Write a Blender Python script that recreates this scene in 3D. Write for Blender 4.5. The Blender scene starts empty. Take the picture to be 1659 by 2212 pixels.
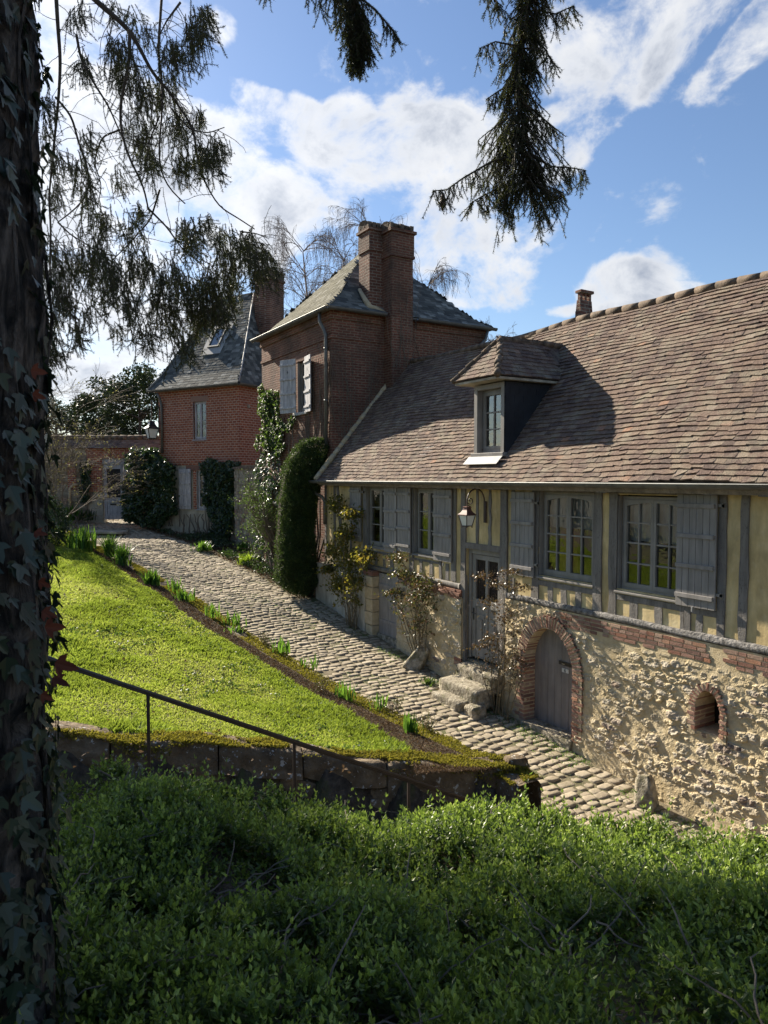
import bpy, bmesh, math, random
import numpy as np
from mathutils import Vector
random.seed(7); rng = np.random.default_rng(11)
S = bpy.context.scene; COL = S.collection
R = math.radians
# ------------------------------------------------------------------ camera
# world: +Y runs up the street along the house front, +X goes into the houses, eye at the origin
YAW = R(31.0); F = 1534.0; CX, CY = 829.5, 1106.0
PIT = math.atan(76.0 / F)
cd = bpy.data.cameras.new('camera'); cam = bpy.data.objects.new('camera', cd); COL.objects.link(cam)
cam.location = (0, 0, 0); cam.rotation_euler = (R(90) - PIT, 0, -YAW)
cd.sensor_fit = 'VERTICAL'; cd.sensor_height = 36.0; cd.lens = F / 2212 * 36.0
cd.clip_start = 0.05; cd.clip_end = 3000
cd.dof.use_dof = True; cd.dof.focus_distance = 11.0; cd.dof.aperture_fstop = 16.0
S.camera = cam
# ------------------------------------------------------------------ world, sun, exposure
SUN = np.array([-0.155, 0.855, 0.51]); SUN /= np.linalg.norm(SUN)
W = bpy.data.worlds.new('World'); S.world = W; W.use_nodes = True
S.view_settings.view_transform = 'Standard'; S.view_settings.look = 'None'
S.view_settings.exposure = 1.32; S.view_settings.gamma = 1.0
sl = bpy.data.lights.new('sun', 'SUN'); sl.energy = 4.9; sl.angle = R(0.53); sl.color = (1.0, 0.90, 0.74)
so = bpy.data.objects.new('sun', sl); COL.objects.link(so)
so.rotation_euler = Vector(SUN).to_track_quat('Z', 'Y').to_euler(); so.location = (-10, 20, 30)

fw0 = np.array([math.sin(YAW), math.cos(YAW), 0]); rt = np.array([math.cos(YAW), -math.sin(YAW), 0]); up0 = np.array([0, 0, 1.])
fw = fw0 * math.cos(PIT) - up0 * math.sin(PIT); upv = up0 * math.cos(PIT) + fw0 * math.sin(PIT)
def ray(x, y): return fw + rt * (x - CX) / F - upv * (y - CY) / F
def onX(x, y, X): r = ray(x, y); return r * X / r[0]
def onY(x, y, Y): r = ray(x, y); return r * Y / r[1]
def onZ(x, y, Z): r = ray(x, y); return r * Z / r[2]
def at(x, y, D): r = ray(x, y); return r * D / r.dot(fw0)     # world point seen at pixel, D metres ahead
def cam2w(D, L, z=0.0): p = fw0 * D + rt * L; p = p.copy(); p[2] = z; return p

def build_sky():
    nt = W.node_tree; nt.nodes.clear(); N = nt.nodes.new; LK = nt.links.new
    out = N('ShaderNodeOutputWorld'); bg = N('ShaderNodeBackground'); bg.inputs['Strength'].default_value = 1.0
    sky = N('ShaderNodeTexSky'); sky.sky_type = 'NISHITA'; sky.sun_disc = False
    sky.sun_elevation = math.asin(SUN[2]); sky.sun_rotation = math.atan2(SUN[0], SUN[1])
    sky.air_density = 1.15; sky.dust_density = 0.35; sky.ozone_density = 2.2
    tc = N('ShaderNodeTexCoord'); sep = N('ShaderNodeSeparateXYZ'); LK(tc.outputs['Generated'], sep.inputs[0])
    def m(op, a, b=None, c=None, clamp=False):
        n = N('ShaderNodeMath'); n.operation = op; n.use_clamp = clamp
        for i, v in enumerate((a, b, c)):
            if v is None: continue
            if isinstance(v, (int, float)): n.inputs[i].default_value = v
            else: LK(v, n.inputs[i])
        return n.outputs[0]
    az = m('ARCTAN2', sep.outputs[0], sep.outputs[1]); el = m('ARCSINE', sep.outputs[2])
    blobs = [(620,325,200,85,0),(800,325,190,80,0),(965,290,150,85,-15),(560,420,190,120,0),(740,430,230,95,0),(900,390,170,80,0),
             (1150,350,120,70,-20),(1250,250,120,75,-40),(1350,130,120,75,-55),(1430,20,120,80,-45),(1020,510,180,48,-10),(1090,575,130,46,-30),
             (1065,628,95,56,0),(1330,628,80,60,0),(1405,622,120,64,0),(1465,645,80,26,0),(1590,110,90,30,-45),(1670,40,80,40,-45),
             (400,470,230,220,0),(180,560,240,260,0),(300,260,110,80,0),(480,60,34,34,-45),(550,205,55,26,20),(640,235,60,28,25),
             (755,262,45,50,0),(250,790,260,80,0),(920,560,90,40,0),(1210,80,60,80,20),(-300,500,500,200,0),(2300,500,400,120,0),(1215,672,40,14,0),
             (2600,-600,700,300,0),(-900,-400,700,300,0),(500,-900,600,250,10)]  # cloud banks out of view, added for more fill light
    tot = None
    for (x, y, rx, ry, rot) in blobs:
        r = ray(x, y); r /= np.linalg.norm(r); a0 = math.atan2(r[0], r[1]); e0 = math.asin(r[2])
        ca = math.cos(R(rot)); sa = math.sin(R(rot)); ce = math.cos(e0)
        da = m('MULTIPLY', m('SUBTRACT', az, a0), ce); de = m('SUBTRACT', e0, el)
        u = m('MULTIPLY_ADD', da, ca, m('MULTIPLY', de, sa)); v = m('MULTIPLY_ADD', de, ca, m('MULTIPLY', da, -sa))
        u = m('MULTIPLY', u, F / rx * 0.9); v = m('MULTIPLY', v, F / ry * 0.9)
        d2 = m('MULTIPLY_ADD', u, u, m('MULTIPLY', v, v))
        f = m('SUBTRACT', 1.0, m('MULTIPLY', d2, 0.8), clamp=True)
        tot = f if tot is None else m('ADD', tot, f)
    tot = m('MINIMUM', tot, 0.95)
    def noise(scale, det, rough, off=0.0, dist=0.0):
        mp = N('ShaderNodeMapping'); mp.inputs['Location'].default_value = (off, off * .7, off * 1.3); mp.inputs['Scale'].default_value = (1, 1, 1.35)
        LK(tc.outputs['Generated'], mp.inputs[0]); n = N('ShaderNodeTexNoise')
        n.inputs['Scale'].default_value = scale; n.inputs['Detail'].default_value = det; n.inputs['Roughness'].default_value = rough
        n.inputs['Distortion'].default_value = dist
        LK(mp.outputs[0], n.inputs['Vector']); return n.outputs[0]
    n1 = noise(9.0, 10, .6, 0.0, .35); n2 = noise(9.0, 8, .58, .03, .3); n3 = noise(34.0, 6, .6, 5)
    den = m('ADD', m('MULTIPLY', tot, 0.9), m('MULTIPLY', m('SUBTRACT', n1, 0.5), 3.0)); den = m('ADD', den, m('MULTIPLY', m('SUBTRACT', n3, .5), .7))
    mr = N('ShaderNodeMapRange'); mr.interpolation_type = 'SMOOTHSTEP'; LK(den, mr.inputs[0])
    mr.inputs[1].default_value = 0.30; mr.inputs[2].default_value = 1.02
    alpha = m('MULTIPLY', mr.outputs[0], 0.97)
    # thick middle of a cloud is greyer than its rim
    sh = m('ADD', m('MULTIPLY', m('SUBTRACT', n2, .5), 1.5), m('MULTIPLY', m('SUBTRACT', den, .85), .9))
    mr2 = N('ShaderNodeMapRange'); LK(sh, mr2.inputs[0]); mr2.inputs[1].default_value = -0.25; mr2.inputs[2].default_value = 0.75
    cr = N('ShaderNodeValToRGB'); LK(mr2.outputs[0], cr.inputs[0])
    e = cr.color_ramp.elements; e[0].position = 0.0; e[0].color = (.39, .39, .39, 1); e[1].position = 1.0; e[1].color = (.17, .19, .23, 1)
    k = cr.color_ramp.elements.new(.45); k.color = (.31, .322, .345, 1)
    sc = N('ShaderNodeVectorMath'); sc.operation = 'MULTIPLY'; LK(sky.outputs[0], sc.inputs[0]); sc.inputs[1].default_value = (0.050, 0.0525, 0.0585)
    sd = N('ShaderNodeVectorMath'); sd.operation = 'DOT_PRODUCT'; LK(tc.outputs['Generated'], sd.inputs[0]); sd.inputs[1].default_value = tuple(SUN)
    glow = m('MULTIPLY_ADD', m('POWER', m('MAXIMUM', sd.outputs['Value'], 0.0), 9.0), .45, 1.0)      # clouds near the sun are lit through
    cs = N('ShaderNodeVectorMath'); cs.operation = 'SCALE'; LK(cr.outputs[0], cs.inputs[0]); LK(glow, cs.inputs['Scale']); cr = cs
    mx = N('ShaderNodeMix'); mx.data_type = 'RGBA'; LK(alpha, mx.inputs[0]); LK(sc.outputs[0], mx.inputs[6]); LK(cr.outputs[0], mx.inputs[7])
    LK(mx.outputs[2], bg.inputs[0]); LK(bg.outputs[0], out.inputs[0])
build_sky()

# ------------------------------------------------------------------ helpers
def hsh(ix, iy, s=0):
    h = (ix.astype(np.int64) * 374761393 + iy.astype(np.int64) * 668265263 + s * 974711) & 0x7fffffff
    h = (h ^ (h >> 13)) * 1274126177 & 0x7fffffff
    return ((h ^ (h >> 16)) & 0xffff) / 65535.0
def vn(x, y, s=0):
    x = np.asarray(x, float); y = np.asarray(y, float)
    ix = np.floor(x); iy = np.floor(y); fx = x - ix; fy = y - iy; fx = fx * fx * (3 - 2 * fx); fy = fy * fy * (3 - 2 * fy)
    a = hsh(ix, iy, s); b = hsh(ix + 1, iy, s); c = hsh(ix, iy + 1, s); d = hsh(ix + 1, iy + 1, s)
    return (a * (1 - fx) + b * fx) * (1 - fy) + (c * (1 - fx) + d * fx) * fy - .5
def fbm(x, y, o=4, s=0, g=.5):
    t = 0; a = 1.0
    for i in range(o): t = t + a * vn(x * 2 ** i, y * 2 ** i, s + i * 17); a *= g
    return t
def fast(name, V, Fc, mat, parent=None, rnd=None, smooth=False, vcol=None):
    """V (n,3), Fc (m,k) or list of lists -> one mesh object"""
    me = bpy.data.meshes.new(name)
    V = np.asarray(V, np.float32)
    if isinstance(Fc, np.ndarray):
        m_, k = Fc.shape; loops = Fc.reshape(-1).astype(np.int32); starts = (np.arange(m_) * k).astype(np.int32)
    else:
        ln = np.array([len(f) for f in Fc]); m_ = len(Fc); loops = np.array([i for f in Fc for i in f], np.int32)
        starts = np.concatenate([[0], np.cumsum(ln)[:-1]]).astype(np.int32)
    me.vertices.add(len(V)); me.vertices.foreach_set('co', V.reshape(-1))
    me.loops.add(len(loops)); me.loops.foreach_set('vertex_index', loops)
    me.polygons.add(m_); me.polygons.foreach_set('loop_start', starts)
    me.polygons.foreach_set('use_smooth', np.full(m_, bool(smooth)))
    me.update(calc_edges=True); me.validate()
    if rnd is not None and len(me.polygons) == len(rnd):
        a = me.attributes.new('rnd', 'FLOAT', 'FACE'); a.data.foreach_set('value', np.asarray(rnd, np.float32))
    if vcol is not None:
        a = me.attributes.new('stone', 'FLOAT', 'POINT'); a.data.foreach_set('value', np.asarray(vcol, np.float32))
    me.materials.append(mat)
    o = bpy.data.objects.new(name, me); COL.objects.link(o)
    if parent is not None: o.parent = parent
    return o
class Fr:
    """local frame: a right (seen from outside), b up, c outwards"""
    def __init__(s, o, u, v=(0, 0, 1), w=None):
        s.o = np.array(o, float); s.u = np.array(u, float); s.v = np.array(v, float)
        s.u /= np.linalg.norm(s.u); s.v /= np.linalg.norm(s.v)
        s.w = np.cross(s.u, s.v) if w is None else np.array(w, float)
    def p(s, a, b, c=0): return s.o + s.u * a + s.v * b + s.w * c
class M:
    def __init__(s): s.V = []; s.F = []; s.r = []
    def add(s, vs, fs, r=None):
        n = len(s.V); s.V.extend([tuple(v) for v in vs]); r = random.random() if r is None else r
        for f in fs: s.F.append([n + i for i in f]); s.r.append(r)
    def box(s, fr, a0, a1, b0, b1, c0, c1, j=0.0, r=None):
        if a0 > a1: a0, a1 = a1, a0
        vs = []
        for c in (c0, c1):
            for (a, b) in ((a0, b0), (a1, b0), (a1, b1), (a0, b1)):
                p = fr.p(a, b, c)
                if j: p = p + (np.random.rand(3) - .5) * j
                vs.append(p)
        s.add(vs, [(0, 3, 2, 1), (4, 5, 6, 7), (0, 1, 5, 4), (1, 2, 6, 5), (2, 3, 7, 6), (3, 0, 4, 7)], r)
    def prism(s, fr, poly, c0, c1, r=None):
        n = len(poly); vs = [fr.p(a, b, c0) for a, b in poly] + [fr.p(a, b, c1) for a, b in poly]
        s.add(vs, [list(range(n))[::-1], list(range(n, 2 * n))] + [(i, (i + 1) % n, n + (i + 1) % n, n + i) for i in range(n)], r)
    def tube(s, pts, rad, n=8, caps=True, r=None):
        pts = [np.array(p, float) for p in pts]; k = len(pts)
        if not hasattr(rad, '__len__'): rad = [rad] * k
        vs = []; up = np.array([0, 0, 1.])
        t0 = pts[1] - pts[0]; t0 /= np.linalg.norm(t0) + 1e-9
        ref = np.cross(t0, up if abs(t0[2]) < .9 else np.array([1., 0, 0])); ref /= np.linalg.norm(ref)
        for i in range(k):
            t = pts[min(i + 1, k - 1)] - pts[max(i - 1, 0)]; t /= np.linalg.norm(t) + 1e-9
            ref = ref - t * ref.dot(t); ref /= np.linalg.norm(ref) + 1e-9; q = np.cross(t, ref)
            for j in range(n):
                an = 2 * math.pi * j / n; vs.append(pts[i] + (ref * math.cos(an) + q * math.sin(an)) * rad[i])
        fs = [(i * n + j, i * n + (j + 1) % n, (i + 1) * n + (j + 1) % n, (i + 1) * n + j) for i in range(k - 1) for j in range(n)]
        if caps: fs += [list(range(n))[::-1], list(range((k - 1) * n, k * n))]
        s.add(vs, fs, r)
    def build(s, name, mat, parent=None, smooth=False, bevel=0):
        o = fast(name, np.array(s.V), s.F, mat, parent, s.r, smooth)
        if bevel:
            b = o.modifiers.new('bevel', 'BEVEL'); b.width = bevel; b.segments = 2; b.limit_method = 'ANGLE'
        return o
def tag(o, label=None, cat=None, group=None, kind=None):
    if label: o['label'] = label
    if cat: o['category'] = cat
    if group: o['group'] = group
    if kind: o['kind'] = kind
    return o
def thing(name, label, cat, loc, group=None):
    o = bpy.data.objects.new(name, None); COL.objects.link(o); o.empty_display_size = .2; o.location = tuple(float(v) for v in loc)
    tag(o, label, cat, group); bpy.context.view_layer.update(); return o
def own(child, parent):
    """parent keeping world place"""
    child.parent = parent
    l = parent.location
    pl = np.array(parent.location)
    p = parent.parent
    while p is not None: pl = pl + np.array(p.location); p = p.parent
    child.location = tuple(np.array(child.location) - pl)
    return child
def part(mb, name, mat, parent, smooth=False, bevel=0):
    o = mb.build(name, mat, None, smooth, bevel); return own(o, parent) if parent is not None else o

# ------------------------------------------------------------------ materials
def newmat(name):
    m = bpy.data.materials.new(name); m.use_nodes = True; nt = m.node_tree; nt.nodes.clear()
    out = nt.nodes.new('ShaderNodeOutputMaterial'); b = nt.nodes.new('ShaderNodeBsdfPrincipled'); nt.links.new(b.outputs[0], out.inputs[0])
    return m, nt, b, out
def c4(c): return (c[0], c[1], c[2], 1)
def ramp(nt, src, stops):
    r = nt.nodes.new('ShaderNodeValToRGB'); nt.links.new(src, r.inputs[0]); el = r.color_ramp.elements
    el[0].position = stops[0][0]; el[0].color = c4(stops[0][1]); el[1].position = stops[-1][0]; el[1].color = c4(stops[-1][1])
    for p, c in stops[1:-1]: k = el.new(p); k.color = c4(c)
    return r.outputs[0]
def noise(nt, scale, det=5, rough=.55, vec=None, dist=0):
    n = nt.nodes.new('ShaderNodeTexNoise'); n.inputs['Scale'].default_value = scale; n.inputs['Detail'].default_value = det
    n.inputs['Roughness'].default_value = rough; n.inputs['Distortion'].default_value = dist
    if vec is None:
        g = nt.nodes.new('ShaderNodeNewGeometry'); vec = g.outputs['Position']
    nt.links.new(vec, n.inputs['Vector']); return n.outputs[0]
def mixc(nt, fac, a, b, mode='MIX'):
    x = nt.nodes.new('ShaderNodeMix'); x.data_type = 'RGBA'; x.blend_type = mode
    for i, v in ((0, fac), (6, a), (7, b)):
        if isinstance(v, (int, float)): x.inputs[i].default_value = v
        elif isinstance(v, tuple): x.inputs[i].default_value = c4(v)
        else: nt.links.new(v, x.inputs[i])
    return x.outputs[2]
def bump(nt, b, src, strength, dist=.02):
    n = nt.nodes.new('ShaderNodeBump'); n.inputs['Strength'].default_value = strength; n.inputs['Distance'].default_value = dist
    nt.links.new(src, n.inputs['Height']); nt.links.new(n.outputs[0], b.inputs['Normal'])
def attr(nt, nm='rnd'):
    a = nt.nodes.new('ShaderNodeAttribute'); a.attribute_name = nm; return a.outputs['Fac']
def mat(name, stops, scale=6, rough=.8, bs=0, bscale=40, bd=.01, spec=.3, rnd=None, metal=0, patch=None):
    m, nt, b, out = newmat(name)
    c = ramp(nt, noise(nt, scale), stops)
    if rnd: c = mixc(nt, rnd[1], c, ramp(nt, attr(nt), rnd[0]))
    if patch:   # (scale, lo, hi, colour, strength)
        f = ramp(nt, noise(nt, patch[0], 7, .65), [(patch[1], (0, 0, 0)), (patch[2], (patch[4],) * 3)])
        c = mixc(nt, f, c, patch[3])
    nt.links.new(c, b.inputs['Base Color']); b.inputs['Roughness'].default_value = rough
    b.inputs['Specular IOR Level'].default_value = spec; b.inputs['Metallic'].default_value = metal
    if bs: bump(nt, b, noise(nt, bscale, 6, .6), bs, bd)
    return m
def weather(m, amt=.35, crack=0, zs=.12, sc=9):
    # rain streaks and, for timber, drying cracks that run along the grain (all vertical grain, part of the paint)
    nt = m.node_tree; b = [n for n in nt.nodes if n.type == 'BSDF_PRINCIPLED'][0]; src = b.inputs['Base Color'].links[0].from_socket
    g = nt.nodes.new('ShaderNodeNewGeometry'); mp = nt.nodes.new('ShaderNodeMapping'); mp.inputs['Scale'].default_value = (1, 1, zs); nt.links.new(g.outputs['Position'], mp.inputs[0])
    f = ramp(nt, noise(nt, sc, 5, .6, mp.outputs[0]), [(.35, (1 - amt,) * 3), (.65, (1 + amt * .5,) * 3)]); c = mixc(nt, 1.0, src, f, 'MULTIPLY')
    if crack:
        n = noise(nt, 26, 3, .5, mp.outputs[0], .4); k = ramp(nt, n, [(.485, (0, 0, 0)), (.5, (crack,) * 3), (.515, (0, 0, 0))]); c = mixc(nt, k, c, (.03, .027, .024))
    nt.links.new(c, b.inputs['Base Color'])
def leafmat(name, stops, trans=.45, tcol=(.25, .4, .05), rough=.45, spec=.4, rnd=True, nscale=3):
    m, nt, b, out = newmat(name)
    c = ramp(nt, attr(nt) if rnd else noise(nt, nscale), stops)
    nv = ramp(nt, noise(nt, nscale, 3), [(.3, (.65, .65, .65)), (.7, (1.15, 1.15, 1.1))])
    c = mixc(nt, 1.0, c, nv, 'MULTIPLY')
    nt.links.new(c, b.inputs['Base Color']); b.inputs['Roughness'].default_value = rough; b.inputs['Specular IOR Level'].default_value = spec
    t = nt.nodes.new('ShaderNodeBsdfTranslucent')
    tc = mixc(nt, .5, c, tcol); nt.links.new(tc, t.inputs[0])
    mx = nt.nodes.new('ShaderNodeMixShader'); mx.inputs[0].default_value = trans
    nt.links.new(b.outputs[0], mx.inputs[1]); nt.links.new(t.outputs[0], mx.inputs[2]); nt.links.new(mx.outputs[0], out.inputs[0])
    return m
def brickmat(name, c1, c2, mortar, dark=None, wid=.22, hei=.066, obj=True, msize=.012, dirt=(.06, .045, .035), dirtamt=.6):
    m, nt, b, out = newmat(name); N = nt.nodes.new; L = nt.links.new
    tc = N('ShaderNodeTexCoord'); sp = N('ShaderNodeSeparateXYZ'); L(tc.outputs['Object'], sp.inputs[0])
    ad = N('ShaderNodeMath'); ad.operation = 'ADD'; L(sp.outputs[0], ad.inputs[0]); L(sp.outputs[1], ad.inputs[1])
    cb = N('ShaderNodeCombineXYZ'); L(ad.outputs[0], cb.inputs[0]); L(sp.outputs[2], cb.inputs[1])
    # little wobble of the courses
    nz = N('ShaderNodeTexNoise'); nz.inputs['Scale'].default_value = 2.2; L(tc.outputs['Object'], nz.inputs['Vector'])
    vm = N('ShaderNodeVectorMath'); vm.operation = 'MULTIPLY_ADD'; L(nz.outputs['Color'], vm.inputs[0]); vm.inputs[1].default_value = (.03, .03, 0); L(cb.outputs[0], vm.inputs[2])
    bt = N('ShaderNodeTexBrick'); L(vm.outputs[0], bt.inputs['Vector']); bt.inputs['Scale'].default_value = 1.0
    bt.inputs['Brick Width'].default_value = wid; bt.inputs['Row Height'].default_value = hei; bt.inputs['Mortar Size'].default_value = msize
    bt.inputs['Mortar Smooth'].default_value = .3; bt.inputs['Bias'].default_value = 0
    bt.inputs['Color1'].default_value = c4(c1); bt.inputs['Color2'].default_value = c4(c2); bt.inputs['Mortar'].default_value = c4(mortar)
    g = ramp(nt, noise(nt, 14, 5, .6), [(.3, (.72, .72, .72)), (.7, (1.22, 1.2, 1.18))])
    c = mixc(nt, 1.0, bt.outputs['Color'], g, 'MULTIPLY')
    f = ramp(nt, noise(nt, 1.1, 7, .65), [(.42, (0, 0, 0)), (.68, (dirtamt,) * 3)])
    c = mixc(nt, f, c, dirt)
    f2 = ramp(nt, noise(nt, 3.1, 7, .7), [(.58, (0, 0, 0)), (.72, (.5,) * 3)])
    c = mixc(nt, f2, c, tuple(mortar))
    L(c, b.inputs['Base Color']); b.inputs['Roughness'].default_value = .88; b.inputs['Specular IOR Level'].default_value = .25
    h = N('ShaderNodeMath'); h.operation = 'MULTIPLY_ADD'; L(bt.outputs['Fac'], h.inputs[0]); h.inputs[1].default_value = -1.0; L(noise(nt, 60, 4), h.inputs[2])
    bump(nt, b, h.outputs[0], .8, .012)
    return m
MT = {}
MT['plaster'] = mat('ochre_plaster', [(.3, (.48, .36, .17)), (.55, (.61, .475, .245)), (.75, (.69, .56, .32))], 2.2, .92, .35, 30, .01, patch=(6, .55, .75, (.62, .54, .36), .5))
MT['palepl'] = mat('pale_plaster', [(.3, (.36, .32, .25)), (.6, (.46, .42, .33)), (.8, (.54, .5, .4))], 2.5, .92, .3, 30, .01, patch=(1.2, .55, .8, (.28, .25, .19), .6))
MT['timber'] = mat('grey_painted_timber', [(.3, (.165, .150, .135)), (.6, (.215, .198, .18)), (.8, (.26, .24, .22))], 3, .75, .6, 45, .012, rnd=([(0, (.17, .155, .14)), (1, (.24, .22, .2))], .4), patch=(18, .6, .7, (.10, .09, .08), .6))
MT['joinery'] = mat('grey_painted_joinery', [(.3, (.21, .195, .178)), (.7, (.26, .243, .224))], 5, .5, .06, 60, .004, spec=.4)
MT['shutter'] = mat('grey_shutter_paint', [(.3, (.225, .208, .195)), (.7, (.28, .262, .248))], 4, .55, .1, 70, .004, spec=.35)
MT['oldshut'] = mat('faded_shutter_paint', [(.3, (.42, .41, .42)), (.7, (.55, .54, .55))], 8, .7, .2, 60, .005, patch=(14, .6, .75, (.2, .19, .18), .6))
MT['cellar'] = mat('warm_grey_door_paint', [(.3, (.2, .178, .165)), (.7, (.245, .22, .205))], 4, .5, .05, 70, .003, spec=.35)
MT['sill'] = mat('weathered_sole_beam', [(.30, (.07, .065, .06)), (.5, (.2, .19, .18)), (.75, (.36, .345, .33))], 13, .9, 1.0, 26, .04)
MT['stone'] = mat('worn_step_stone', [(.3, (.15, .125, .09)), (.5, (.32, .28, .21)), (.72, (.50, .45, .35))], 13, .93, 1.0, 24, .04, patch=(5, .52, .64, (.11, .105, .045), .7))
MT['dstone'] = mat('lichened_dark_stone', [(.3, (.10, .07, .042)), (.55, (.20, .15, .095)), (.75, (.30, .235, .16))], 5, .95, 1.0, 16, .05, patch=(13, .60, .63, (.55, .55, .52), .9))
MT['moss'] = leafmat('yellow_moss', [(0, (.08, .085, .02)), (.45, (.21, .2, .03)), (1, (.38, .32, .06))], .3, (.5, .45, .05), .8, .1)
MT['rubst'] = mat('mixed_wall_stone', [(.3, (.2, .165, .12)), (.7, (.38, .33, .25))], 12, .95, .8, 30, .03, rnd=([(0, (.14, .11, .08)), (.4, (.30, .26, .19)), (.75, (.42, .37, .28)), (.9, (.26, .12, .07)), (1, (.5, .46, .37))], .65))
MT['zinc'] = mat('zinc_gutter', [(.3, (.13, .133, .128)), (.7, (.21, .215, .21))], 5, .62, .1, 30, .004, spec=.5, metal=.75)
MT['lead'] = mat('pale_lead_flashing', [(.3, (.25, .25, .245)), (.7, (.36, .36, .35))], 6, .6)
MT['brick'] = brickmat('old_brown_brick', (.14, .05, .034), (.21, .082, .054), (.25, .18, .125), dirtamt=.8)
MT['brick2'] = brickmat('orange_red_brick', (.26, .072, .04), (.38, .13, .07), (.48, .36, .28), dirtamt=.25, wid=.2, hei=.09, msize=.014, dirt=(.13, .05, .035))
MT['chimb'] = brickmat('sooty_chimney_brick', (.12, .05, .036), (.20, .09, .06), (.27, .22, .17), dirtamt=.8, dirt=(.035, .028, .022), hei=.075, wid=.23)
MT['bk'] = mat('single_bricks', [(.3, (.24, .10, .07)), (.7, (.34, .17, .12))], 25, .9, .7, 60, .01, rnd=([(0, (.13, .085, .07)), (.3, (.25, .12, .08)), (.65, (.28, .18, .14)), (.88, (.36, .27, .2)), (1, (.38, .17, .09))], .8))
MT['mortar'] = mat('lime_mortar', [(.3, (.42, .33, .2)), (.7, (.58, .48, .32))], 10, .95, .6, 40, .02)
MT['slate'] = mat('grey_slate', [(.3, (.05, .053, .05)), (.7, (.11, .115, .105))], 2.5, .85, .5, 40, .01, spec=.15, rnd=([(0, (.04, .043, .043)), (.55, (.115, .12, .112)), (.85, (.2, .2, .18)), (1, (.36, .36, .33))], .7))
MT['slate_sunlit'] = mat('sunlit_slate', [(.3, (.085, .082, .055)), (.55, (.14, .132, .085)), (.75, (.2, .19, .14))], 2.2, .9, .6, 40, .01, spec=.1, rnd=([(0, (.07, .068, .05)), (.8, (.14, .132, .092)), (1, (.27, .26, .23))], .6))  # slate copy for the front slope, yellowish sunlight put into its colour
MT['cheek'] = mat('dark_slate_cladding', [(.3, (.018, .019, .022)), (.7, (.03, .032, .036))], 4, .6, .1, 40, .004)
MT['tile'] = mat('old_clay_tile', [(.3, (.08, .057, .048)), (.5, (.17, .122, .098)), (.7, (.31, .24, .195))], 26, .93, 1.0, 50, .016,
                 rnd=([(0, (.055, .04, .038)), (.25, (.11, .073, .062)), (.5, (.148, .099, .077)), (.75, (.19, .132, .094)), (.9, (.225, .167, .122)), (.975, (.28, .23, .18)), (1, (.34, .17, .10))], .6), patch=(3.5, .48, .66, (.27, .24, .175), .6))
MT['ridge'] = mat('mossy_ridge_tile', [(.3, (.06, .05, .038)), (.55, (.15, .112, .082)), (.75, (.26, .205, .155))], 7, .92, .6, 40, .015)
MT['iron'] = mat('rusty_iron', [(.3, (.03, .018, .014)), (.7, (.075, .045, .033))], 12, .6, .2, 60, .004, spec=.4)
MT['rail'] = mat('brown_painted_rail', [(.3, (.035, .026, .022)), (.7, (.06, .045, .038))], 9, .38, .1, 60, .003, spec=.5)
MT['copper'] = mat('brown_lamp_hood', [(.3, (.11, .045, .035)), (.7, (.17, .075, .055))], 9, .5, spec=.5)
MT['black'] = mat('black_paint', [(.3, (.012, .012, .013)), (.7, (.02, .02, .021))], 9, .35, spec=.5)
MT['frost'] = mat('frosted_lamp_glass', [(.3, (.72, .72, .66)), (.7, (.8, .8, .74))], 9, .4)
def barkmat():
    m, nt, b, out = newmat('dark_rough_bark'); g = nt.nodes.new('ShaderNodeNewGeometry'); mp = nt.nodes.new('ShaderNodeMapping'); mp.inputs['Scale'].default_value = (1, 1, .33); nt.links.new(g.outputs['Position'], mp.inputs[0])
    n = noise(nt, 22, 7, .65, mp.outputs[0], .6); c = ramp(nt, n, [(.40, (.006, .005, .004)), (.5, (.05, .038, .031)), (.64, (.17, .135, .112))]); nt.links.new(c, b.inputs['Base Color']); b.inputs['Roughness'].default_value = .95
    bump(nt, b, n, 1.0, .06); return m
MT['bark'] = barkmat()
MT['twig'] = mat('grey_brown_twig', [(.3, (.11, .085, .065)), (.7, (.2, .165, .125))], 9, .85)
MT['birch'] = mat('birch_twig', [(.3, (.15, .12, .10)), (.7, (.26, .21, .18))], 3, .8)
MT['sprtwig'] = mat('spruce_twig', [(.3, (.045, .034, .025)), (.7, (.085, .065, .045))], 9, .85)
MT['rosestem'] = mat('rose_stem', [(.3, (.10, .085, .05)), (.7, (.19, .15, .09))], 9, .7)
MT['soil'] = mat('dark_garden_soil', [(.3, (.045, .034, .024)), (.55, (.09, .07, .05)), (.75, (.15, .12, .085))], 14, .97, .9, 30, .03, patch=(3, .5, .62, (.09, .10, .03), .6))
MT['lawnbase'] = mat('lawn_soil', [(.3, (.07, .12, .015)), (.55, (.12, .17, .02)), (.75, (.2, .22, .03))], 3, .95, .5, 20, .02)
MT['joint'] = mat('street_joint_earth', [(.3, (.14, .115, .075)), (.55, (.21, .175, .115)), (.75, (.28, .235, .16))], 12, .97, .8, 50, .02, patch=(2.5, .5, .62, (.10, .12, .035), .7))
MT['cobble'] = mat('worn_sett_stone', [(.3, (.24, .195, .14)), (.55, (.36, .305, .22)), (.75, (.49, .425, .32))], 17, .85, .8, 45, .008, rnd=([(0, (.22, .18, .13)), (.5, (.35, .29, .21)), (1, (.47, .41, .31))], .5), patch=(2.6, .5, .72, (.20, .18, .105), .55))
MT['yew'] = leafmat('yew_leaf', [(0, (.018, .038, .012)), (.7, (.045, .08, .02)), (1, (.11, .13, .04))], .3, (.10, .16, .03), .6, .3)
MT['ivy'] = leafmat('ivy_leaf', [(0, (.012, .03, .012)), (.6, (.028, .055, .02)), (1, (.06, .10, .03))], .2, (.12, .22, .03), .32, .5)
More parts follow.
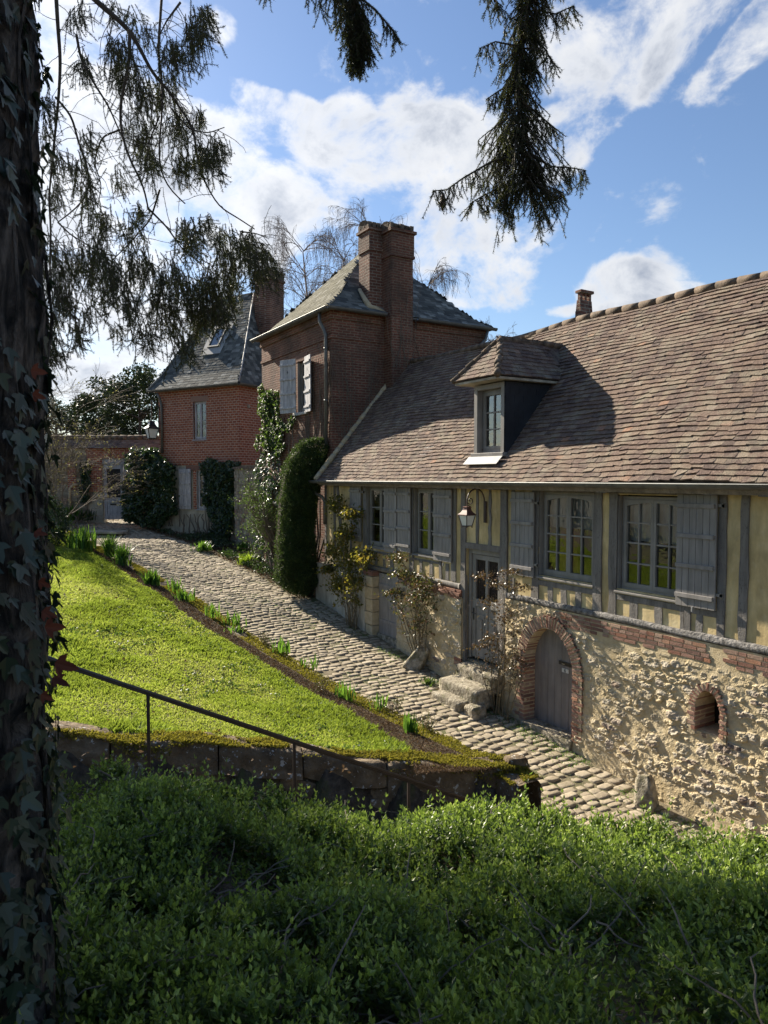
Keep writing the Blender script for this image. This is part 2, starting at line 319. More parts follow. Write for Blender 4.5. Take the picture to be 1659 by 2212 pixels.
MT['ivyl'] = leafmat('sunlit_ivy_leaf', [(0, (.02, .045, .012)), (.6, (.045, .085, .022)), (1, (.11, .16, .04))], .35, (.2, .32, .05), .5, .35)  # lighter copy of the ivy leaf with sunlight put into the colour
MT['ivyt'] = leafmat('trunk_ivy_leaf', [(0, (.016, .03, .018)), (.6, (.034, .052, .034)), (1, (.07, .09, .062))], .12, (.06, .12, .04), .42, .4)
MT['brownleaf'] = leafmat('dead_brown_leaf', [(0, (.07, .02, .014)), (1, (.15, .045, .025))], .35, (.22, .06, .03), .6, .2)
MT['hedge'] = leafmat('hedge_leaf', [(0, (.03, .056, .014)), (.35, (.10, .16, .032)), (.62, (.24, .32, .055)), (1, (.46, .54, .12))], .4, (.3, .45, .06), .4, .5, nscale=5)
MT['needle'] = leafmat('spruce_needle', [(0, (.012, .02, .009)), (.6, (.025, .038, .014)), (1, (.07, .075, .02))], .3, (.12, .14, .02), .5, .3)
MT['grass'] = leafmat('grass_blade', [(0, (.035, .08, .012)), (.3, (.11, .19, .025)), (.58, (.22, .31, .045)), (.85, (.36, .40, .075)), (1, (.50, .50, .2))], .5, (.42, .52, .06), .6, .2, nscale=1.3)
MT['evg'] = leafmat('far_evergreen_leaf', [(0, (.01, .02, .006)), (.6, (.02, .036, .011)), (1, (.05, .075, .02))], .1, (.08, .13, .02), .5, .4)
MT['bud'] = leafmat('budding_leaf', [(0, (.12, .10, .04)), (.6, (.2, .18, .07)), (1, (.3, .28, .1))], .4, (.4, .4, .1), .6, .2)
MT['bulb'] = leafmat('bulb_leaf', [(0, (.03, .09, .02)), (.6, (.06, .16, .03)), (1, (.16, .28, .04))], .45, (.25, .45, .04), .4, .4)
MT['bright'] = leafmat('bright_new_leaf', [(0, (.10, .2, .015)), (1, (.28, .4, .04))], .5, (.4, .55, .05), .45, .3)
MT['roseA'] = leafmat('rose_leaf_green', [(0, (.03, .05, .012)), (.55, (.10, .12, .025)), (.8, (.2, .15, .03)), (1, (.34, .2, .04))], .45, (.4, .35, .04), .45, .4)
MT['roseB'] = leafmat('rose_leaf_red', [(0, (.045, .065, .018)), (.5, (.10, .12, .03)), (.8, (.19, .08, .04)), (1, (.27, .13, .09))], .22, (.22, .22, .05), .4, .4)
MT['roseC'] = leafmat('rose_leaf_dark', [(0, (.02, .022, .012)), (.5, (.06, .055, .025)), (.8, (.12, .06, .04)), (1, (.34, .28, .26))], .25, (.25, .16, .06), .3, .6)  # palest tone puts white leaf glints into the colour
MT['litter'] = leafmat('dry_bed_litter', [(0, (.05, .03, .02)), (.6, (.12, .08, .05)), (1, (.25, .17, .1))], .2, (.2, .12, .05), .8, .2)
MT['curtain'] = mat('white_curtain', [(.3, (.5, .5, .46)), (.7, (.62, .62, .57))], 6, .9)
MT['red'] = mat('red_interior', [(.3, (.2, .02, .01)), (.7, (.3, .05, .02))], 3, .8)
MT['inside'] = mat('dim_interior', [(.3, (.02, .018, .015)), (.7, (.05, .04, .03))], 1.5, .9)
MT['hill'] = mat('far_ground', [(.3, (.05, .07, .02)), (.7, (.09, .10, .04))], .3, .95)
def glassmat():
    m, nt, b, out = newmat('window_glass'); nt.nodes.remove(b); N = nt.nodes.new; L = nt.links.new
    g = N('ShaderNodeBsdfGlossy'); g.inputs['Roughness'].default_value = .02; g.inputs[0].default_value = (.95, .97, .96, 1)
    t = N('ShaderNodeBsdfTransparent'); t.inputs[0].default_value = (.78, .8, .79, 1); fr = N('ShaderNodeFresnel'); fr.inputs[0].default_value = 1.6
    a = N('ShaderNodeMath'); a.operation = 'MULTIPLY_ADD'; L(fr.outputs[0], a.inputs[0]); a.inputs[1].default_value = 1.5; a.inputs[2].default_value = .08; a.use_clamp = True
    mx = N('ShaderNodeMixShader'); L(a.outputs[0], mx.inputs[0]); L(t.outputs[0], mx.inputs[1]); L(g.outputs[0], mx.inputs[2]); L(mx.outputs[0], out.inputs[0])
    n = N('ShaderNodeBump'); n.inputs['Strength'].default_value = .12; n.inputs['Distance'].default_value = .02
    L(noise(nt, 7, 2), n.inputs['Height']); L(n.outputs[0], g.inputs['Normal'])
    return m
MT['glass'] = glassmat()

weather(MT['plaster'], .32, 0, .35, 5); weather(MT['palepl'], .3, 0, .35, 5); weather(MT['timber'], .3, .75); weather(MT['shutter'], .22, .0, .1, 14); weather(MT['oldshut'], .35, .4, .1, 14); weather(MT['cellar'], .2, 0, .1, 12); weather(MT['joinery'], .15, 0, .2, 10)
# ------------------------------------------------------------------ ground levels
def zg(Y): return np.interp(Y, [-20, 3, 5.26, 8, 11, 13.5, 16.3, 20, 25, 30, 36, 60], [-5.6, -4.6, -4.37, -4.12, -3.84, -3.52, -3.1, -2.75, -2.32, -2.08, -1.8, -1.6])
KY = [-20, 4.0, 6.5, 7.2, 8.2, 9.5, 10.7, 12.07, 14.7, 20.6, 23.3, 28, 34, 44]; KX = [5.2, 5.9, 5.97, 6.0, 5.92, 5.75, 5.6, 5.4, 5.0, 4.34, 3.93, 3.5, 2.2, -1.0]
KO = [.6, .6, .6, .47, .36, .27, .22, .2, .18, .15, .15, .13, .1, .1]
def kx(Y): return np.interp(Y, KY, KX)
def ko(Y): return np.interp(Y, KY, KO)
WA = np.array([5.97, 6.5]); WB = np.array([0.89, 8.2])
def ywall(X): return 6.5 + (5.97 - X) * .3346
def lawnz(X, Y):
    w = np.clip(kx(Y) - X, 0, 14)
    return zg(Y) + ko(Y) + .185 * np.minimum(w, 9) + .05 * fbm(X * .6, Y * .6, 3, 5) * np.clip(w, 0, 1)
def hedgez(D, L):
    z = -1.47 - (D - 1.9) * .278 - .115 * L * np.clip((D - 1.9) / 2.4, -.3, 2)
    return z
def frontz(X, Y):
    D = .515 * X + .857 * Y; L = .857 * X - .515 * Y
    st = np.interp(X, [-8, .87, 4.7, 6], [-2.2, -3.45, -4.32, -4.4])
    st = np.minimum(st, -2.0) - .0; hd = hedgez(np.clip(D, 1, 4.5), np.clip(L, -4, 3.2)) - .55
    t = np.clip((D - 4.3) / 1.0, 0, 1); z = hd * (1 - t) + st * t
    s = np.clip((X - 4.6) / 1.0, 0, 1); return z * (1 - s) + (zg(Y) - .02) * s
def groundz(X, Y):
    X = np.asarray(X, float); Y = np.asarray(Y, float)
    z = np.where(Y < ywall(X), frontz(X, Y), lawnz(X, Y) - .08)
    z = np.where(X > kx(Y) - .05, zg(Y) - .06, z)
    far = np.clip((np.maximum(np.abs(X - 2), np.abs(Y - 15)) - 45) / 60, 0, 1)
    return z * (1 - far) + (-1.5) * far
xs = np.concatenate([[-900, -400, -180, -90, -50, -34], np.arange(-24, 13, .3), [16, 24, 40, 90, 200, 500, 900]])
ys = np.concatenate([[-900, -300, -100, -50, -30], np.arange(-20, 46, .3), [50, 60, 90, 150, 300, 900, 1500]])
def gridmesh(name, xs, ys, zf, mt, **k):
    XX, YY = np.meshgrid(xs, ys); ZZ = zf(XX, YY); V = np.stack([XX, YY, ZZ], -1).reshape(-1, 3)
    nx = len(xs); ny = len(ys); i = np.arange(ny - 1)[:, None] * nx + np.arange(nx - 1)[None]
    Fc = np.stack([i, i + 1, i + nx + 1, i + nx], -1).reshape(-1, 4)
    return fast(name, V, Fc, mt, **k)
tag(gridmesh('ground', xs, ys, groundz, MT['soil'], smooth=True), kind='structure')

# street sheet + setts
def strip(name, Ys, xa, xb, za, mt, n=8):
    V = []; Fc = []
    for Y in Ys:
        for k in range(n + 1):
            X = xa(Y) + (xb(Y) - xa(Y)) * k / n; V.append((X, Y, za(X, Y)))
    for i in range(len(Ys) - 1):
        for k in range(n): a = i * (n + 1) + k; Fc.append((a, a + 1, a + n + 2, a + n + 1))
    return fast(name, np.array(V), np.array(Fc), mt, smooth=True)
def hx(Y):  # right-hand edge of the street: house foot, then beds, then open towards the far wall
    return float(np.interp(Y, [-20, 15.8, 16.6, 18, 21, 23.5, 26, 28, 30, 34, 40], [7.9, 7.9, 7.3, 7.3, 7.2, 7.0, 6.8, 6.6, 6.4, 6.6, 7]))
def sz(X, Y): return zg(Y) - .02 * ((X - 7.9) * .3) ** 2 + .012 * fbm(np.asarray(X) * 1.2, np.asarray(Y) * 1.2, 3, 9)
street = strip('street', np.arange(-4, 41, .35), lambda Y: kx(Y) - .02, lambda Y: 8.05 if Y < 16 else hx(Y) + .3, lambda X, Y: float(sz(X, Y)) - .001, MT['joint'], 10)
tag(street, kind='structure')
def cobbles():
    VV = []; FF = []; RR = []; base = 0; Y = 2.2; row = 0
    while Y < 38:
        h = .15 * random.uniform(.75, 1.3) if Y < 24 else .2
        x0 = float(kx(Y)) + .06; x1 = hx(Y); X = x0 + random.uniform(-.1, .05)
        n = 12 if Y < 15 else 8
        while X < x1:
            w = random.uniform(.12, .29)
            cx, cy = X + w / 2, Y + h / 2 + .07 * math.sin(X * 1.3 + Y * .8) * math.sin(Y * .5) + .035 * math.sin(X * 2.1 + row * .3) + .03 * math.sin(X * 5.3 + row) + random.uniform(-.018, .018)
            if random.random() < .985 and cx < x1 and cx > x0:
                th = np.linspace(0, 2 * math.pi, n, endpoint=False); rot = random.uniform(-.2, .2)
                e = 2 / random.uniform(3.2, 6.5)
                ux = np.sign(np.cos(th)) * np.abs(np.cos(th)) ** e; uy = np.sign(np.sin(th)) * np.abs(np.sin(th)) ** e
                jr = 1 + rng.uniform(-.09, .07, n); ux = ux * jr; uy = uy * jr
                ux, uy = ux * math.cos(rot) - uy * math.sin(rot), ux * math.sin(rot) + uy * math.cos(rot)
                hw = w / 2 - .0065; hh = h / 2 - .006; z0 = float(sz(cx, cy)); lift = random.uniform(-.010, .009); tx = random.uniform(-.07, .07); ty = random.uniform(-.08, .08)
                rings = [(1.0, -.03), (.965, .002), (.87, .0105), (.55, .0135)]
                vs = []
                for rr, zz in rings:
                    px = ux * hw * rr; py = uy * hh * rr
                    vs.append(np.stack([cx + px, cy + py, z0 + lift + zz + px * tx + py * ty + rng.uniform(-.0025, .0025, n)], -1))
                vs = np.concatenate(vs + [np.array([[cx, cy, z0 + lift + .0135]])])
                VV.append(vs)
                for k in range(3):
                    for j in range(n): FF.append((base + k * n + j, base + k * n + (j + 1) % n, base + (k + 1) * n + (j + 1) % n, base + (k + 1) * n + j))
                c = base + 4 * n
                for j in range(n): FF.append((base + 3 * n + j, base + 3 * n + (j + 1) % n, c))
                RR.extend([random.random()] * (4 * n)); base += 4 * n + 1
            X += w
        Y += h; row += 1
    return fast('paving_stones', np.concatenate(VV), FF, MT['cobble'], street, RR, True)
cobbles()
# ------------------------------------------------------------------ roofs of separate tiles
def tiles(mb, fr, L, H, inside, wid=.17, exp=.10, th=.016, wob=.012, skew=0.0, gap=.0012):
    """fr: a along the eave, b up the slope, c normal; rows of overlapping tiles"""
    row = 0; b = 0.0
    while b < H:
        a = -(wid * .5) * (row % 2) + random.uniform(-.03, .03)
        while a < L:
            w = wid * random.uniform(.9, 1.08)
            ca = a + w / 2
            if inside(ca, b + exp * .5):
                wo = wob * math.sin(ca * 1.3 + row * .21) + wob * .8 * math.sin(ca * 3.1 + row * .9)
                jb = random.gauss(0, exp * .06) + wo; jc = abs(random.gauss(0, th * .10)); t = th * random.uniform(.9, 1.12); sk = random.gauss(0, .007)
                if random.random() < .012: jb -= exp * random.uniform(.15, .4); sk *= 3
                e2 = exp * 1.25
                b0 = b + jb; b1 = b + e2
                vs = [fr.p(a + gap, b0 + sk, jc), fr.p(a + w - gap, b0 - sk, jc), fr.p(a + w - gap, b1, -th * .6), fr.p(a + gap, b1, -th * .6),
                      fr.p(a + gap, b0 + sk, jc + t), fr.p(a + w - gap, b0 - sk, jc + t + random.gauss(0, .002)), fr.p(a + w - gap, b1, t * .45 - th * .3), fr.p(a + gap, b1, t * .45 - th * .3)]
                mb.add(vs, [(4, 5, 6, 7), (0, 1, 5, 4), (1, 2, 6, 5), (3, 0, 4, 7), (0, 3, 2, 1)])
            a += w
        b += exp * random.uniform(.96, 1.04); row += 1
def ridge_caps(mb, p0, p1, r=.09, step=.33, n=7):
    p0 = np.array(p0, float); p1 = np.array(p1, float); L = np.linalg.norm(p1 - p0); d = (p1 - p0) / L; k = max(2, int(L / step))
    for i in range(k):
        a = p0 + d * (i * L / k - .02); b = p0 + d * ((i + 1) * L / k + .015)
        j = np.random.normal(0, .006, 3)
        mb.tube([a + j, b + j], [r * 1.12, r * .9], n)
TRI = lambda p: p
# ================================================================== MAIN HALF-TIMBERED HOUSE
HX = 8.0
house = thing('half_timbered_house', 'long ochre half timbered house with clay tile roof and rubble base along the street', 'house', (HX, 10, -3.9))
FF_ = Fr((HX, 0, 0), (0, -1, 0))            # facade frame: a=-Y, b=z, c outwards(-X)
assert abs(FF_.w[0] + 1) < 1e-6
YL = 16.2; YR = -1.0
def A(Y): return -Y
# openings in the facade: (Yhi, Ylo, zlo, zhi)
OPEN = [(6.90, 5.78, -1.58, -.25), (8.48, 7.30, -1.58, -.22), (14.08, 13.02, -1.56, -.2), (12.12, 11.2, -1.56, -.2), (10.37, 9.39, -3.4, -1.31)]
def wall_with_holes(mb, fr, y_hi, y_lo, z0, z1, holes, c0, c1):
    ysb = sorted({y_hi, y_lo} | {h[0] for h in holes} | {h[1] for h in holes}); ysb = [y for y in ysb if y_lo <= y <= y_hi]
    zsb = sorted({z0, z1} | {h[2] for h in holes} | {h[3] for h in holes}); zsb = [z for z in zsb if z0 <= z <= z1]
    for i in range(len(ysb) - 1):
        for j in range(len(zsb) - 1):
            ym = (ysb[i] + ysb[i + 1]) / 2; zm = (zsb[j] + zsb[j + 1]) / 2
            if any(h[1] < ym < h[0] and h[2] < zm < h[3] for h in holes): continue
            mb.box(fr, A(ysb[i + 1]), A(ysb[i]), zsb[j], zsb[j + 1], c0, c1, r=.5)
mb = M(); wall_with_holes(mb, FF_, YL, YR, -2.0, -.1, OPEN, -.22, 0)
part(mb, 'plaster_wall', MT['plaster'], house)
# inner body: back wall, gables, floor so rooms are closed
mb = M(); g = Fr((0, 0, 0), (1, 0, 0))     # a=X, b=Z, c=-Y
mb.box(Fr((12.4, 0, 0), (0, 1, 0)), YR, 15.99, -4.8, -.1, -.2, 0)
mb.prism(g, [(8.02, -4.8), (12.4, -4.8), (12.4, -.3), (10.2, 2.75), (8.02, -.2)], 1.0, .8)
part(mb, 'rear_wall', MT['palepl'], house)
mb = M(); mb.box(Fr((8.24, 0, 0), (0, -1, 0)), A(15.9), A(-.9), -2.12, -2.04, -3.9, .02); mb.box(Fr((10.6, 0, 0), (0, -1, 0)), A(15.9), A(-.9), -2.0, -.12, -.1, 0)
mb.box(Fr((8.24, 0, 0), (0, -1, 0)), A(15.9), A(-.9), -.12, -.06, -3.9, .0)
part(mb, 'floor', MT['inside'], house)
# timbers
def timber(y1, y0, z0, z1, c=.022, slant=0.0, name='timber_post'):
    mb = M(); n = 7 if z1 - z0 > .5 else 3
    L = [(A(y1) + slant * k / n + random.gauss(0, .0075), z0 + (z1 - z0) * k / n) for k in range(n + 1)]
    Rr = [(A(y0) + slant * k / n + random.gauss(0, .0075), z0 + (z1 - z0) * k / n) for k in range(n + 1)]
    mb.prism(FF_, L[::-1] + Rr, -.03, c + random.uniform(-.004, .004))
    return part(mb, name, MT['timber'], house)
for y1, y0 in [(5.33, 5.22), (5.04, 4.94), (4.4, 4.28), (3.8, 3.68), (7.32, 7.16), (7.03, 6.89), (8.62, 8.47), (10.82, 10.67), (11.2, 11.13), (14.22, 14.07), (13.02, 12.9), (12.28, 12.12), (16.2, 16.1), (14.86, 14.8), (2.9, 2.8), (1.9, 1.8)]:
    timber(y1, y0, -1.97, -.13)
timber(5.78, 5.7, -1.97, -.25)
timber(15.3, 15.18, -1.97, -.13, slant=-.28); timber(15.72, 15.62, -1.97, -.13)
timber(10.08, 10.01, -1.2, -.13, .012); timber(9.73, 9.66, -1.2, -.13, .012)
timber(9.14, 9.06, -.32, -.13, .012); timber(9.14, 9.04, -1.97, -1.7, .012)
timber(10.51, 10.37, -3.42, -.13, .035, name='door_post'); timber(9.39, 9.22, -3.3, -.13, .035, name='door_post')
mb = M(); mb.box(FF_, A(10.37), A(9.39), -1.31, -1.2, -.05, .03); part(mb, 'door_lintel', MT['timber'], house, bevel=.006)
for y1, y0 in [(8.25, 8.14), (7.97, 7.85), (7.66, 7.55), (6.65, 6.52), (6.24, 6.12), (5.85, 5.79), (5.62, 5.52), (13.7, 13.6), (13.35, 13.25), (11.9, 11.8), (11.55, 11.45), (11.0, 10.9)]:
    timber(y1, y0, -1.97, -1.66, .014, name='short_timber_stud')
# rails under the windows and heads
for y1, y0 in [(6.89, 5.33), (8.47, 7.32), (14.07, 13.02), (12.12, 11.2)]:
    mb = M(); mb.box(FF_, A(y1) + .003, A(y0) - .003, -1.74 if y0 < 9 else -1.70, -1.655, -.03, .016); part(mb, 'window_rail', MT['timber'], house, bevel=.006)
    mb = M(); mb.box(FF_, A(y1) + .003, A(y0) - .003, -.235, -.14, -.03, .018)
    part(mb, 'window_head', MT['timber'], house, bevel=.006)
# sole beams (rough, weathered)
def rough_beam(y1, y0, z0, z1, c0, c1, nm, mt, amp=.016):
    n = int((y1 - y0) / .06); prof = 8; V = []; Fc = []
    for i in range(n + 1):
        Y = y1 + (y0 - y1) * i / n
        for k, (bb, cc) in enumerate([(0, 0), (0, .6), (.12, 1), (.5, 1.04), (.88, 1), (1, .8), (1, .4), (1, 0)]):
            j = amp * float(fbm(np.array(Y * 3.0 + k * 7), np.array(k * 3.1), 3, 3)); jj = amp * float(fbm(np.array(Y * 1.1), np.array(4.), 2, 8)) * 1.5
            V.append(FF_.p(A(Y), z0 + (z1 - z0) * bb + (j + jj if k > 1 else 0), c0 + (c1 - c0) * cc + j))
    for i in range(n):
        for k in range(prof): Fc.append((i * prof + k, i * prof + (k + 1) % prof, (i + 1) * prof + (k + 1) % prof, (i + 1) * prof + k))
    Fc2 = [list(f) for f in Fc] + [list(range(prof)), list(range(n * prof, n * prof + prof))[::-1]]
    o = fast(nm, np.array(V), Fc2, mt, None, None, True); return own(o, house)
rough_beam(9.2, -1, -2.06, -1.965, -.02, .064, 'sole_beam', MT['sill'])
rough_beam(13.95, 10.51, -2.09, -1.985, -.02, .06, 'sole_beam', MT['timber'], .006)

# windows -------------------------------------------------------
def window(parent, fr, a0, a1, b0, b1, sashes=2, cols=2, rows=4, arch=0.0, rec=.09, frame=.045, sillw=.05, sill=True, mat_=None, curtain=None, name='window', glass_in=.02, red=None, sill_mat=None):
    mat_ = mat_ or MT['joinery']
    w = bpy.data.objects.new(name, None); COL.objects.link(w); w.location = tuple(fr.p((a0 + a1) / 2, b0, -rec)); own(w, parent)
    def pt(mb, nm, mt, **k):
        o = mb.build(nm, mt, None, **k); o.parent = w
        P = np.array(w.location); q = w.parent
        while q is not None: P = P + np.array(q.location); q = q.parent
        o.location = tuple(-P); return o
    m = M(); c0, c1 = -rec - .03, -rec + .02
    m.box(fr, a0, a0 + frame, b0, b1, c0, c1); m.box(fr, a1 - frame, a1, b0, b1, c0, c1)
    m.box(fr, a0 + frame, a1 - frame, b1 - frame, b1, c0, c1); m.box(fr, a0 + frame, a1 - frame, b0, b0 + frame * .9, c0, c1)
    for s_ in (a0, a1):   # reveal boards
        m.box(fr, s_ - (.012 if s_ == a0 else -.0), s_ + (.0 if s_ == a0 else .012), b0, b1, c1, 0.004)
    pt(m, 'frame', mat_, bevel=.004)
    W_ = (a1 - a0 - 2 * frame) / sashes; gl = M()
    for s in range(sashes):
        x0 = a0 + frame + s * W_; x1 = x0 + W_; y0 = b0 + frame * .9; y1 = b1 - frame; t = .042
        m = M(); d0, d1 = -rec - .018, -rec + .035
        m.box(fr, x0 + .002, x0 + t, y0, y1, d0, d1); m.box(fr, x1 - t, x1 - .002, y0, y1, d0, d1)
        m.box(fr, x0 + t, x1 - t, y0, y0 + t * 1.35, d0, d1 - .001); m.box(fr, x0 + t, x1 - t, y1 - t, y1, d0, d1 - .001)
        if arch:   # segmental head shared by the two sashes
            N_ = 8; pts = []
            ctr = (a0 + a1) / 2; hw = (a1 - a0) / 2
            for k in range(N_ + 1):
                a = x0 + t + (x1 - x0 - 2 * t) * k / N_; pts.append((a, y1 - t - arch * ((a - ctr) / hw) ** 2))
            m.prism(fr, pts + [(x1 - t, y1 - t + .0), (x0 + t, y1 - t + .0)], d0 + .004, d1 - .003)
        gx0, gx1, gy0, gy1 = x0 + t, x1 - t, y0 + t * 1.35, y1 - t; b = .022
        for c in range(1, cols):
            xx = gx0 + (gx1 - gx0) * c / cols; m.box(fr, xx - b / 2, xx + b / 2, gy0, gy1, d0 + .008, d1 - .006)
        for r in range(1, rows):
            yy = gy0 + (gy1 - gy0) * r / rows; m.box(fr, gx0, gx1, yy - b / 2, yy + b / 2, d0 + .010, d1 - .009)
        pt(m, 'sash', mat_, bevel=.003)
        gl.add([fr.p(gx0, gy0, -rec), fr.p(gx1, gy0, -rec), fr.p(gx1, gy1, -rec), fr.p(gx0, gy1, -rec)], [(0, 1, 2, 3)])
    pt(gl, 'pane', MT['glass'])
    if sill:
        m = M(); e = sillw
        m.prism(Fr(fr.p(a0 - .035, 0, 0), -fr.w, (0, 0, 1), fr.u), [(-e, b0 - .05), (rec + .02, b0 - .05), (rec + .02, b0 + .0), (-e, b0 - .022)], 0, a1 - a0 + .07)
        pt(m, 'sill', sill_mat or mat_, bevel=.004)
    if curtain:
        for (p0, p1, q0, q1) in curtain:
            V = []; Fc = []; n = 40
            for k in range(n + 1):
                a = a0 + (a1 - a0) * (p0 + (p1 - p0) * k / n); c = -rec - .10 + .008 * math.sin(k * 1.9)
                V += [fr.p(a, b0 + (b1 - b0) * q0 + .006 * math.sin(k * .8), c), fr.p(a, b0 + (b1 - b0) * q1, c)]
            for k in range(n): Fc.append((2 * k, 2 * k + 2, 2 * k + 3, 2 * k + 1))
            o = fast('curtain', np.array(V), np.array(Fc), MT['curtain']); o.parent = w
            P = np.array(w.location); q = w.parent
            while q is not None: P = P + np.array(q.location); q = q.parent
            o.location = tuple(-P)
    if red:
        m = M(); m.box(fr, a0 + (a1 - a0) * red[0], a0 + (a1 - a0) * red[1], b0, b1 - .2, -rec - .34, -rec - .3); pt(m, 'red_drape', MT['red'])
    return w
def shutter(parent, fr, a0, a1, b0, b1, c=.03, nb=3, planks=5, mt=None, open_deg=0, hinge='L', holes=False, label=None, batt=.045):
    mt = mt or MT['shutter']; m = M(); t = .028; w = a1 - a0
    if open_deg:
        an = R(open_deg)
        if hinge == 'L': f2 = Fr(fr.p(a0, 0, c), fr.u * math.cos(an) + fr.w * math.sin(an)); off = 0
        else: f2 = Fr(fr.p(a1, 0, c), fr.u * math.cos(an) - fr.w * math.sin(an)); off = -w
    else: f2 = Fr(fr.p(a0, 0, c), fr.u); off = 0
    for k in range(planks):
        x0 = off + w * k / planks + .0025; x1 = off + w * (k + 1) / planks - .0025
        m.box(f2, x0, x1, b0 + random.uniform(0, .004), b1, 0, t)
    m.box(f2, off + .004, off + w - .004, b0 + .004, b1 - .004, .004, t - .008)
    for k in range(nb):
        zc = b0 + (b1 - b0) * (.10 + .80 * k / (nb - 1))
        m.box(f2, off + .008, off + w - .02, zc - batt * .6, zc + batt * .6, t, t + .03)
    if holes:
        zc = b0 + (b1 - b0) * .76; xc = off + w / 2
    o = part(m, 'shutter', mt, parent, bevel=.003)
    if label: o['label'] = label
    if holes:
        q = M(); q.prism(f2, [(xc, zc - .06), (xc + .025, zc), (xc, zc + .06), (xc - .025, zc)], t + .0006, t + .0016); h = q.build('diamond_cutout', MT['black']); h.parent = o
        P = np.array(parent.location); h.location = (0, 0, 0)
    return o
window(house, FF_, A(6.87), A(5.80), -1.585, -.27, 2, 2, 4, .07, curtain=[(0, 1, .52, .98)])
window(house, FF_, A(8.45), A(7.33), -1.575, -.24, 2, 2, 4, .07, curtain=[(0, 1, .58, .98)], red=(.05, .4))
window(house, FF_, A(14.06), A(13.04), -1.55, -.22, 2, 1, 3, 0, curtain=[(0, 1, .6, .66)])
window(house, FF_, A(12.10), A(11.22), -1.55, -.24, 2, 1, 3, 0, curtain=[(0, 1, .6, .68)])
shutter(house, FF_, A(5.88), A(5.32), -1.65, -.22, .045, 4, 6)
shutter(house, FF_, A(9.08), A(8.53), -1.63, -.25, .04, 4, 5)
shutter(house, FF_, A(14.78), A(14.25), -1.5, -.2, .04, 4, 5)
shutter(house, FF_, A(13.18), A(12.67), -1.62, -.22, .06, 4, 5)
shutter(house, FF_, A(12.655), A(12.16), -1.56, -.22, .045, 4, 5)
shutter(house, FF_, A(11.33), A(10.75), -1.62, -.24, .045, 4, 6)
# hinges and catches
for Y, z in [(5.30, -.35), (5.30, -1.45), (8.50, -.42), (8.50, -1.42), (14.2, -.35)]:
    m = M(); m.box(FF_, A(Y) - .05, A(Y) + .05, z - .018, z + .018, .03, .055); m.box(FF_, A(Y) + .03, A(Y) + .05, z - .03, z + .03, .0, .055); part(m, 'hinge', MT['joinery'], house)
for Y in (5.62, 10.98, 12.95):
    m = M(); m.box(FF_, A(Y) - .008, A(Y) + .008, -1.70, -1.64, .08, .1); part(m, 'shutter_catch', MT['lead'], house)

# front door
door = bpy.data.objects.new('front_door', None); COL.objects.link(door); door.location = (8.1, 9.88, -3.32); own(door, house)
def sub(mb, nm, mt, parent, **k):
    o = mb.build(nm, mt, None, **k); o.parent = parent; P = np.array(parent.location); q = parent.parent
    while q is not None: P = P + np.array(q.location); q = q.parent
    o.location = tuple(-P); return o
DF = Fr((8.1, 0, 0), (0, -1, 0))
m = M(); m.box(DF, A(10.365), A(10.29), -3.33, -1.315, -.05, .05); m.box(DF, A(9.47), A(9.395), -3.33, -1.315, -.05, .05); m.box(DF, A(10.29), A(9.47), -1.40, -1.315, -.05, .05); sub(m, 'door_frame', MT['joinery'], door, bevel=.005)
m = M(); a0, a1 = A(10.28), A(9.48); am = (a0 + a1) / 2
m.box(DF, a0, a0 + .09, -3.3, -1.41, -.02, .025); m.box(DF, a1 - .09, a1, -3.3, -1.41, -.02, .025); m.box(DF, a0 + .09, a1 - .09, -1.5, -1.41, -.02, .024)
m.box(DF, a0 + .09, a1 - .09, -2.36, -2.22, -.02, .024); m.box(DF, a0 + .09, a1 - .09, -3.3, -3.1, -.02, .024); m.box(DF, am - .035, am + .035, -3.1, -1.5, -.02, .0235)
m.box(DF, a0 + .09, a1 - .09, -3.1, -2.22, -.02, .004)
for q0, q1 in ((a0 + .12, am - .06), (am + .06, a1 - .12)):
    m.box(DF, q0, q1, -3.04, -2.5, .004, .012); m.box(DF, q0 + .06, q1 - .06, -2.96, -2.58, .012, .028)
sub(m, 'door_leaf', MT['joinery'], door, bevel=.005)
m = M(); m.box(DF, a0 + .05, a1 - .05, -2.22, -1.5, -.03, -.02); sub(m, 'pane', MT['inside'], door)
m = M()
for q0, q1 in ((a0 + .09, am - .035), (am + .035, a1 - .09)):
    qc = (q0 + q1) / 2
    for xx in np.linspace(q0 + .03, q1 - .03, 5): m.tube([DF.p(xx, -2.22, -.005), DF.p(xx, -1.5, -.005)], .004, 4)
    for zz in (-1.62, -1.75, -1.95, -2.1):
        m.tube([DF.p(qc + .06 * math.cos(t), zz + .05 * math.sin(t), -.002) for t in np.linspace(0, 6.2, 12)], .004, 4)
sub(m, 'iron_grille', MT['iron'], door)
m = M(); m.box(DF, a0 + .03, a0 + .06, -2.62, -2.40, .025, .033); m.tube([DF.p(a0 + .045, -2.48, .03), DF.p(a0 + .045, -2.48, .07), DF.p(a0 + .15, -2.49, .075)], .009, 6); sub(m, 'handle', MT['black'], door)
m = M(); m.box(DF, A(10.36), A(9.40), -1.31, -3.36, -.34, -.06) ; sub(m, 'door_backing', MT['inside'], door)

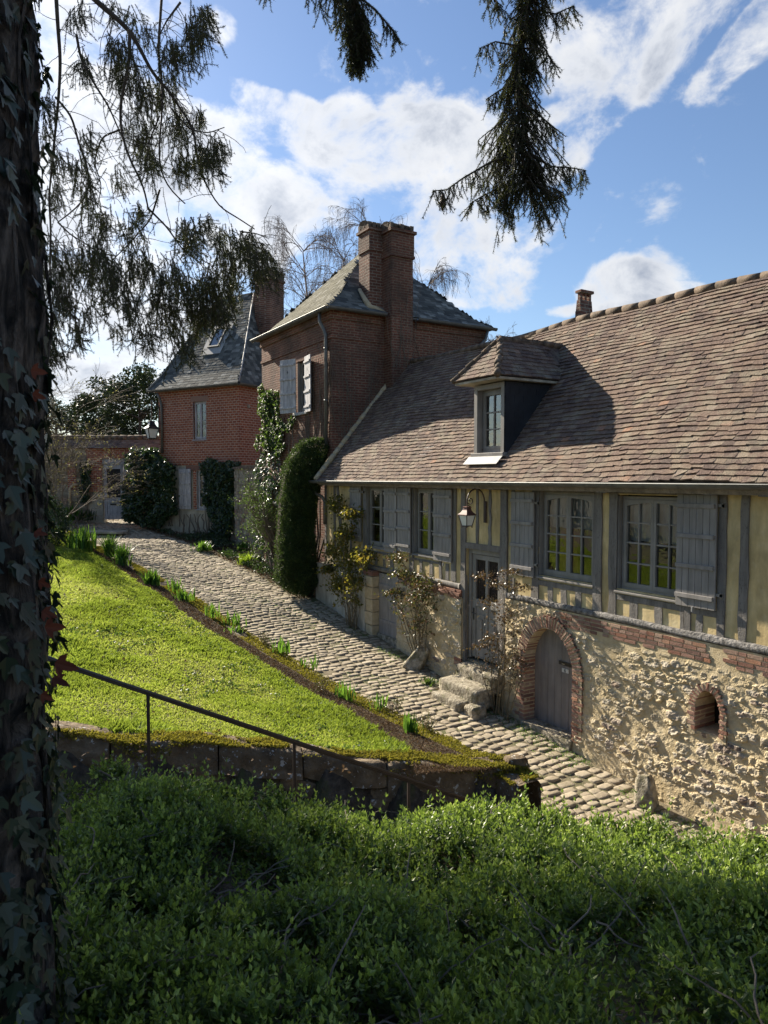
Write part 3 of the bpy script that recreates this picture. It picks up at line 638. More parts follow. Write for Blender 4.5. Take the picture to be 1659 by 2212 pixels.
# ---- lower walls
def inarch(Y, z, yc, hw, zb, zs, zt):
    """pointed/segmental arch opening test"""
    if z < zb or abs(Y - yc) > hw: return False
    if z <= zs: return True
    t = (z - zs) / (zt - zs)
    return t < 1 and abs(Y - yc) < hw * math.sqrt(max(0, 1 - t ** 1.75)) * (1 - .0 * t)
ARC = dict(yc=8.155, hw=.525, zb=-4.02, zs=-3.0, zt=-2.385); VEN = dict(yc=5.38, hw=.165, zb=-3.2, zs=-2.9, zt=-2.66)
RX = 7.95
def rubble(y_hi, y_lo, z0f, z1f, X0, holes, seed, step=.015, amp=.028, name='rubble_wall', dens=1.0):
    r = np.random.default_rng(seed); ny = int((y_hi - y_lo) / step); zmin = min(z0f(y_hi), z0f(y_lo)); nz = int((z1f(0) - zmin) / step)
    Y = y_hi - np.arange(ny + 1) * (y_hi - y_lo) / ny; Z = zmin + np.arange(nz + 1) * (z1f(0) - zmin) / nz
    YY, ZZ = np.meshgrid(Y, Z, indexing='ij')
    h = .02 * fbm(YY * 1.3, ZZ * 1.6, 4, seed) + .011 * fbm(YY * 11, ZZ * 14, 5, seed + 3, .62); st = np.zeros_like(h); tone = np.zeros_like(h)
    zz = zmin
    wx = .03 * fbm(YY * 8, ZZ * 8, 3, seed + 5); wz = .03 * fbm(YY * 8 + 9, ZZ * 8, 3, seed + 6); rough = fbm(YY * 22, ZZ * 30, 3, seed + 9)
    while zz < z1f(0):
        rh = r.uniform(.07, .16); yy = y_lo
        while yy < y_hi:
            rw = r.uniform(.09, .32)
            if r.random() < .80 * dens:
                cy = yy + rw / 2 + r.uniform(-.03, .03); cz = zz + rh / 2 + r.uniform(-.03, .03); aw = rw * r.uniform(.36, .5); ah = rh * r.uniform(.34, .5)
                i0 = max(0, int((y_hi - cy - rw) / step)); i1 = min(ny + 1, int((y_hi - cy + rw) / step) + 1); j0 = max(0, int((cz - zmin - rh) / step)); j1 = min(nz + 1, int((cz - zmin + rh) / step) + 1)
                if i1 > i0 and j1 > j0:
                    sl = (slice(i0, i1), slice(j0, j1)); u = (YY[sl] + wx[sl] - cy) / aw; v = (ZZ[sl] + wz[sl] - cz) / ah
                    d = (np.abs(u) ** 2.6 + np.abs(v) ** 2.6); pr = r.uniform(.2, 1.0) * amp
                    # stone face: steep lower lip, tilted plane, broken surface
                    f = np.clip((1 - d) * 4, 0, 1) * (pr * (1 + .35 * u * r.uniform(-1, 1) + .3 * v * r.uniform(-1, 1)) + .03 * rough[sl])
                    msk = f > 0.001
                    h[sl] = np.where(msk, np.maximum(h[sl], h[sl] * .5 + f), h[sl]); st[sl] = np.where(msk, np.maximum(st[sl], np.clip((1 - d) * 3, 0, 1)), st[sl]); tone[sl] = np.where(msk, r.random(), tone[sl])
            yy += rw
        zz += rh
    sm = np.clip(.72 + 1.5 * fbm(YY * .8, ZZ * 1.1, 3, seed + 21) - .35 * np.exp(-((YY - 7.2) / .9) ** 2), .25, 1.05); h = h * sm; st = st * np.clip(sm * 1.3 - .15, 0, 1)   # places where the pointing is spread flush
    bb = np.clip((ZZ - z1f(0) + .34) / .08, 0, 1) * (YY < 7.95) * (YY > 3.0)      # brick band keeps flatter
    h = h * (1 - .97 * bb) + .002 * bb; st = st * (1 - bb)
    h = h + np.clip((-3.3 - ZZ) * .06, 0, .08)
    XX = X0 - h; V = np.stack([XX, YY, ZZ], -1).reshape(-1, 3)
    i = np.arange(ny)[:, None] * (nz + 1) + np.arange(nz)[None]
    cyy = (YY[:-1, :-1] + YY[1:, 1:]) / 2; czz = (ZZ[:-1, :-1] + ZZ[1:, 1:]) / 2
    keep = np.ones_like(cyy, bool)
    for H in holes:
        t = np.clip((czz - H['zs']) / (H['zt'] - H['zs']), 0, 1); hw = np.where(czz <= H['zs'], H['hw'], H['hw'] * np.sqrt(np.clip(1 - t ** 1.75, 0, 1)))
        keep &= ~((np.abs(cyy - H['yc']) < hw + .03) & (czz > H['zb'] - .3) & (czz < H['zt'] + .03) & (hw > 0) & ((czz > H['zb']) | (H['zb'] < -3.9)))
    Fc = np.stack([i, i + 1, i + nz + 2, i + nz + 1], -1)[keep]
    o = fast(name, V, Fc, MT['rubble'], None, None, False, vcol=(st * (.15 + .85 * tone)).reshape(-1)); return o
def rubblemat():
    m, nt, b, out = newmat('rubble_and_lime_mortar'); st = attr(nt, 'stone')
    mo = ramp(nt, noise(nt, 7, 6, .6), [(.3, (.44, .345, .20)), (.55, (.58, .475, .30)), (.75, (.66, .56, .38))])
    sc = ramp(nt, st, [(.12, (.58, .48, .31)), (.4, (.50, .43, .31)), (.62, (.40, .34, .25)), (.8, (.56, .50, .40)), (.93, (.33, .26, .20)), (1, (.18, .145, .13))])
    sc = mixc(nt, 1.0, sc, ramp(nt, noise(nt, 30, 6, .7), [(.3, (.7, .7, .7)), (.7, (1.2, 1.2, 1.2))]), 'MULTIPLY')
    f = ramp(nt, st, [(.05, (0, 0, 0)), (.25, (1, 1, 1))]); c = mixc(nt, f, mo, sc)
    nt.links.new(c, b.inputs['Base Color']); b.inputs['Roughness'].default_value = .95; b.inputs['Specular IOR Level'].default_value = .15
    bump(nt, b, noise(nt, 55, 8, .7), .9, .02); return m
MT['rubble'] = rubblemat()
own(rubble(9.22, 1.2, lambda y: -4.75, lambda y: -2.06, RX, [ARC, VEN], 21), house)
own(rubble(12.68, 10.42, lambda y: -4.1, lambda y: -2.22, 7.93, [], 33, amp=.03), house)
# backing so that nothing shows through the holes, and reveals
m = M(); m.box(FF_, A(9.2), A(8.75), -4.8, -2.05, -.22, -.03); m.box(FF_, A(7.6), A(5.62), -4.8, -2.05, -.22, -.03); m.box(FF_, A(5.14), A(-1), -4.8, -2.05, -.22, -.03); m.box(FF_, A(8.75), A(7.6), -2.3, -2.05, -.22, -.03)
m.box(FF_, A(5.62), A(5.14), -2.55, -2.05, -.22, -.03); m.box(FF_, A(5.62), A(5.14), -4.8, -3.3, -.22, -.03)
m.box(FF_, A(12.66), A(10.4), -4.3, -2.0, -.22, -.04)
m.box(FF_, A(16.2), A(13.5), -4.3, -2.0, -.22, -.001)
m.box(Fr((8, 9.3, 0), (1, 0, 0)), -.04, .4, -4.3, -3.33, -.08, .04)
part(m, 'wall_core', MT['mortar'], house)
m = M(); m.box(FF_, A(10.4), A(9.25), -4.3, -3.36, -.2, -.02); part(m, 'door_plinth', MT['stone'], house)
def arch_bricks(H, X0, ring, nb, nm, reveal, rows_side, bh=.062, ln=.2, both=True):
    """brick ring round an opening + brick reveal"""
    m = M(); yc, hw, zb, zs, zt = H['yc'], H['hw'], H['zb'], H['zs'], H['zt']
    def P(t):  # t in -1..1 around the arch
        s = 1 - abs(t); z = zs + (zt - zs) * s; yy = hw * math.sqrt(max(0, 1 - s ** 1.75)); return (yc + (yy if t < 0 else -yy), z)
    # equal-length samples
    ts = np.linspace(-1, 1, 400); pts = np.array([P(t) for t in ts]); seg = np.r_[0, np.cumsum(np.linalg.norm(np.diff(pts, axis=0), axis=1))]
    for k in range(nb):
        s = seg[-1] * (k + .5) / nb; y = np.interp(s, seg, pts[:, 0]); z = np.interp(s, seg, pts[:, 1]); y2 = np.interp(s + .01, seg, pts[:, 0]); z2 = np.interp(s + .01, seg, pts[:, 1]); y1 = np.interp(s - .01, seg, pts[:, 0]); z1 = np.interp(s - .01, seg, pts[:, 1])
        t = np.array([0, y2 - y1, z2 - z1]); t /= np.linalg.norm(t); n = np.cross(t, np.array([-1., 0, 0])); n = n if n[2] > 0 or abs(n[1]) > .9 else -n
        if (n[1] * (y - yc) + n[2] * (z - zs + .2)) < 0: n = -n
        w = seg[-1] / nb * .5 - random.uniform(.008, .013); f = Fr((X0, y, z), t, n, (-1, 0, 0)); L = ln * random.uniform(.85, 1.08)
        m.box(f, -w, w, .0 + random.uniform(0, .012), L, -reveal if ring > 1 else -.08, random.uniform(.010, .018), j=.006)
    nr = int((zs - zb) / bh)
    for r_ in range(nr):
        z = zb + (r_ + .5) * (zs - zb) / nr; h = (zs - zb) / nr * .5 - random.uniform(.008, .012)
        for sgn in (1, -1):
            L = (ln if r_ % 2 else ln * .62) * random.uniform(.9, 1.1); y = yc + sgn * hw
            f = Fr((X0, y, z), (0, sgn, 0), (0, 0, 1), (-1, 0, 0)); c1 = random.uniform(.010, .018)
            m.box(f, random.uniform(-.004, .006), L, -h, h, -.10 if r_ % 2 else -.2, c1, j=.006)
            if r_ % 2: m.box(f, random.uniform(-.004, .006), .1, -h, h, -reveal, -.11, j=.005)
            else: m.box(f, random.uniform(-.004, .006), .1, -h, h, -reveal, -.212, j=.005)
    part(m, nm, MT['bk'], house)
    # mortar bed just behind the brick faces, and the reveal lining
    m = M(); N_ = 40; inner = []; outer = []
    zl = np.linspace(zb - .05, zs, 6)
    for z in zl: inner.append((yc + hw + .006, z)); outer.append((yc + hw + ln * .95, z))
    for t in np.linspace(-1, 1, N_):
        y, z = P(t); d = np.array([y - yc, z - zs + .25]); d /= np.linalg.norm(d); inner.append((y + d[0] * .006, z + d[1] * .006)); outer.append((y + d[0] * ln * .95, z + d[1] * ln * .95))
    for z in zl[::-1]: inner.append((yc - hw - .006, z)); outer.append((yc - hw - ln * .95, z))
    V = []; n = len(inner)
    for (y, z) in inner: V.append((X0 - .002, y, z))
    for (y, z) in outer: V.append((X0 - .006, y, z))
    for (y, z) in inner: V.append((X0 + reveal, y, z))
    Fc = [(i, i + 1, n + i + 1, n + i) for i in range(n - 1)] + [(i, 2 * n + i, 2 * n + i + 1, i + 1) for i in range(n - 1)]
    m.add(V, Fc); part(m, 'mortar_bed', MT['mortar'], house)
arch_bricks(ARC, RX - .035, 2, 36, 'arch_bricks', .27, 0)
arch_bricks(VEN, RX - .03, 2, 15, 'vent_bricks', .4, 0, .055, .1)
# brick band under the sole beam
for (yh, ylo) in ((7.98, 7.0), (6.95, 5.45), (5.2, 1.3)):
    m = M(); z = -2.075
    for r_ in range(4):
        z1 = z - .052
        y = yh - (.06 if r_ % 2 else 0)
        while y > ylo:
            w = random.uniform(.1, .13) if random.random() < .6 else .2
            if not (r_ == 3 and random.random() < .2): m.box(FF_, A(y), A(y) + w - .013, z1 - .002, z - .012, .02, .062 + random.uniform(-.002, .003), j=.003)
            y -= w
        z -= .058
    part(m, 'brick_band', MT['bk'], house)
# brick capping of the left stone panel + quoins
m = M()
for r_ in range(3):
    zt = -2.098 - r_ * .058; y = 12.6 - (.06 if r_ % 2 else 0)
    ylast = 10.43
    while y > ylast + .03:
        w = min(random.uniform(.16, .2), y - ylast); m.box(FF_, A(y), A(y) + w - .01, zt - .05, zt, .04, .075 + random.uniform(-.008, .012) + (.02 if r_ == 1 else 0), j=.006); y -= w
part(m, 'brick_course', MT['bk'], house); m = M()
for r_ in range(4):
    m.box(FF_, A(10.62), A(10.40), -3.62 + r_ * .065, -3.565 + r_ * .065, .06, .09, j=.006)
part(m, 'door_foot_bricks', MT['bk'], house)
m = M(); m.prism(FF_, [(A(12.66), -3.95), (A(10.42), -4.1), (A(10.42), -2.25), (A(12.66), -2.25)], .0, .05); part(m, 'panel_core', MT['mortar'], house)
# arched cellar door
cel = bpy.data.objects.new('arched_cellar_door', None); COL.objects.link(cel); cel.location = (8.2, 8.18, -4.0); own(cel, house)
CF = Fr((8.17, 0, 0), (0, -1, 0)); m = M(); np_ = 7; y0 = ARC['yc'] + ARC['hw'] + .02; y1 = ARC['yc'] - ARC['hw'] - .02
def archz(Y):
    d = min(1, abs(Y - ARC['yc']) / (ARC['hw'] + .03)); s = (1 - d * d) ** (1 / 1.75); return ARC['zs'] + (ARC['zt'] - ARC['zs']) * s + .02
for k in range(np_):
    ya = y0 + (y1 - y0) * k / np_; yb = y0 + (y1 - y0) * (k + 1) / np_
    top = [(A(yy), archz(yy)) for yy in np.linspace(yb + .003, ya - .003, 6)]
    m.prism(CF, [(A(ya - .003), -4.0), (A(yb + .003), -4.0)] + top, 0, .03)
m.box(CF, A(y0), A(y1), -4.0, -2.9, -.02, .024)
sub(m, 'door_boards', MT['cellar'], cel, bevel=.004)
m = M(); C7 = lambda x, y: onX((1800 + x / 1.3554) / 1.8228, (1850 + y / 1.3554) / 1.8228, 8.135)
qa, qb = C7(545, 1016), C7(590, 1046); m.box(CF, A(qa[1]), A(7.80), qb[2] - .01, qa[2], .03, .045); sub(m, 'iron_strap', MT['black'], cel)
m = M(); m.box(CF, A(qa[1]) + .07, A(qa[1]) + .13, qa[2] - .045, qa[2] - .03, .045, .052); sub(m, 'letter_slot', MT['stone'], cel)
m = M(); pa, pb = C7(565, 1058), C7(600, 1090); pa[1] += .02; pb[1] += .02; m.box(CF, A(pa[1]), A(pb[1]), pb[2], pa[2], .03, .04); sub(m, 'number_plate', MT['curtain'], cel)
tc_ = bpy.data.curves.new('digit', 'FONT'); tc_.body = '6'; tc_.size = .085; tc_.align_x = 'CENTER'; tc_.align_y = 'CENTER'; tc_.extrude = .001
to = bpy.data.objects.new('digit', tc_); COL.objects.link(to); bpy.context.view_layer.update()
dm = bpy.data.meshes.new_from_object(to.evaluated_get(bpy.context.evaluated_depsgraph_get())); bpy.data.objects.remove(to)
dig = bpy.data.objects.new('house_number', dm); COL.objects.link(dig); dm.materials.clear(); dm.materials.append(MT['black']); dig.parent = cel
from mathutils import Matrix
Mx = Matrix(((0, 0, -1, 8.17 - .0425), (-1, 0, 0, (pa[1] + pb[1]) / 2), (0, 1, 0, (pa[2] + pb[2]) / 2), (0, 0, 0, 1))); dm.transform(Mx); dig.location = (-8.2, -8.18, 4.0)
m = M(); m.box(FF_, A(8.72), A(7.6), -4.25, -4.0, -.35, .16, j=.03); part(m, 'cellar_threshold', MT['stone'], house, bevel=.015)
# ventilation opening: dark back and brick soffit lined by arch_bricks
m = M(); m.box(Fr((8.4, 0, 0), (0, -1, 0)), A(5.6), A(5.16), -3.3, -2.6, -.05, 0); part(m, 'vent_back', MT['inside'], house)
m = M(); m.box(FF_, A(5.56), A(5.20), -3.3, -3.2, -.4, .03, j=.015); part(m, 'vent_sill', MT['mortar'], house)
# plank cellar door on the left, jamb stones and pale plastered plinth
m = M(); PF = Fr((8.0, 0, 0), (0, -1, 0))
for k in range(6): m.box(PF, A(13.48) + .80 * k / 6 + .003, A(13.48) + .80 * (k + 1) / 6 - .003, -3.46, -2.12, .0, .03)
m.box(PF, A(13.48), A(12.68), -3.44, -2.14, -.03, .02); m.box(PF, A(13.46), A(12.70), -3.2, -3.13, .03, .05); m.box(PF, A(13.46), A(12.70), -2.42, -2.35, .03, .05)
part(m, 'plank_door', MT['shutter'], house, bevel=.003)
m = M()
for k, (z0, z1) in enumerate([(-3.62, -3.3), (-3.29, -3.0), (-2.99, -2.72), (-2.71, -2.45), (-2.44, -2.2)]): m.box(FF_, A(13.78 + .03 * (k % 2)), A(13.49), z0, z1, -.05, .2 + .01 * (k % 2), j=.02)
part(m, 'stone_jamb', MT['mortar'], house, bevel=.012)
m = M()
for r_ in range(3): m.box(FF_, A(13.9), A(13.49), -2.19 + r_ * .04 - .0, -2.155 + r_ * .04, -.05, .2, j=.006)
part(m, 'jamb_bricks', MT['bk'], house)
m = M(); m.prism(FF_, [(A(16.35), -3.6), (A(13.8), -4.0), (A(13.8), -2.2), (A(15.5), -2.18), (A(16.35), -2.18)], -.05, .22); part(m, 'plastered_plinth', MT['palepl'], house, bevel=.02)
m = M(); m.box(FF_, A(13.5), A(12.66), -4.0, -3.46, -.1, .1, j=.04); part(m, 'plank_door_threshold', MT['stone'], house, bevel=.02)

# ---- main roof
EX, EZ = 7.62, -.09; RXr, RZ = 10.2, 2.95
sl_ = np.array([RXr - EX, 0, RZ - EZ]); SL = np.linalg.norm(sl_); sl_ /= SL
RF = Fr((EX, 15.98, EZ), (0, -1, 0), sl_)          # a = 15.98 - Y
DORM = (15.98 - 10.12, 15.98 - 9.38)
def in_main(a, b):
    Y = 15.98 - a; X = EX + sl_[0] * b
    if 9.42 < Y < 10.08 and X > 8.05 and X < 9.45: return False
    return True
m = M(); tiles(m, RF, 15.98 - YR, SL - .02, in_main, .155, .094, .024, .014)
# sagging, undulating surface
V = np.array(m.V); aa = (V - RF.o).dot(RF.u); bb = (V - RF.o).dot(RF.v)
V += RF.w[None] * (.075 * fbm(aa * .5, bb * .8, 3, 40) - .02 * np.sin(aa * .45))[:, None]; m.V = [tuple(v) for v in V]
roof = part(m, 'tiled_roof', MT['tile'], house)
m = M(); m.prism(Fr((0, 15.98, 0), (1, 0, 0)), [(EX + .03, EZ - .03), (RXr, RZ - .06), (RXr + 2.6, RZ - 3.2), (RXr + 2.5, RZ - 3.3), (RXr, RZ - .18), (EX + .1, EZ - .12)], 0, 15.98 - YR)
part(m, 'roof_boarding', MT['timber'], house)
m = M(); pts = [np.array([RXr - .02, Y, RZ - .01 + .03 * math.sin(Y * .9) + .02 * math.sin(Y * 2.1)]) for Y in np.arange(15.9, YR, -.36)]
for i in range(len(pts) - 1):
    d = pts[i + 1] - pts[i]; m.tube([pts[i] - d * .03, pts[i + 1] + d * .05], [.068, .060], 9)
part(m, 'ridge_tiles', MT['ridge'], house, smooth=True)
m = M()   # mortar fillet where the roof dies into the brick house wall
for i in range(20):
    t = i / 20; p = RF.p(.03, SL * t, .03); q = RF.p(.03, SL * (t + .055), .03); m.tube([p, q], [.07 * random.uniform(.8, 1.2), .07], 6)
part(m, 'verge_mortar', MT['mortar'], house, smooth=True)
# gutter with joints
def gutter(parent, p0, p1, r=.06, nm='gutter', out=(-1, 0, 0)):
    p0 = np.array(p0, float); p1 = np.array(p1, float); L = np.linalg.norm(p1 - p0); d = (p1 - p0) / L; o = np.array(out, float); m = M()
    k = int(L / .5); nb = 9; V = []; Fc = []
    ring = []
    for j in range(nb + 1): an = math.pi * j / nb; ring.append(o * -math.cos(an) * r + np.array([0, 0, -math.sin(an) * r]))
    ring2 = [q * .86 for q in ring][::-1]; prof = ring + ring2; n = len(prof)
    sg = 0; 
    vs = []
    for s in (0, L):
        for q in prof: vs.append(p0 + d * s + q)
    m.add(vs, [(j, (j + 1) % n, n + (j + 1) % n, n + j) for j in range(n)] + [list(range(n)), list(range(n, 2 * n))[::-1]])
    m.tube([p0 + o * r, p1 + o * r], .011, 6)
    for i in range(k + 1):
        s = L * i / k; vs = []
        for ds in (-.012, .012):
            for q in ring: vs.append(p0 + d * (s + ds) + q * 1.07)
        nn = nb + 1; m.add(vs, [(j, j + 1, nn + j + 1, nn + j) for j in range(nb)])
    return part(m, nm, MT['zinc'], parent)
gutter(house, (7.58, 16.25, -.10), (7.58, YR, -.08), .062)
m = M(); m.tube([(7.6, 16.22, -.13), (7.6, 16.22, -.3), (7.72, 16.2, -.42), (7.88, 16.15, -.5), (7.93, 16.1, -.62), (7.93, 16.1, -1.2)], .04, 10); part(m, 'downpipe', MT['zinc'], house, smooth=True)
# rafter feet
m = M()
for Y in (10.85, 9.34, 14.5, 6.96, 5.3, 4.6, 12.4): m.box(FF_, A(Y) - .08, A(Y) + .08, -.22, -.13, 0, .28, j=.01)
part(m, 'rafter_feet', MT['timber'], house)
# ---- dormer
dorm = bpy.data.objects.new('dormer', None); COL.objects.link(dorm); dorm.location = (8.0, 9.76, .4); own(dorm, house)
DX = 8.0; DY0, DY1 = 10.17, 9.35; DZ0, DZ1 = .42, 1.62
DFr = Fr((DX, 0, 0), (0, -1, 0))
m = M(); f = .09
m.box(DFr, A(DY0), A(DY0) + f, DZ0, DZ1, -.12, .0); m.box(DFr, A(DY1) - f, A(DY1), DZ0, DZ1, -.12, 0); m.box(DFr, A(DY0) + f, A(DY1) - f, DZ1 - f, DZ1, -.12, -.001); m.box(DFr, A(DY0) - .03, A(DY1) + .03, DZ0 - .07, DZ0, -.12, .05)
sub(m, 'frame', MT['joinery'], dorm, bevel=.005)
wx0, wx1 = A(DY0) + f, A(DY1) - f
m = M(); t = .045
m.box(DFr, wx0, wx0 + .05, DZ0, DZ1 - f, -.17, -.12); m.box(DFr, wx1 - .05, wx1, DZ0, DZ1 - f, -.17, -.12); m.box(DFr, wx0 + .05, wx1 - .05, DZ0, DZ0 + .07, -.17, -.12); m.box(DFr, wx0 + .05, wx1 - .05, DZ1 - f - .05, DZ1 - f, -.17, -.12)
m.box(DFr, wx0 + .05, wx0 + .05 + t, DZ0 + .07, DZ1 - f - .05, -.165, -.11); m.box(DFr, wx1 - .05 - t, wx1 - .05, DZ0 + .07, DZ1 - f - .05, -.165, -.11)
m.box(DFr, wx0 + .09, wx1 - .09, DZ0 + .07, DZ0 + .12, -.164, -.111); m.box(DFr, wx0 + .09, wx1 - .09, DZ1 - f - .1, DZ1 - f - .05, -.164, -.111)
xm = (wx0 + wx1) / 2; m.box(DFr, xm - .013, xm + .013, DZ0 + .12, DZ1 - f - .1, -.155, -.118)
for k in (1, 2): zz = DZ0 + .12 + (DZ1 - f - .1 - DZ0 - .12) * k / 3; m.box(DFr, wx0 + .095, wx1 - .095, zz - .012, zz + .012, -.154, -.119)
sub(m, 'sash', MT['joinery'], dorm, bevel=.003)
m = M(); m.add([DFr.p(wx0 + .09, DZ0 + .1, -.14), DFr.p(wx1 - .09, DZ0 + .1, -.14), DFr.p(wx1 - .09, DZ1 - f - .07, -.14), DFr.p(wx0 + .09, DZ1 - f - .07, -.14)], [(0, 1, 2, 3)]); sub(m, 'pane', MT['glass'], dorm)
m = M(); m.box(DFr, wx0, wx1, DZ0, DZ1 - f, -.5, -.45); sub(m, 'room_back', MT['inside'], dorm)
def rx(z): return EX + (z - EZ) * sl_[0] / sl_[2]
m = M()
for Y in (DY0 - .0, DY1 + .03):
    g2 = Fr((0, Y, 0), (1, 0, 0)); m.prism(g2, [(DX + .002, DZ0 - .1), (DX + .002, DZ1), (rx(DZ1) + .2, DZ1), (rx(DZ0) + .05, DZ0 - .1)], -.0, .03)
    # slate courses on the cheek
sub(m, 'cheek', MT['cheek'], dorm)
m = M(); g2 = Fr((0, DY1 - .0, 0), (1, 0, 0))
z = DZ0; r_ = 0
while z < DZ1 - .02:
    x = DX + .02 - (.1 if r_ % 2 else 0)
    while x < rx(z) - .0:
        w = .2
        if x + w > DX + .02: m.box(g2, max(x, DX + .004) + .002, x + w - .002, z, min(z + .16, DZ1), .0, .006 + random.uniform(0, .005))
        x += w
    z += .14; r_ += 1
sub(m, 'cheek_slates', MT['cheek'], dorm)
# dormer roof: hipped front
oy0, oy1 = 10.44, 9.2; ox = 7.72; ez = 1.70; ap = np.array([8.30, 9.82, 2.44]); bk = np.array([rx(2.44) + .05, 9.82, 2.44])
m = M()
def face_tiles(m, e0, e1, tops, exp=.1, wid=.15, th=.016):
    e0 = np.array(e0, float); e1 = np.array(e1, float); u = e1 - e0; L = np.linalg.norm(u); u /= L; v = np.array(tops[0]) - e0; v = v - u * v.dot(u); H = np.linalg.norm(v); v /= H
    fr = Fr(e0, u, v); poly = [(0, 0), (L, 0)] + [((np.array(t) - e0).dot(u), (np.array(t) - e0).dot(v)) for t in tops]
    def ins(a, b):
        c = False; n = len(poly); j = n - 1
        for i in range(n):
            xi, yi = poly[i]; xj, yj = poly[j]
            if ((yi > b) != (yj > b)) and (a < (xj - xi) * (b - yi) / (yj - yi + 1e-12) + xi): c = not c
            j = i
        return c
    tiles(m, fr, L, H, ins, wid, exp, th, .004)
    m.add([fr.p(a, b, -.012) for a, b in poly], [list(range(len(poly)))])
    return fr
xe = rx(ez) + .12
face_tiles(m, (ox, oy0, ez), (ox, oy1, ez), [ap])
face_tiles(m, (ox, oy1, ez), (xe, oy1, ez), [bk, ap])
face_tiles(m, (xe, oy0, ez), (ox, oy0, ez), [ap, bk])
sub(m, 'dormer_roof', MT['tile'], dorm)
m = M(); ridge_caps(m, (ox, oy0, ez + .01), ap, .05, .16); ridge_caps(m, (ox, oy1, ez + .01), ap, .055, .13); ridge_caps(m, ap, bk, .06, .25); sub(m, 'hip_tiles', MT['ridge'], dorm, smooth=True)
m = M(); m.box(Fr((0, 0, 0), (1, 0, 0), (0, 0, 1)), ox + .03, xe, ez - .06, ez - .02, -oy0 + .03, -oy1 - .03); sub(m, 'soffit', MT['palepl'], dorm)
m = M(); p = [RF.p(15.98 - 10.22, (7.98 - EX) / sl_[0] - .02, .045), RF.p(15.98 - 9.3, (7.98 - EX) / sl_[0] - .02, .045), RF.p(15.98 - 9.32, (7.98 - EX) / sl_[0] - .2, .05), RF.p(15.98 - 10.24, (7.98 - EX) / sl_[0] - .2, .05)]
q = [v + RF.w * .012 for v in p]; m.add(p + q, [(0, 3, 2, 1), (4, 5, 6, 7), (0, 1, 5, 4), (1, 2, 6, 5), (2, 3, 7, 6), (3, 0, 4, 7)]); sub(m, 'lead_apron', MT['lead'], dorm)
# small rear chimney behind the ridge
p = onX(1242, 683, 10.9); p2 = onX(1254, 690, 10.9); zt = onX(1262, 622, 10.9)[2]; cy0, cy1 = p[1], p2[1]; zb = 2.2
ch = bpy.data.objects.new('chimney', None); COL.objects.link(ch); ch.location = (11.1, (cy0 + cy1) / 2, zb); own(ch, house)
m = M(); g3 = Fr((10.9, 0, 0), (0, -1, 0)); H_ = zt - zb
m.box(g3, A(cy0), A(cy1), zb, zb + H_ - .42, -.36, 0, j=.01)
m.prism(g3, [(A(cy0) + .01, zb + H_ - .42), (A(cy1) - .01, zb + H_ - .42), (A(cy1) - .035, zb + H_ - .2), (A(cy0) + .035, zb + H_ - .2)], -.35, -.01)
for cc_ in (-.34, -.21, -.09): m.box(g3, A(cy0) + .04, A(cy1) - .04, zb + H_ - .2, zb + H_ - .06, cc_, cc_ + .06)
m.box(g3, A(cy0) + .0, A(cy1) - .0, zb + H_ - .06, zb + H_, -.37, .0, j=.015)
sub(m, 'stack', MT['chimb'], ch)
# ================================================================== BRICK HOUSE WITH PYRAMID SLATE ROOF
BX0, BX1, BY0, BY1, BZ = 8.1, 12.95, 16.0, 20.75, 4.08
bh = thing('square_brick_house', 'tall dark brown brick house with hipped slate roof and twin chimney in the middle', 'house', (10.5, 18.4, -3.0))
BF = Fr((BX0, 0, 0), (0, -1, 0)); BS = Fr((0, BY0, 0), (1, 0, 0))     # front (a=-Y), near side (a=X)
WHO = [(18.08, 17.54, 1.76, 3.14)]
m = M(); wall_with_holes(m, BF, BY1, BY0 + .25, -3.6, BZ + .1, WHO, -.25, 0); m.box(BS, BX0, BX1, -3.6, BZ + .1, -.25, 0)
m.box(Fr((BX1, 0, 0), (0, 1, 0)), BY0 + .25, BY1, -3.6, BZ + .1, -.25, 0); m.box(Fr((0, BY1, 0), (-1, 0, 0)), -BX1 + .25, -BX0 - .25, -3.6, BZ + .1, -.25, 0)
part(m, 'brick_wall', MT['brick'], bh)
m = M()   # cornice and string band
m.box(BF, A(BY1) - .02, A(BY0) + .035, BZ - .14, BZ + .06, 0, .05); m.box(BF, A(BY1) - .02, A(BY0) + .03, BZ - .62, BZ - .55, 0, .03)
m.box(BS, BX0, 9.5, BZ - .62, BZ - .55, 0, .028); m.box(BS, BX0, 9.5, BZ - .14, BZ + .06, 0, .048); m.box(BS, 10.6, BX1, BZ - .14, BZ + .06, 0, .048)
part(m, 'cornice', MT['brick'], bh)
m = M(); m.box(BF, A(18.2), A(17.42), 3.14, 3.32, -.02, .012); part(m, 'window_lintel', MT['bk'], bh)
window(bh, BF, A(18.07), A(17.55), 1.78, 3.13, 2, 1, 3, 0, rec=.12, frame=.04, sill=False, curtain=[(0, .45, .0, .98)])
m = M(); m.box(BF, A(18.3), A(17.4), 1.68, 1.76, -.2, .07, j=.01); part(m, 'window_sill', MT['lead'], bh, bevel=.01)
shutter(bh, BF, A(18.72), A(18.12), 1.76, 3.24, .03, 4, 4, MT['oldshut'], 22, 'R', True)
shutter(bh, BF, A(17.52), A(17.0), 1.72, 3.2, .03, 4, 4, MT['oldshut'], 8, 'L', True)
# lower window with shutter glimpsed behind the yew
m = M(); m.box(BF, A(17.7), A(17.2), -1.4, -.2, .0, .04); part(m, 'lower_shutter', MT['oldshut'], bh)
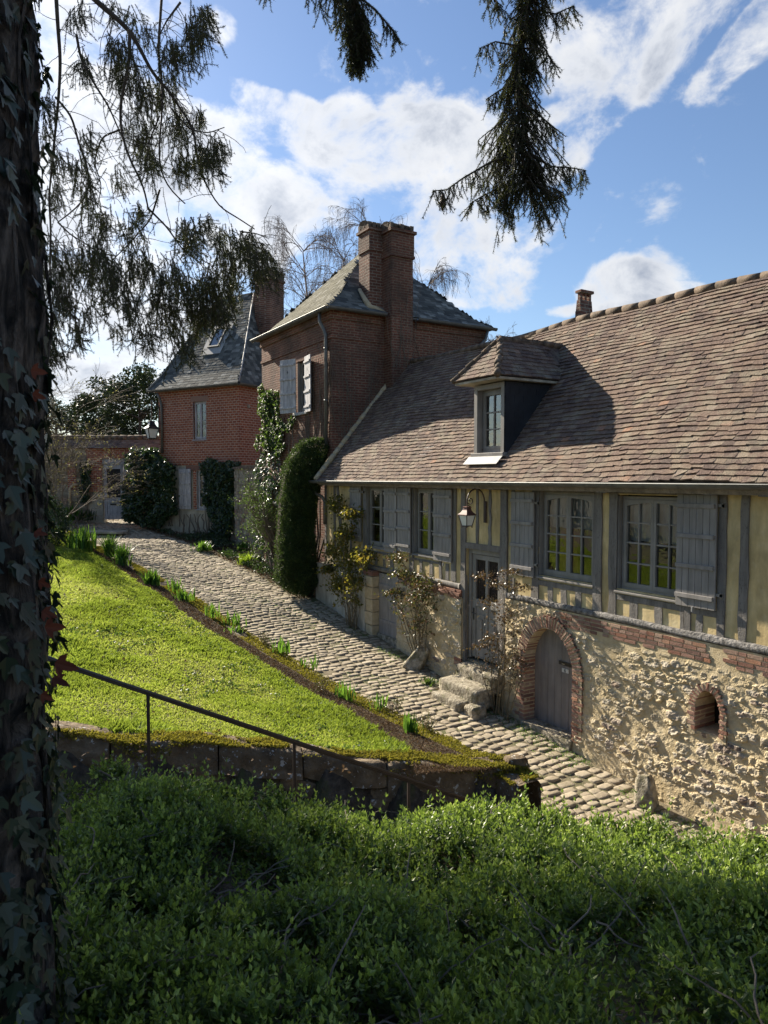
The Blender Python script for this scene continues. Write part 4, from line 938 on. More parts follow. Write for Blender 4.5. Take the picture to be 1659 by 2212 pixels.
# slate roof with bellcast eaves
ov = .2; e0x, e1x, e0y, e1y = BX0 - ov, BX1 + ov, BY0 - ov, BY1 + ov; ezb = BZ + .12; apx = np.array([10.5, 18.38, 6.75])
def slate_face(m, e0, e1, top, top2=None, exp=.115, wid=.2, flare=.5, th=.006):
    e0 = np.array(e0, float); e1 = np.array(e1, float); tops = [np.array(top, float)] if top2 is None else [np.array(top, float), np.array(top2, float)]
    # lower flared band then steep part
    def lerp(p, q, t): return p + (q - p) * t
    tR = tops[0]; tL = tops[-1]
    t = .16
    k0 = lerp(e0, tL, t); k1 = lerp(e1, tR, t); drop = np.array([0, 0, -.13]); k0 = k0 + drop; k1 = k1 + drop
    face_tiles(m, e0, e1, [k1, k0], exp, wid, th)
    face_tiles(m, k0, k1, [tR] if top2 is None else [tR, tL], exp, wid, th)
m = M(); slate_face(m, (e0x, e1y, ezb), (e0x, e0y, ezb), apx); part(m, 'slate_roof', MT['slate_sunlit'], bh)
m = M(); slate_face(m, (e0x, e0y, ezb), (e1x, e0y, ezb), apx); slate_face(m, (e1x, e0y, ezb), (e1x, e1y, ezb), apx, None); slate_face(m, (e1x, e1y, ezb), (e0x, e1y, ezb), apx)
part(m, 'slate_roof', MT['slate'], bh)
m = M(); m.prism(Fr((0, e0y + .02, 0), (1, 0, 0)), [(e0x + .02, ezb - .06), (e1x - .02, ezb - .06), (e1x - .02, ezb - .02), (e0x + .02, ezb - .02)], -(e1y - e0y) + .04, 0); part(m, 'soffit', MT['timber'], bh)
gutter(bh, (e0x - .03, e1y, ezb - .03), (e0x - .03, e0y - .03, ezb - .03), .065)
gutter(bh, (e0x - .03, e0y - .05, ezb - .03), (9.52, e0y - .05, ezb - .03), .065, out=(0, -1, 0)); gutter(bh, (10.5, e0y - .05, ezb - .03), (e1x, e0y - .05, ezb - .03), .065, out=(0, -1, 0))
m = M(); m.tube([(7.92, 16.32, ezb - .08), (7.92, 16.32, ezb - .3), (8.0, 16.25, ezb - .5), (8.04, 16.22, ezb - .65), (8.04, 16.22, .7)], .045, 10)
for z in (3.2, 1.9): m.tube([(8.04, 16.22, z), (8.04, 16.22, z + .05)], .055, 10)
part(m, 'downpipe', MT['zinc'], bh, smooth=True)
m = M(); m.tube([(12.9, 15.8, ezb - .08), (12.85, 15.85, ezb - .35), (12.6, 15.9, ezb - .6), (12.5, 15.93, ezb - .9), (12.5, 15.93, 2.6)], .045, 10); part(m, 'downpipe', MT['zinc'], bh, smooth=True)
# twin chimney
tc = bpy.data.objects.new('twin_chimney', None); COL.objects.link(tc); tc.location = (9.8, 16.2, 3); own(tc, bh)
YR_ = 15.62; xR0 = onY(846, 560, YR_)[0]; xR1 = onY(892, 560, YR_)[0]; YLs = 16.08; xL0 = onY(798, 560, YLs)[0]; xL1 = onY(836, 560, YLs)[0]
ztR = onY(868, 503, YR_)[2]; ztL = onY(815, 500, YLs)[2]
SR = Fr((0, YR_, 0), (1, 0, 0)); SLf = Fr((0, YLs, 0), (1, 0, 0))
m = M(); m.box(SR, xR0, xR1, 1.2, ztR - .62, -.6, 0); m.box(SR, xR0 - .035, xR1 + .035, ztR - .62, ztR - .55, -.6, .05); m.box(SR, xR0 - .02, xR1 + .02, ztR - .55, ztR, -.6, .03)
m.box(SR, xR0 - .07, xR1 + .07, ztR, ztR + .07, -.62, .08)
sub(m, 'right_stack', MT['brick'], tc)
m = M(); m.box(SLf, xL0, xR0 + .1, 3.8, ztL - .5, -.55, 0); m.box(SLf, xL0 - .03, xR0 + .1, ztL - .5, ztL - .44, -.55, .035); m.box(SLf, xL0 - .02, xR0 + .1, ztL - .44, ztL, -.55, .02); m.box(SLf, xL0 - .06, xR0 - .03, ztL, ztL + .07, -.6, .06)
sub(m, 'left_stack', MT['chimb'], tc)
m = M()
def crown(m, fr, a0, a1, z, dep, n=3):
    for k in range(n):
        a = a0 + (a1 - a0 - .1) * k / (n - 1)
        for c in (-.01, -dep + .11): m.box(fr, a, a + .1, z, z + .17, c - .1, c, j=.012)
    for c in (-dep / 2,): m.box(fr, a0, a0 + .09, z, z + .17, c - .05, c + .05, j=.01); m.box(fr, a1 - .09, a1, z, z + .17, c - .05, c + .05, j=.01)
    k = 4
    for i in range(k):
        x = a0 + (a1 - a0) * i / k; m.tube([fr.p(x - .01, z + .16 + .02 * math.sin(i * 3), -dep / 2), fr.p(x + (a1 - a0) / k + .02, z + .18, -dep / 2)], [.2, .17], 8)
m1 = M(); crown(m1, SR, xR0 - .03, xR1 + .03, ztR + .07, .58)
m2 = M(); crown(m2, SLf, xL0 - .03, xR0 - .05, ztL + .07, .55)
def flat(mm, zc, k=.35):
    V = np.array(mm.V); V[:, 2] = np.where(V[:, 2] > zc, zc + (V[:, 2] - zc) * k, V[:, 2]); mm.V = [tuple(v) for v in V]
flat(m1, ztR + .22); flat(m2, ztL + .22)
sub(m1, 'chimney_crown', MT['ridge'], tc); sub(m2, 'chimney_crown', MT['ridge'], tc)
m = M()   # mortar skirt
pp = [(xL0 - .06, YLs + .42, ezb + .7), (xL0 - .05, YLs + .12, ezb + .36), (xL0 - .02, YLs - .06, ezb + .14), (xR0 - .25, YLs - .06, ezb + .12), (xR0 - .03, YLs - .15, ezb + .02)]
m.tube(pp, [.05, .07, .09, .09, .07], 7); sub(m, 'mortar_skirt', MT['mortar'], tc, smooth=True)
m = M()
r = np.random.default_rng(5)
def creeper(m, fr, a, b, L, n, spread, c=.012, down=True):
    for k in range(n):
        x = a + r.uniform(-spread, spread); y = b; pts = []; dx = r.uniform(-.3, .3)
        for i in range(12):
            pts.append(fr.p(x, y, c + r.uniform(0, .012))); x += dx * L / 12 + r.normal(0, .03); y += L / 12 * r.uniform(.6, 1.2)
        m.tube(pts, np.linspace(.008, .0025, 12), 4, False)
creeper(m, BF, A(16.9), .9, 2.6, 26, .6); creeper(m, BS, 9.0, 1.0, 2.8, 30, .8); creeper(m, BS, 11.6, 2.6, 1.4, 26, .9); creeper(m, SR, (xR0 + xR1) / 2, 2.8, 2.6, 10, .3)
vine = part(m, 'creeper_stems', MT['twig'], bh)

# ================================================================== BRICK TOWER HOUSE, turned towards the bend
TC = at(517, 1000, 26.0); t_ = np.array([math.sin(R(-27.5)), math.cos(R(-27.5)), 0]); n_ = np.array([math.cos(R(27.5)), math.sin(R(27.5)), 0])
TF = Fr((TC[0], TC[1], 0), -t_); TS = Fr((TC[0], TC[1], 0), n_)      # front: a from -4.23 (left) to 0 (corner); side: a from 0
TZ = 3.30; TWd = 4.25; TDp = 4.3
def onfr(fr, x, y):
    rr = ray(x, y); k = fr.o.dot(fr.w) / rr.dot(fr.w); p = rr * k; return (p - fr.o).dot(fr.u), p[2]
def C3(x, y): return (100 + x / 1.3825) / 1.8228, (1000 + y / 1.3825) / 1.8228
tw = thing('brick_tower_house', 'smaller red brick house with steep slate roof and skylight at the lane bend', 'house', (TC[0] - 1, TC[1] + 2, -2.3))
tw.rotation_euler = (0, 0, 0)
# bricks mapped in world; rotate object coords through an object rotated like the wall
def tpart(mb, nm, mt, **k):
    """mesh with its own axes turned to the tower, so brick courses run true"""
    ang = math.atan2(TF.u[1], TF.u[0]); V = np.array(mb.V) - TF.o; ca, sa = math.cos(-ang), math.sin(-ang)
    V2 = np.stack([V[:, 0] * ca - V[:, 1] * sa, V[:, 0] * sa + V[:, 1] * ca, V[:, 2]], -1); mb.V = [tuple(v) for v in V2]
    o = mb.build(nm, mt, None, **k); o.location = tuple(TF.o); o.rotation_euler = (0, 0, ang); return own(o, tw)
u1 = onfr(TF, *C3(915, 1010)); u2 = onfr(TF, *C3(982, 800)); l1 = onfr(TF, *C3(935, 1388)); l2 = onfr(TF, *C3(992, 1175))
zb_ = onfr(TF, *C3(900, 1150))[1]     # underside of the brick storey
def holes_wall(mb, fr, a0, a1, b0, b1, holes, c0, c1):
    As = sorted({a0, a1} | {h[0] for h in holes} | {h[1] for h in holes}); Bs = sorted({b0, b1} | {h[2] for h in holes} | {h[3] for h in holes})
    As = [a for a in As if a0 <= a <= a1]; Bs = [b for b in Bs if b0 <= b <= b1]
    for i in range(len(As) - 1):
        for j in range(len(Bs) - 1):
            x, y = (As[i] + As[i + 1]) / 2, (Bs[j] + Bs[j + 1]) / 2
            if any(h[0] < x < h[1] and h[2] < y < h[3] for h in holes): continue
            mb.box(fr, As[i], As[i + 1], Bs[j], Bs[j + 1], c0, c1)
m = M(); holes_wall(m, TF, -TWd, -.25, zb_, TZ + .05, [(u1[0], u2[0], u1[1], u2[1])], -.25, 0); m.box(TS, 0, TDp, zb_, TZ + .05, -.25, 0)
m.box(TF, -TWd, -.25, zb_, TZ + .05, -TDp, -TDp + .25); m.box(TS, .25, TDp - .25, zb_, TZ + .05, -TWd, -TWd + .25)
m.box(TF, -TWd, 0, zb_ + .1, zb_ + .17, 0, .02)
tpart(m, 'brick_wall', MT['brick2'])
m = M(); h2 = (l1[0], l2[0], l1[1], l2[1])
holes_wall(m, TF, -TWd, -.25, -2.9, zb_ - .002, [h2], -.27, -.03); m.box(TS, 0, TDp, -2.9, zb_ - .002, -.25, -.03); m.box(TS, .3, TDp - .25, -2.9, zb_ - .002, -TWd, -TWd + .25)
part(m, 'stone_base', MT['palepl'], tw)
m = M(); m.box(TF, l1[0] - .55, l2[0] + .25, zb_ - .2, zb_ - .02, -.03, .03); part(m, 'lintel_beam', MT['bk'], tw)
m = M(); m.box(TF, l1[0] - .18, l1[0] - .005, l1[1], l2[1], -.03, .012); tpart(m, 'brick_jamb', MT['brick2'])
m = M(); m.box(TF, u1[0] - .12, u2[0] + .12, u2[1], u2[1] + .2, -.01, .012); part(m, 'window_lintel', MT['bk'], tw)
window(tw, TF, u1[0], u2[0], u1[1], u2[1], 2, 1, 4, 0, rec=.1, sill=True, sillw=.05, mat_=MT['oldshut'])
window(tw, TF, l1[0], l2[0], l1[1], l2[1], 2, 1, 4, 0, rec=.1, sill=True, sillw=.05, mat_=MT['oldshut'], curtain=[(0, .6, .05, .95)])
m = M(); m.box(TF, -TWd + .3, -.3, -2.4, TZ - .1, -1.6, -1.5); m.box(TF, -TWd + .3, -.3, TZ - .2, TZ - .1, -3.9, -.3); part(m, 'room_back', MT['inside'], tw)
s1 = onfr(TF, *C3(843, 1388)); s2 = onfr(TF, *C3(905, 1170)); s3 = onfr(TF, *C3(994, 1396)); s4 = onfr(TF, *C3(1024, 1180))
shutter(tw, TF, s1[0], s2[0], s1[1], s2[1], .04, 4, 5, MT['oldshut']); shutter(tw, TF, s3[0], s4[0] + .12, s3[1], s4[1], .06, 4, 4, MT['oldshut'], 25, 'L')
def tpx(a, s, z): return TF.o + t_ * a + n_ * s + np.array([0, 0, z])      # a to the left along the front, s in depth
to_ = .28; te = TZ + .1; rz = 7.25
A0 = tpx(-to_, -to_, te); A1 = tpx(TWd + to_, -to_, te); A2 = tpx(TWd + to_, TDp + to_, te); A3 = tpx(-to_, TDp + to_, te); R0 = tpx(1.15, 2.15, rz); R1 = tpx(3.08, 2.15, rz)
m = M(); slate_face(m, A1, A0, R0, R1, .13, .2); slate_face(m, A0, A3, R0, None, .13, .2); slate_face(m, A3, A2, R1, R0, .13, .2); slate_face(m, A2, A1, R1, None, .13, .2)
part(m, 'slate_roof', MT['slate'], tw)
m = M(); m.box(TF, -TWd - .2, .2, TZ + .03, TZ + .07, -TDp - .2, .2); part(m, 'soffit', MT['timber'], tw)
m = M(); m.tube([A0 + [0, 0, .03], A0 * .84 + R0 * .16 + [0, 0, -.1], R0], .03, 6); m.tube([A1 + [0, 0, .03], A1 * .84 + R1 * .16 + [0, 0, -.1], R1, R0], .035, 6); part(m, 'hip_flashing', MT['lead'], tw, smooth=True)
gutter(tw, A1 + [0, 0, -.03], A0 + [0, 0, -.03], .07, out=TF.w); gutter(tw, A0 + [0, 0, -.03], A3 + [0, 0, -.03], .07, out=TS.w)
k1 = onfr(TF, *C3(745, 780)); k2 = onfr(TF, *C3(752, 1085)); m = M(); m.tube([TF.p(k1[0], TZ - .05, .25), TF.p(k1[0], TZ - .25, .12), TF.p(k1[0] + .03, TZ - .5, .07), TF.p(k1[0] + .03, k2[1], .07)], .05, 9); part(m, 'downpipe', MT['zinc'], tw, smooth=True)
# skylight on the front slope
def slope_frame(e0, e1, top):
    u = (e1 - e0) / np.linalg.norm(e1 - e0); v = top - e0; v = v - u * v.dot(u); v /= np.linalg.norm(v); return Fr(e0, u, v)
K1 = A1 * .84 + R1 * .16 + np.array([0, 0, -.13]); K0 = A0 * .84 + R0 * .16 + np.array([0, 0, -.13]); SFm = slope_frame(K1, K0, R0)
def onfr2(fr, x, y):
    rr = ray(x, y); k = fr.o.dot(fr.w) / rr.dot(fr.w); p = rr * k - fr.o; return p.dot(fr.u), p.dot(fr.v)
q1 = onfr2(SFm, *C3(1000, 515)); q2 = onfr2(SFm, *C3(1060, 425)); a0, a1, b0, b1 = q1[0] - .05, q1[0] + .55, q1[1], q1[1] + 1.0
if a1 - a0 < .45: a1 = a0 + .55
sk = bpy.data.objects.new('skylight', None); COL.objects.link(sk); sk.location = tuple(SFm.p(a0, b0, 0)); own(sk, tw)
m = M(); f = .06
m.box(SFm, a0, a0 + f, b0, b1, 0, .09); m.box(SFm, a1 - f, a1, b0, b1, 0, .09); m.box(SFm, a0 + f, a1 - f, b0, b0 + f, 0, .09); m.box(SFm, a0 + f, a1 - f, b1 - f, b1, 0, .09); sub(m, 'frame', MT['zinc'], sk)
m = M(); m.box(SFm, a0 + f, a1 - f, b0 + f, b1 - f, .02, .05); sub(m, 'pane', MT['glass'], sk)
m = M()
for (x0, x1, y0, y1) in ((a0 - .25, a0, b0 - .1, b1 + .1), (a1, a1 + .2, b0, b1 + .15), (a0 - .2, a1 + .2, b0 - .32, b0), (a0, a1 + .1, b1, b1 + .2)): m.box(SFm, x0, x1, y0, y1, .012, .022)
sub(m, 'lead_flashing', MT['lead'], sk)
# tower chimney
m = M(); CFr = Fr(tpx(0, 0, 0), -t_); zt3 = 7.55
m.box(CFr, -.75, -.0, 4.0, zt3, -2.6, -1.75); m.box(CFr, -.8, .05, zt3, zt3 + .09, -2.65, -1.7)
ck = bpy.data.objects.new('chimney', None); COL.objects.link(ck); ck.location = tuple(tpx(.4, 2.2, 4)); own(ck, tw); sub(m, 'stack', MT['chimb'], ck)
m = M()
for k in range(4): m.box(CFr, -.78 + .22 * k, -.66 + .22 * k, zt3 + .09, zt3 + .32, -2.64, -1.72, j=.02)
m.box(CFr, -.8, .05, zt3 + .32, zt3 + .38, -2.65, -1.7, j=.02); sub(m, 'chimney_crown', MT['ridge'], ck)
# side vent stub
m = M(); p = onfr(TS, *C3(1212, 830)); m.tube([TS.p(p[0], p[1], 0), TS.p(p[0], p[1], .06)], .06, 10); part(m, 'vent_cap', MT['palepl'], tw)

# ================================================================== garden walls between and beyond the houses
lw = M(); q0 = np.array([8.35, 20.8]); q1_ = np.array([8.6, 24.7]); d = q1_ - q0; L = np.linalg.norm(d)
gw = Fr((q1_[0], q1_[1], 0), (-d[0], -d[1], 0))
r2 = np.random.default_rng(9)
def coursed(m, fr, a0, a1, z0, z1, c=.05, hh=(.1, .16), ww=(.14, .32), j=.014):
    z = z0
    while z < z1:
        h = r2.uniform(*hh); a = a0
        while a < a1:
            w = r2.uniform(*ww); m.box(fr, a + .006, min(a + w, a1) - .006, z + .005, z + h - .005, -.02, c * r2.uniform(.5, 1.2), j=j); a += w
        z += h
coursed(lw, gw, 0, L, -3.0, .25); 
gwall = thing('stone_garden_wall', 'pale coursed stone wall filling the gap between the two brick houses', 'wall', (8.45, 22.6, -2.6))
part(lw, 'stone_courses', MT['rubst'], gwall); m = M(); m.box(gw, 0, L, -3.2, .28, -.35, 0); part(m, 'wall_core', MT['palepl'], gwall)
m = M()
for k in range(10): m.box(gw, -.05 + L * k / 10, -.05 + L * (k + 1) / 10 - .01, .27, .36, -.4, .1, j=.02)
part(m, 'coping', MT['ridge'], gwall)

# far wall with tiled coping, brick piers and double door
def L4(x, y): return (200 + x / 3.318) / 1.8228, (1600 + y / 3.318) / 1.8228
O = at(345, 1030, 30.5); FW = Fr((O[0], O[1], 0), rt)
def fwp(x, y): rr = ray(x, y); k = FW.o.dot(FW.w) / rr.dot(FW.w); p = rr * k; return (p - FW.o).dot(FW.u), p[2]
gp = fwp(*L4(700, 1480)); gz = gp[1]
cz0 = fwp(*L4(1200, 545))[1]; cz1 = fwp(*L4(1200, 410))[1]; aL = fwp(90, 1000)[0]; dl = fwp(*L4(685, 1400))[0]; dr = dl + 1.75; dtop = fwp(*L4(700, 690))[1]
fwall = thing('walled_gateway', 'far boundary wall with clay tiled coping and brick piers around a grey double door', 'wall', (O[0] - 3, O[1] + 2, gz))
m = M(); holes_wall(m, FW, aL - 3, 1.2, gz - .5, cz0, [(dl, dr, gz - .5, dtop)], -.4, 0); part(m, 'wall', MT['palepl'], fwall)
m = M(); coursed(m, FW, aL - 3, dl - .64, gz - .3, cz0 - .2, .06); part(m, 'rubble_facing', MT['rubst'], fwall)
m = M(); m.box(FW, dl - .62, dl - .02, gz + 1.2, dtop + .1, -.1, .09); m.box(FW, dl - 1.45, dl - 1.1, gz + 1.3, dtop - .1, -.1, .10); m.box(FW, dl - .7, dr + .2, dtop + .02, cz0, -.3, .04)
ang = math.atan2(rt[1], rt[0])
V = np.array(m.V) - FW.o; ca, sa = math.cos(-ang), math.sin(-ang); m.V = [tuple(v) for v in np.stack([V[:, 0] * ca - V[:, 1] * sa, V[:, 0] * sa + V[:, 1] * ca, V[:, 2]], -1)]
o = m.build('brick_pier', MT['brick2'], None); o.location = tuple(FW.o); o.rotation_euler = (0, 0, ang); own(o, fwall)
m = M(); sf = Fr(FW.p(aL - 3, cz0 - .02, .22), FW.u, (-FW.w * .62 + np.array([0, 0, cz1 - cz0]))); tiles(m, sf, 1.2 - aL + 3, .95, lambda a, b: True, .18, .11, .018, .02); part(m, 'coping_tiles', MT['tile'], fwall)
m = M(); ridge_caps(m, FW.p(aL - 3, cz1 + .02, -.38), FW.p(1.2, cz1 + .02, -.38), .11, .33); part(m, 'coping_ridge', MT['ridge'], fwall, smooth=True)
m = M(); m.box(FW, aL - 3, 1.2, cz0 - .06, cz1 - .05, -.8, -.4); part(m, 'wall_back', MT['palepl'], fwall)
dd = bpy.data.objects.new('double_door', None); COL.objects.link(dd); dd.location = tuple(FW.p(dl, gz, 0)); own(dd, fwall)
for s in range(2):
    m = M(); x0 = dl + .02 + s * .87; x1 = x0 + .85; c = -.12
    m.box(FW, x0, x0 + .13, gz, dtop - .2, c, c + .05); m.box(FW, x1 - .13, x1, gz, dtop - .2, c, c + .05); m.box(FW, x0 + .13, x1 - .13, dtop - .42, dtop - .2, c, c + .05); m.box(FW, x0 + .13, x1 - .13, gz + .75, gz + .95, c, c + .05); m.box(FW, x0 + .13, x1 - .13, gz, gz + .2, c, c + .05)
    m.box(FW, x0 + .13, x1 - .13, gz + .2, gz + .75, c, c + .02); m.box(FW, x0 + .22, x1 - .22, gz + .28, gz + .67, c + .02, c + .035); sub(m, 'door_leaf', MT['oldshut'], dd)
    m = M(); m.box(FW, x0 + .13, x1 - .13, gz + .95, dtop - .42, c, c + .01); sub(m, 'pane', MT['cheek'], dd)
    m = M()
    for xx in np.linspace(x0 + .2, x1 - .2, 4): m.tube([FW.p(xx, gz + .95, c + .02), FW.p(xx, dtop - .42, c + .02)], .008, 4)
    for zz in np.arange(gz + 1.05, dtop - .45, .18): m.tube([FW.p((x0 + x1) / 2 + .13 * math.cos(t), zz + .07 * math.sin(t), c + .02) for t in np.linspace(0, 6.28, 9)], .007, 4)
    sub(m, 'iron_grille', MT['iron'], dd)
m = M(); m.box(FW, dl - .0, dr, dtop - .2, dtop, -.2, -.02); sub(m, 'door_head', MT['oldshut'], dd)
m = M(); m.box(FW, dl + .28, dl + .55, gz + .62, gz + .69, -.085, -.06); sub(m, 'letter_slot', MT['black'], dd)
k = fwp(*L4(270, 1340)); k2 = fwp(*L4(265, 1060)); m = M(); m.tube([FW.p(k2[0] + .35, k2[1] + .12, .08), FW.p(k2[0] + .15, k2[1] + .1, .14), FW.p(k2[0], k2[1] - .05, .14), FW.p(k[0], gz, .14)], .055, 8); part(m, 'waste_pipe', MT['mortar'], fwall, smooth=True)
m = M(); a = fwp(*L4(255, 1030)); b = fwp(*L4(320, 960))
m.box(FW, a[0], b[0], a[1], b[1], .02, .06); part(m, 'grating', MT['black'], fwall)

# ================================================================== lamps
def lantern(m_hood, m_glass, m_bar, top, s=1.0):
    x, y, z = top
    def ringp(r, zz, n=4, rot=math.pi / 4 + .1): return [(x + r * math.cos(rot + 2 * math.pi * k / n), y + r * math.sin(rot + 2 * math.pi * k / n), zz) for k in range(n)]
    def loft(mm, rs):
        n = 4; vs = []
        for r_, zz in rs: vs += ringp(r_ * s, z - zz * s, n)
        k = len(rs); mm.add(vs, [(i * n + j, i * n + (j + 1) % n, (i + 1) * n + (j + 1) % n, (i + 1) * n + j) for i in range(k - 1) for j in range(n)] + [list(range(n)), list(range((k - 1) * n, k * n))])
    loft(m_hood, [(.06, 0.0), (.085, .008), (.085, .02), (.07, .028), (.085, .07), (.12, .115), (.175, .15), (.178, .165), (.15, .168)])
    loft(m_glass, [(.15, .17), (.09, .36)])
    for k in range(4):
        a = ringp(.155 * s, z - .165 * s)[k]; b = ringp(.095 * s, z - .37 * s)[k]; m_bar.tube([a, b], .009 * s, 5)
        m_bar.tube([b, (b[0], b[1], b[2] - .03 * s)], .012 * s, 5)
    n_b = ringp(.098 * s, z - .365 * s)
    for k in range(4): m_bar.tube([n_b[k], n_b[(k + 1) % 4]], .009 * s, 5)
ly = 9.74; lx = 7.52; lz = onX(*((1750 + 235 / 2.2117) / 1.8228, (1900 + 210 / 2.2117) / 1.8228), lx)[2]
lamp = thing('wall_lamp', 'small brown lantern on a scrolled iron bracket above the front door', 'lamp', (lx, ly, lz))
mh, mg, mb_ = M(), M(), M(); lantern(mh, mg, mb_, (lx, ly, lz), .92)
part(mh, 'lamp_hood', MT['copper'], lamp); part(mg, 'lamp_glass', MT['frost'], lamp); part(mb_, 'lamp_cage', MT['iron'], lamp)
m = M(); pts = [(7.965, 9.80, lz - .26), (7.965, 9.80, lz + .05)]
for t in np.linspace(0, math.pi, 14): pts.append((7.735 + .215 * math.cos(t), 9.77 + .03 * math.cos(t), lz + .08 + .22 * math.sin(t)))
pts2 = [(lx, ly, lz + .10)]
for t in np.linspace(0, 2.2 * math.pi, 20):
    rr_ = .075 * (1 - t / (2.9 * math.pi)); pts2.append((lx + .07 - rr_ * math.cos(t) * 1.0, ly, lz + .10 - .0 - rr_ * math.sin(t) * 1.0 + 0))
m.tube(pts, .013, 7); m.tube([(lx, ly, lz + .08)] + pts2[1:], .009, 6); m.tube([(lx, ly, lz), (lx, ly, lz + .09)], .01, 6); m.tube([(lx + .07, ly, lz + .0), (lx, ly, lz + .03)], .008, 5)
m.box(FF_, A(9.83), A(9.77), lz - .3, lz + .08, .02, .045)
part(m, 'scroll_bracket', MT['iron'], lamp, smooth=False)
p = fwp(*L4(1310, 200)); P0 = at((200 + 1315 / 3.318) / 1.8228, (1600 + 190 / 3.318) / 1.8228, 28.2)
lamp2 = thing('street_lantern', 'larger black lantern with frosted glass hanging from the left corner of the brick tower house', 'lamp', P0)
mh, mg, mb_ = M(), M(), M(); lantern(mh, mg, mb_, P0, 1.9); part(mh, 'lamp_hood', MT['black'], lamp2); part(mg, 'lamp_glass', MT['frost'], lamp2); part(mb_, 'lamp_cage', MT['black'], lamp2)
m = M(); pe = TF.p(-TWd + .12, 0, 0); pts = [(pe[0], pe[1], P0[2] - .5), (pe[0], pe[1], P0[2] + .4)]; tp = np.array(P0) + [0, 0, .8]
for t in np.linspace(0, 1, 8)[1:]: pts.append((pe[0] + (tp[0] - pe[0]) * t, pe[1] + (tp[1] - pe[1]) * t, P0[2] + .4 + .4 * math.sin(t * math.pi / 2)))
m.tube([np.array(q) + TF.w * .1 for q in pts[:2]] + pts[2:], .025, 6); m.tube([tp, P0], .02, 6); part(m, 'bracket', MT['black'], lamp2)

# ================================================================== steps, guard stones, slab
def block(name, a0, a1, b0, b1, z0, z1, mt, n=8, amp=.02, seed=0, taper=0):
    """rough hewn block X a0..a1, Y b0..b1"""
    bm = bmesh.new(); bmesh.ops.create_cube(bm, size=1)
    bmesh.ops.subdivide_edges(bm, edges=bm.edges[:], cuts=n, use_grid_fill=True)
    for v in bm.verts:
        x, y, z = v.co; k = 1 - taper * (z + .5)
        for q in (0,): pass
        e = .94
        sx = math.copysign(min(abs(x), .5 * e + (abs(x) - .5 * e) * .6), x) if abs(x) > .47 else x
        X = (a0 + a1) / 2 + x * (a1 - a0) * k; Y = (b0 + b1) / 2 + y * (b1 - b0) * k; Z = (z0 + z1) / 2 + z * (z1 - z0)
        rx_ = abs(x) > .45; ry_ = abs(y) > .45; rz_ = z > .45
        c = (rx_ + ry_ + rz_) - 1
        d = amp * float(fbm(np.array(X * 7 + seed), np.array(Y * 7 + Z * 5), 4, seed))
        sh = .018 * max(0, c)
        v.co = (X - math.copysign(sh, x) * rx_ + d, Y - math.copysign(sh, y) * ry_ + d * .8, Z - sh * rz_ + d)
    me = bpy.data.meshes.new(name); bm.to_mesh(me); bm.free(); me.materials.append(mt)
    for p in me.polygons: p.use_smooth = True
    o = bpy.data.objects.new(name, me); COL.objects.link(o); return o
tag(block('stone_step', 7.74, 8.1, 9.27, 10.36, -3.72, -3.40, MT['stone'], seed=1), 'top stone step directly under the grey front door', 'step', 'stone steps at the front door')
tag(block('stone_step', 7.36, 7.82, 9.28, 10.36, -3.93, -3.60, MT['stone'], seed=5), 'thick middle stone step with a mossy dark edge below the front door', 'step', 'stone steps at the front door')
tag(block('stone_step', 7.14, 7.44, 9.46, 10.28, -4.06, -3.80, MT['stone'], seed=9), 'lowest stone step before the front door, set on the cobbles', 'step', 'stone steps at the front door')
tag(block('stone_block', 7.2, 7.5, 9.12, 9.4, -4.1, -3.82, MT['stone'], seed=14), 'small mossy stone block at the right end of the lowest door step', 'stone')
def guard(name, p, h, w, lean, seed, lab):
    o = block(name, -w / 2, w / 2, -w / 2, w / 2, 0, h, MT['stone'], 8, .05, seed, .35); o.location = tuple(float(v) for v in p); o.rotation_euler = lean; tag(o, lab, 'stone'); return o
guard('guard_stone', (7.62, 6.02, zg(6.0) - .05), .42, .28, (R(-6), R(10), R(20)), 3, 'upright rough guard stone leaning against the rubble wall foot below the small vent')
guard('guard_stone', (7.62, 11.62, zg(11.6) - .05), .55, .36, (R(28), R(14), R(40)), 8, 'tilted flat guard stone leaning at the foot of the wall by the middle rose bush')
p = onZ(230, 1149, float(zg(28.5)) + .08); sl = block('stone_slab', -.75, .75, -.35, .35, -.05, .05, MT['palepl'], 4, .01, 2); sl.location = tuple(p); sl.rotation_euler = (0, 0, -YAW - R(8)); tag(sl, 'flat pale slab lying on the far cobbles before the double door', 'slab')

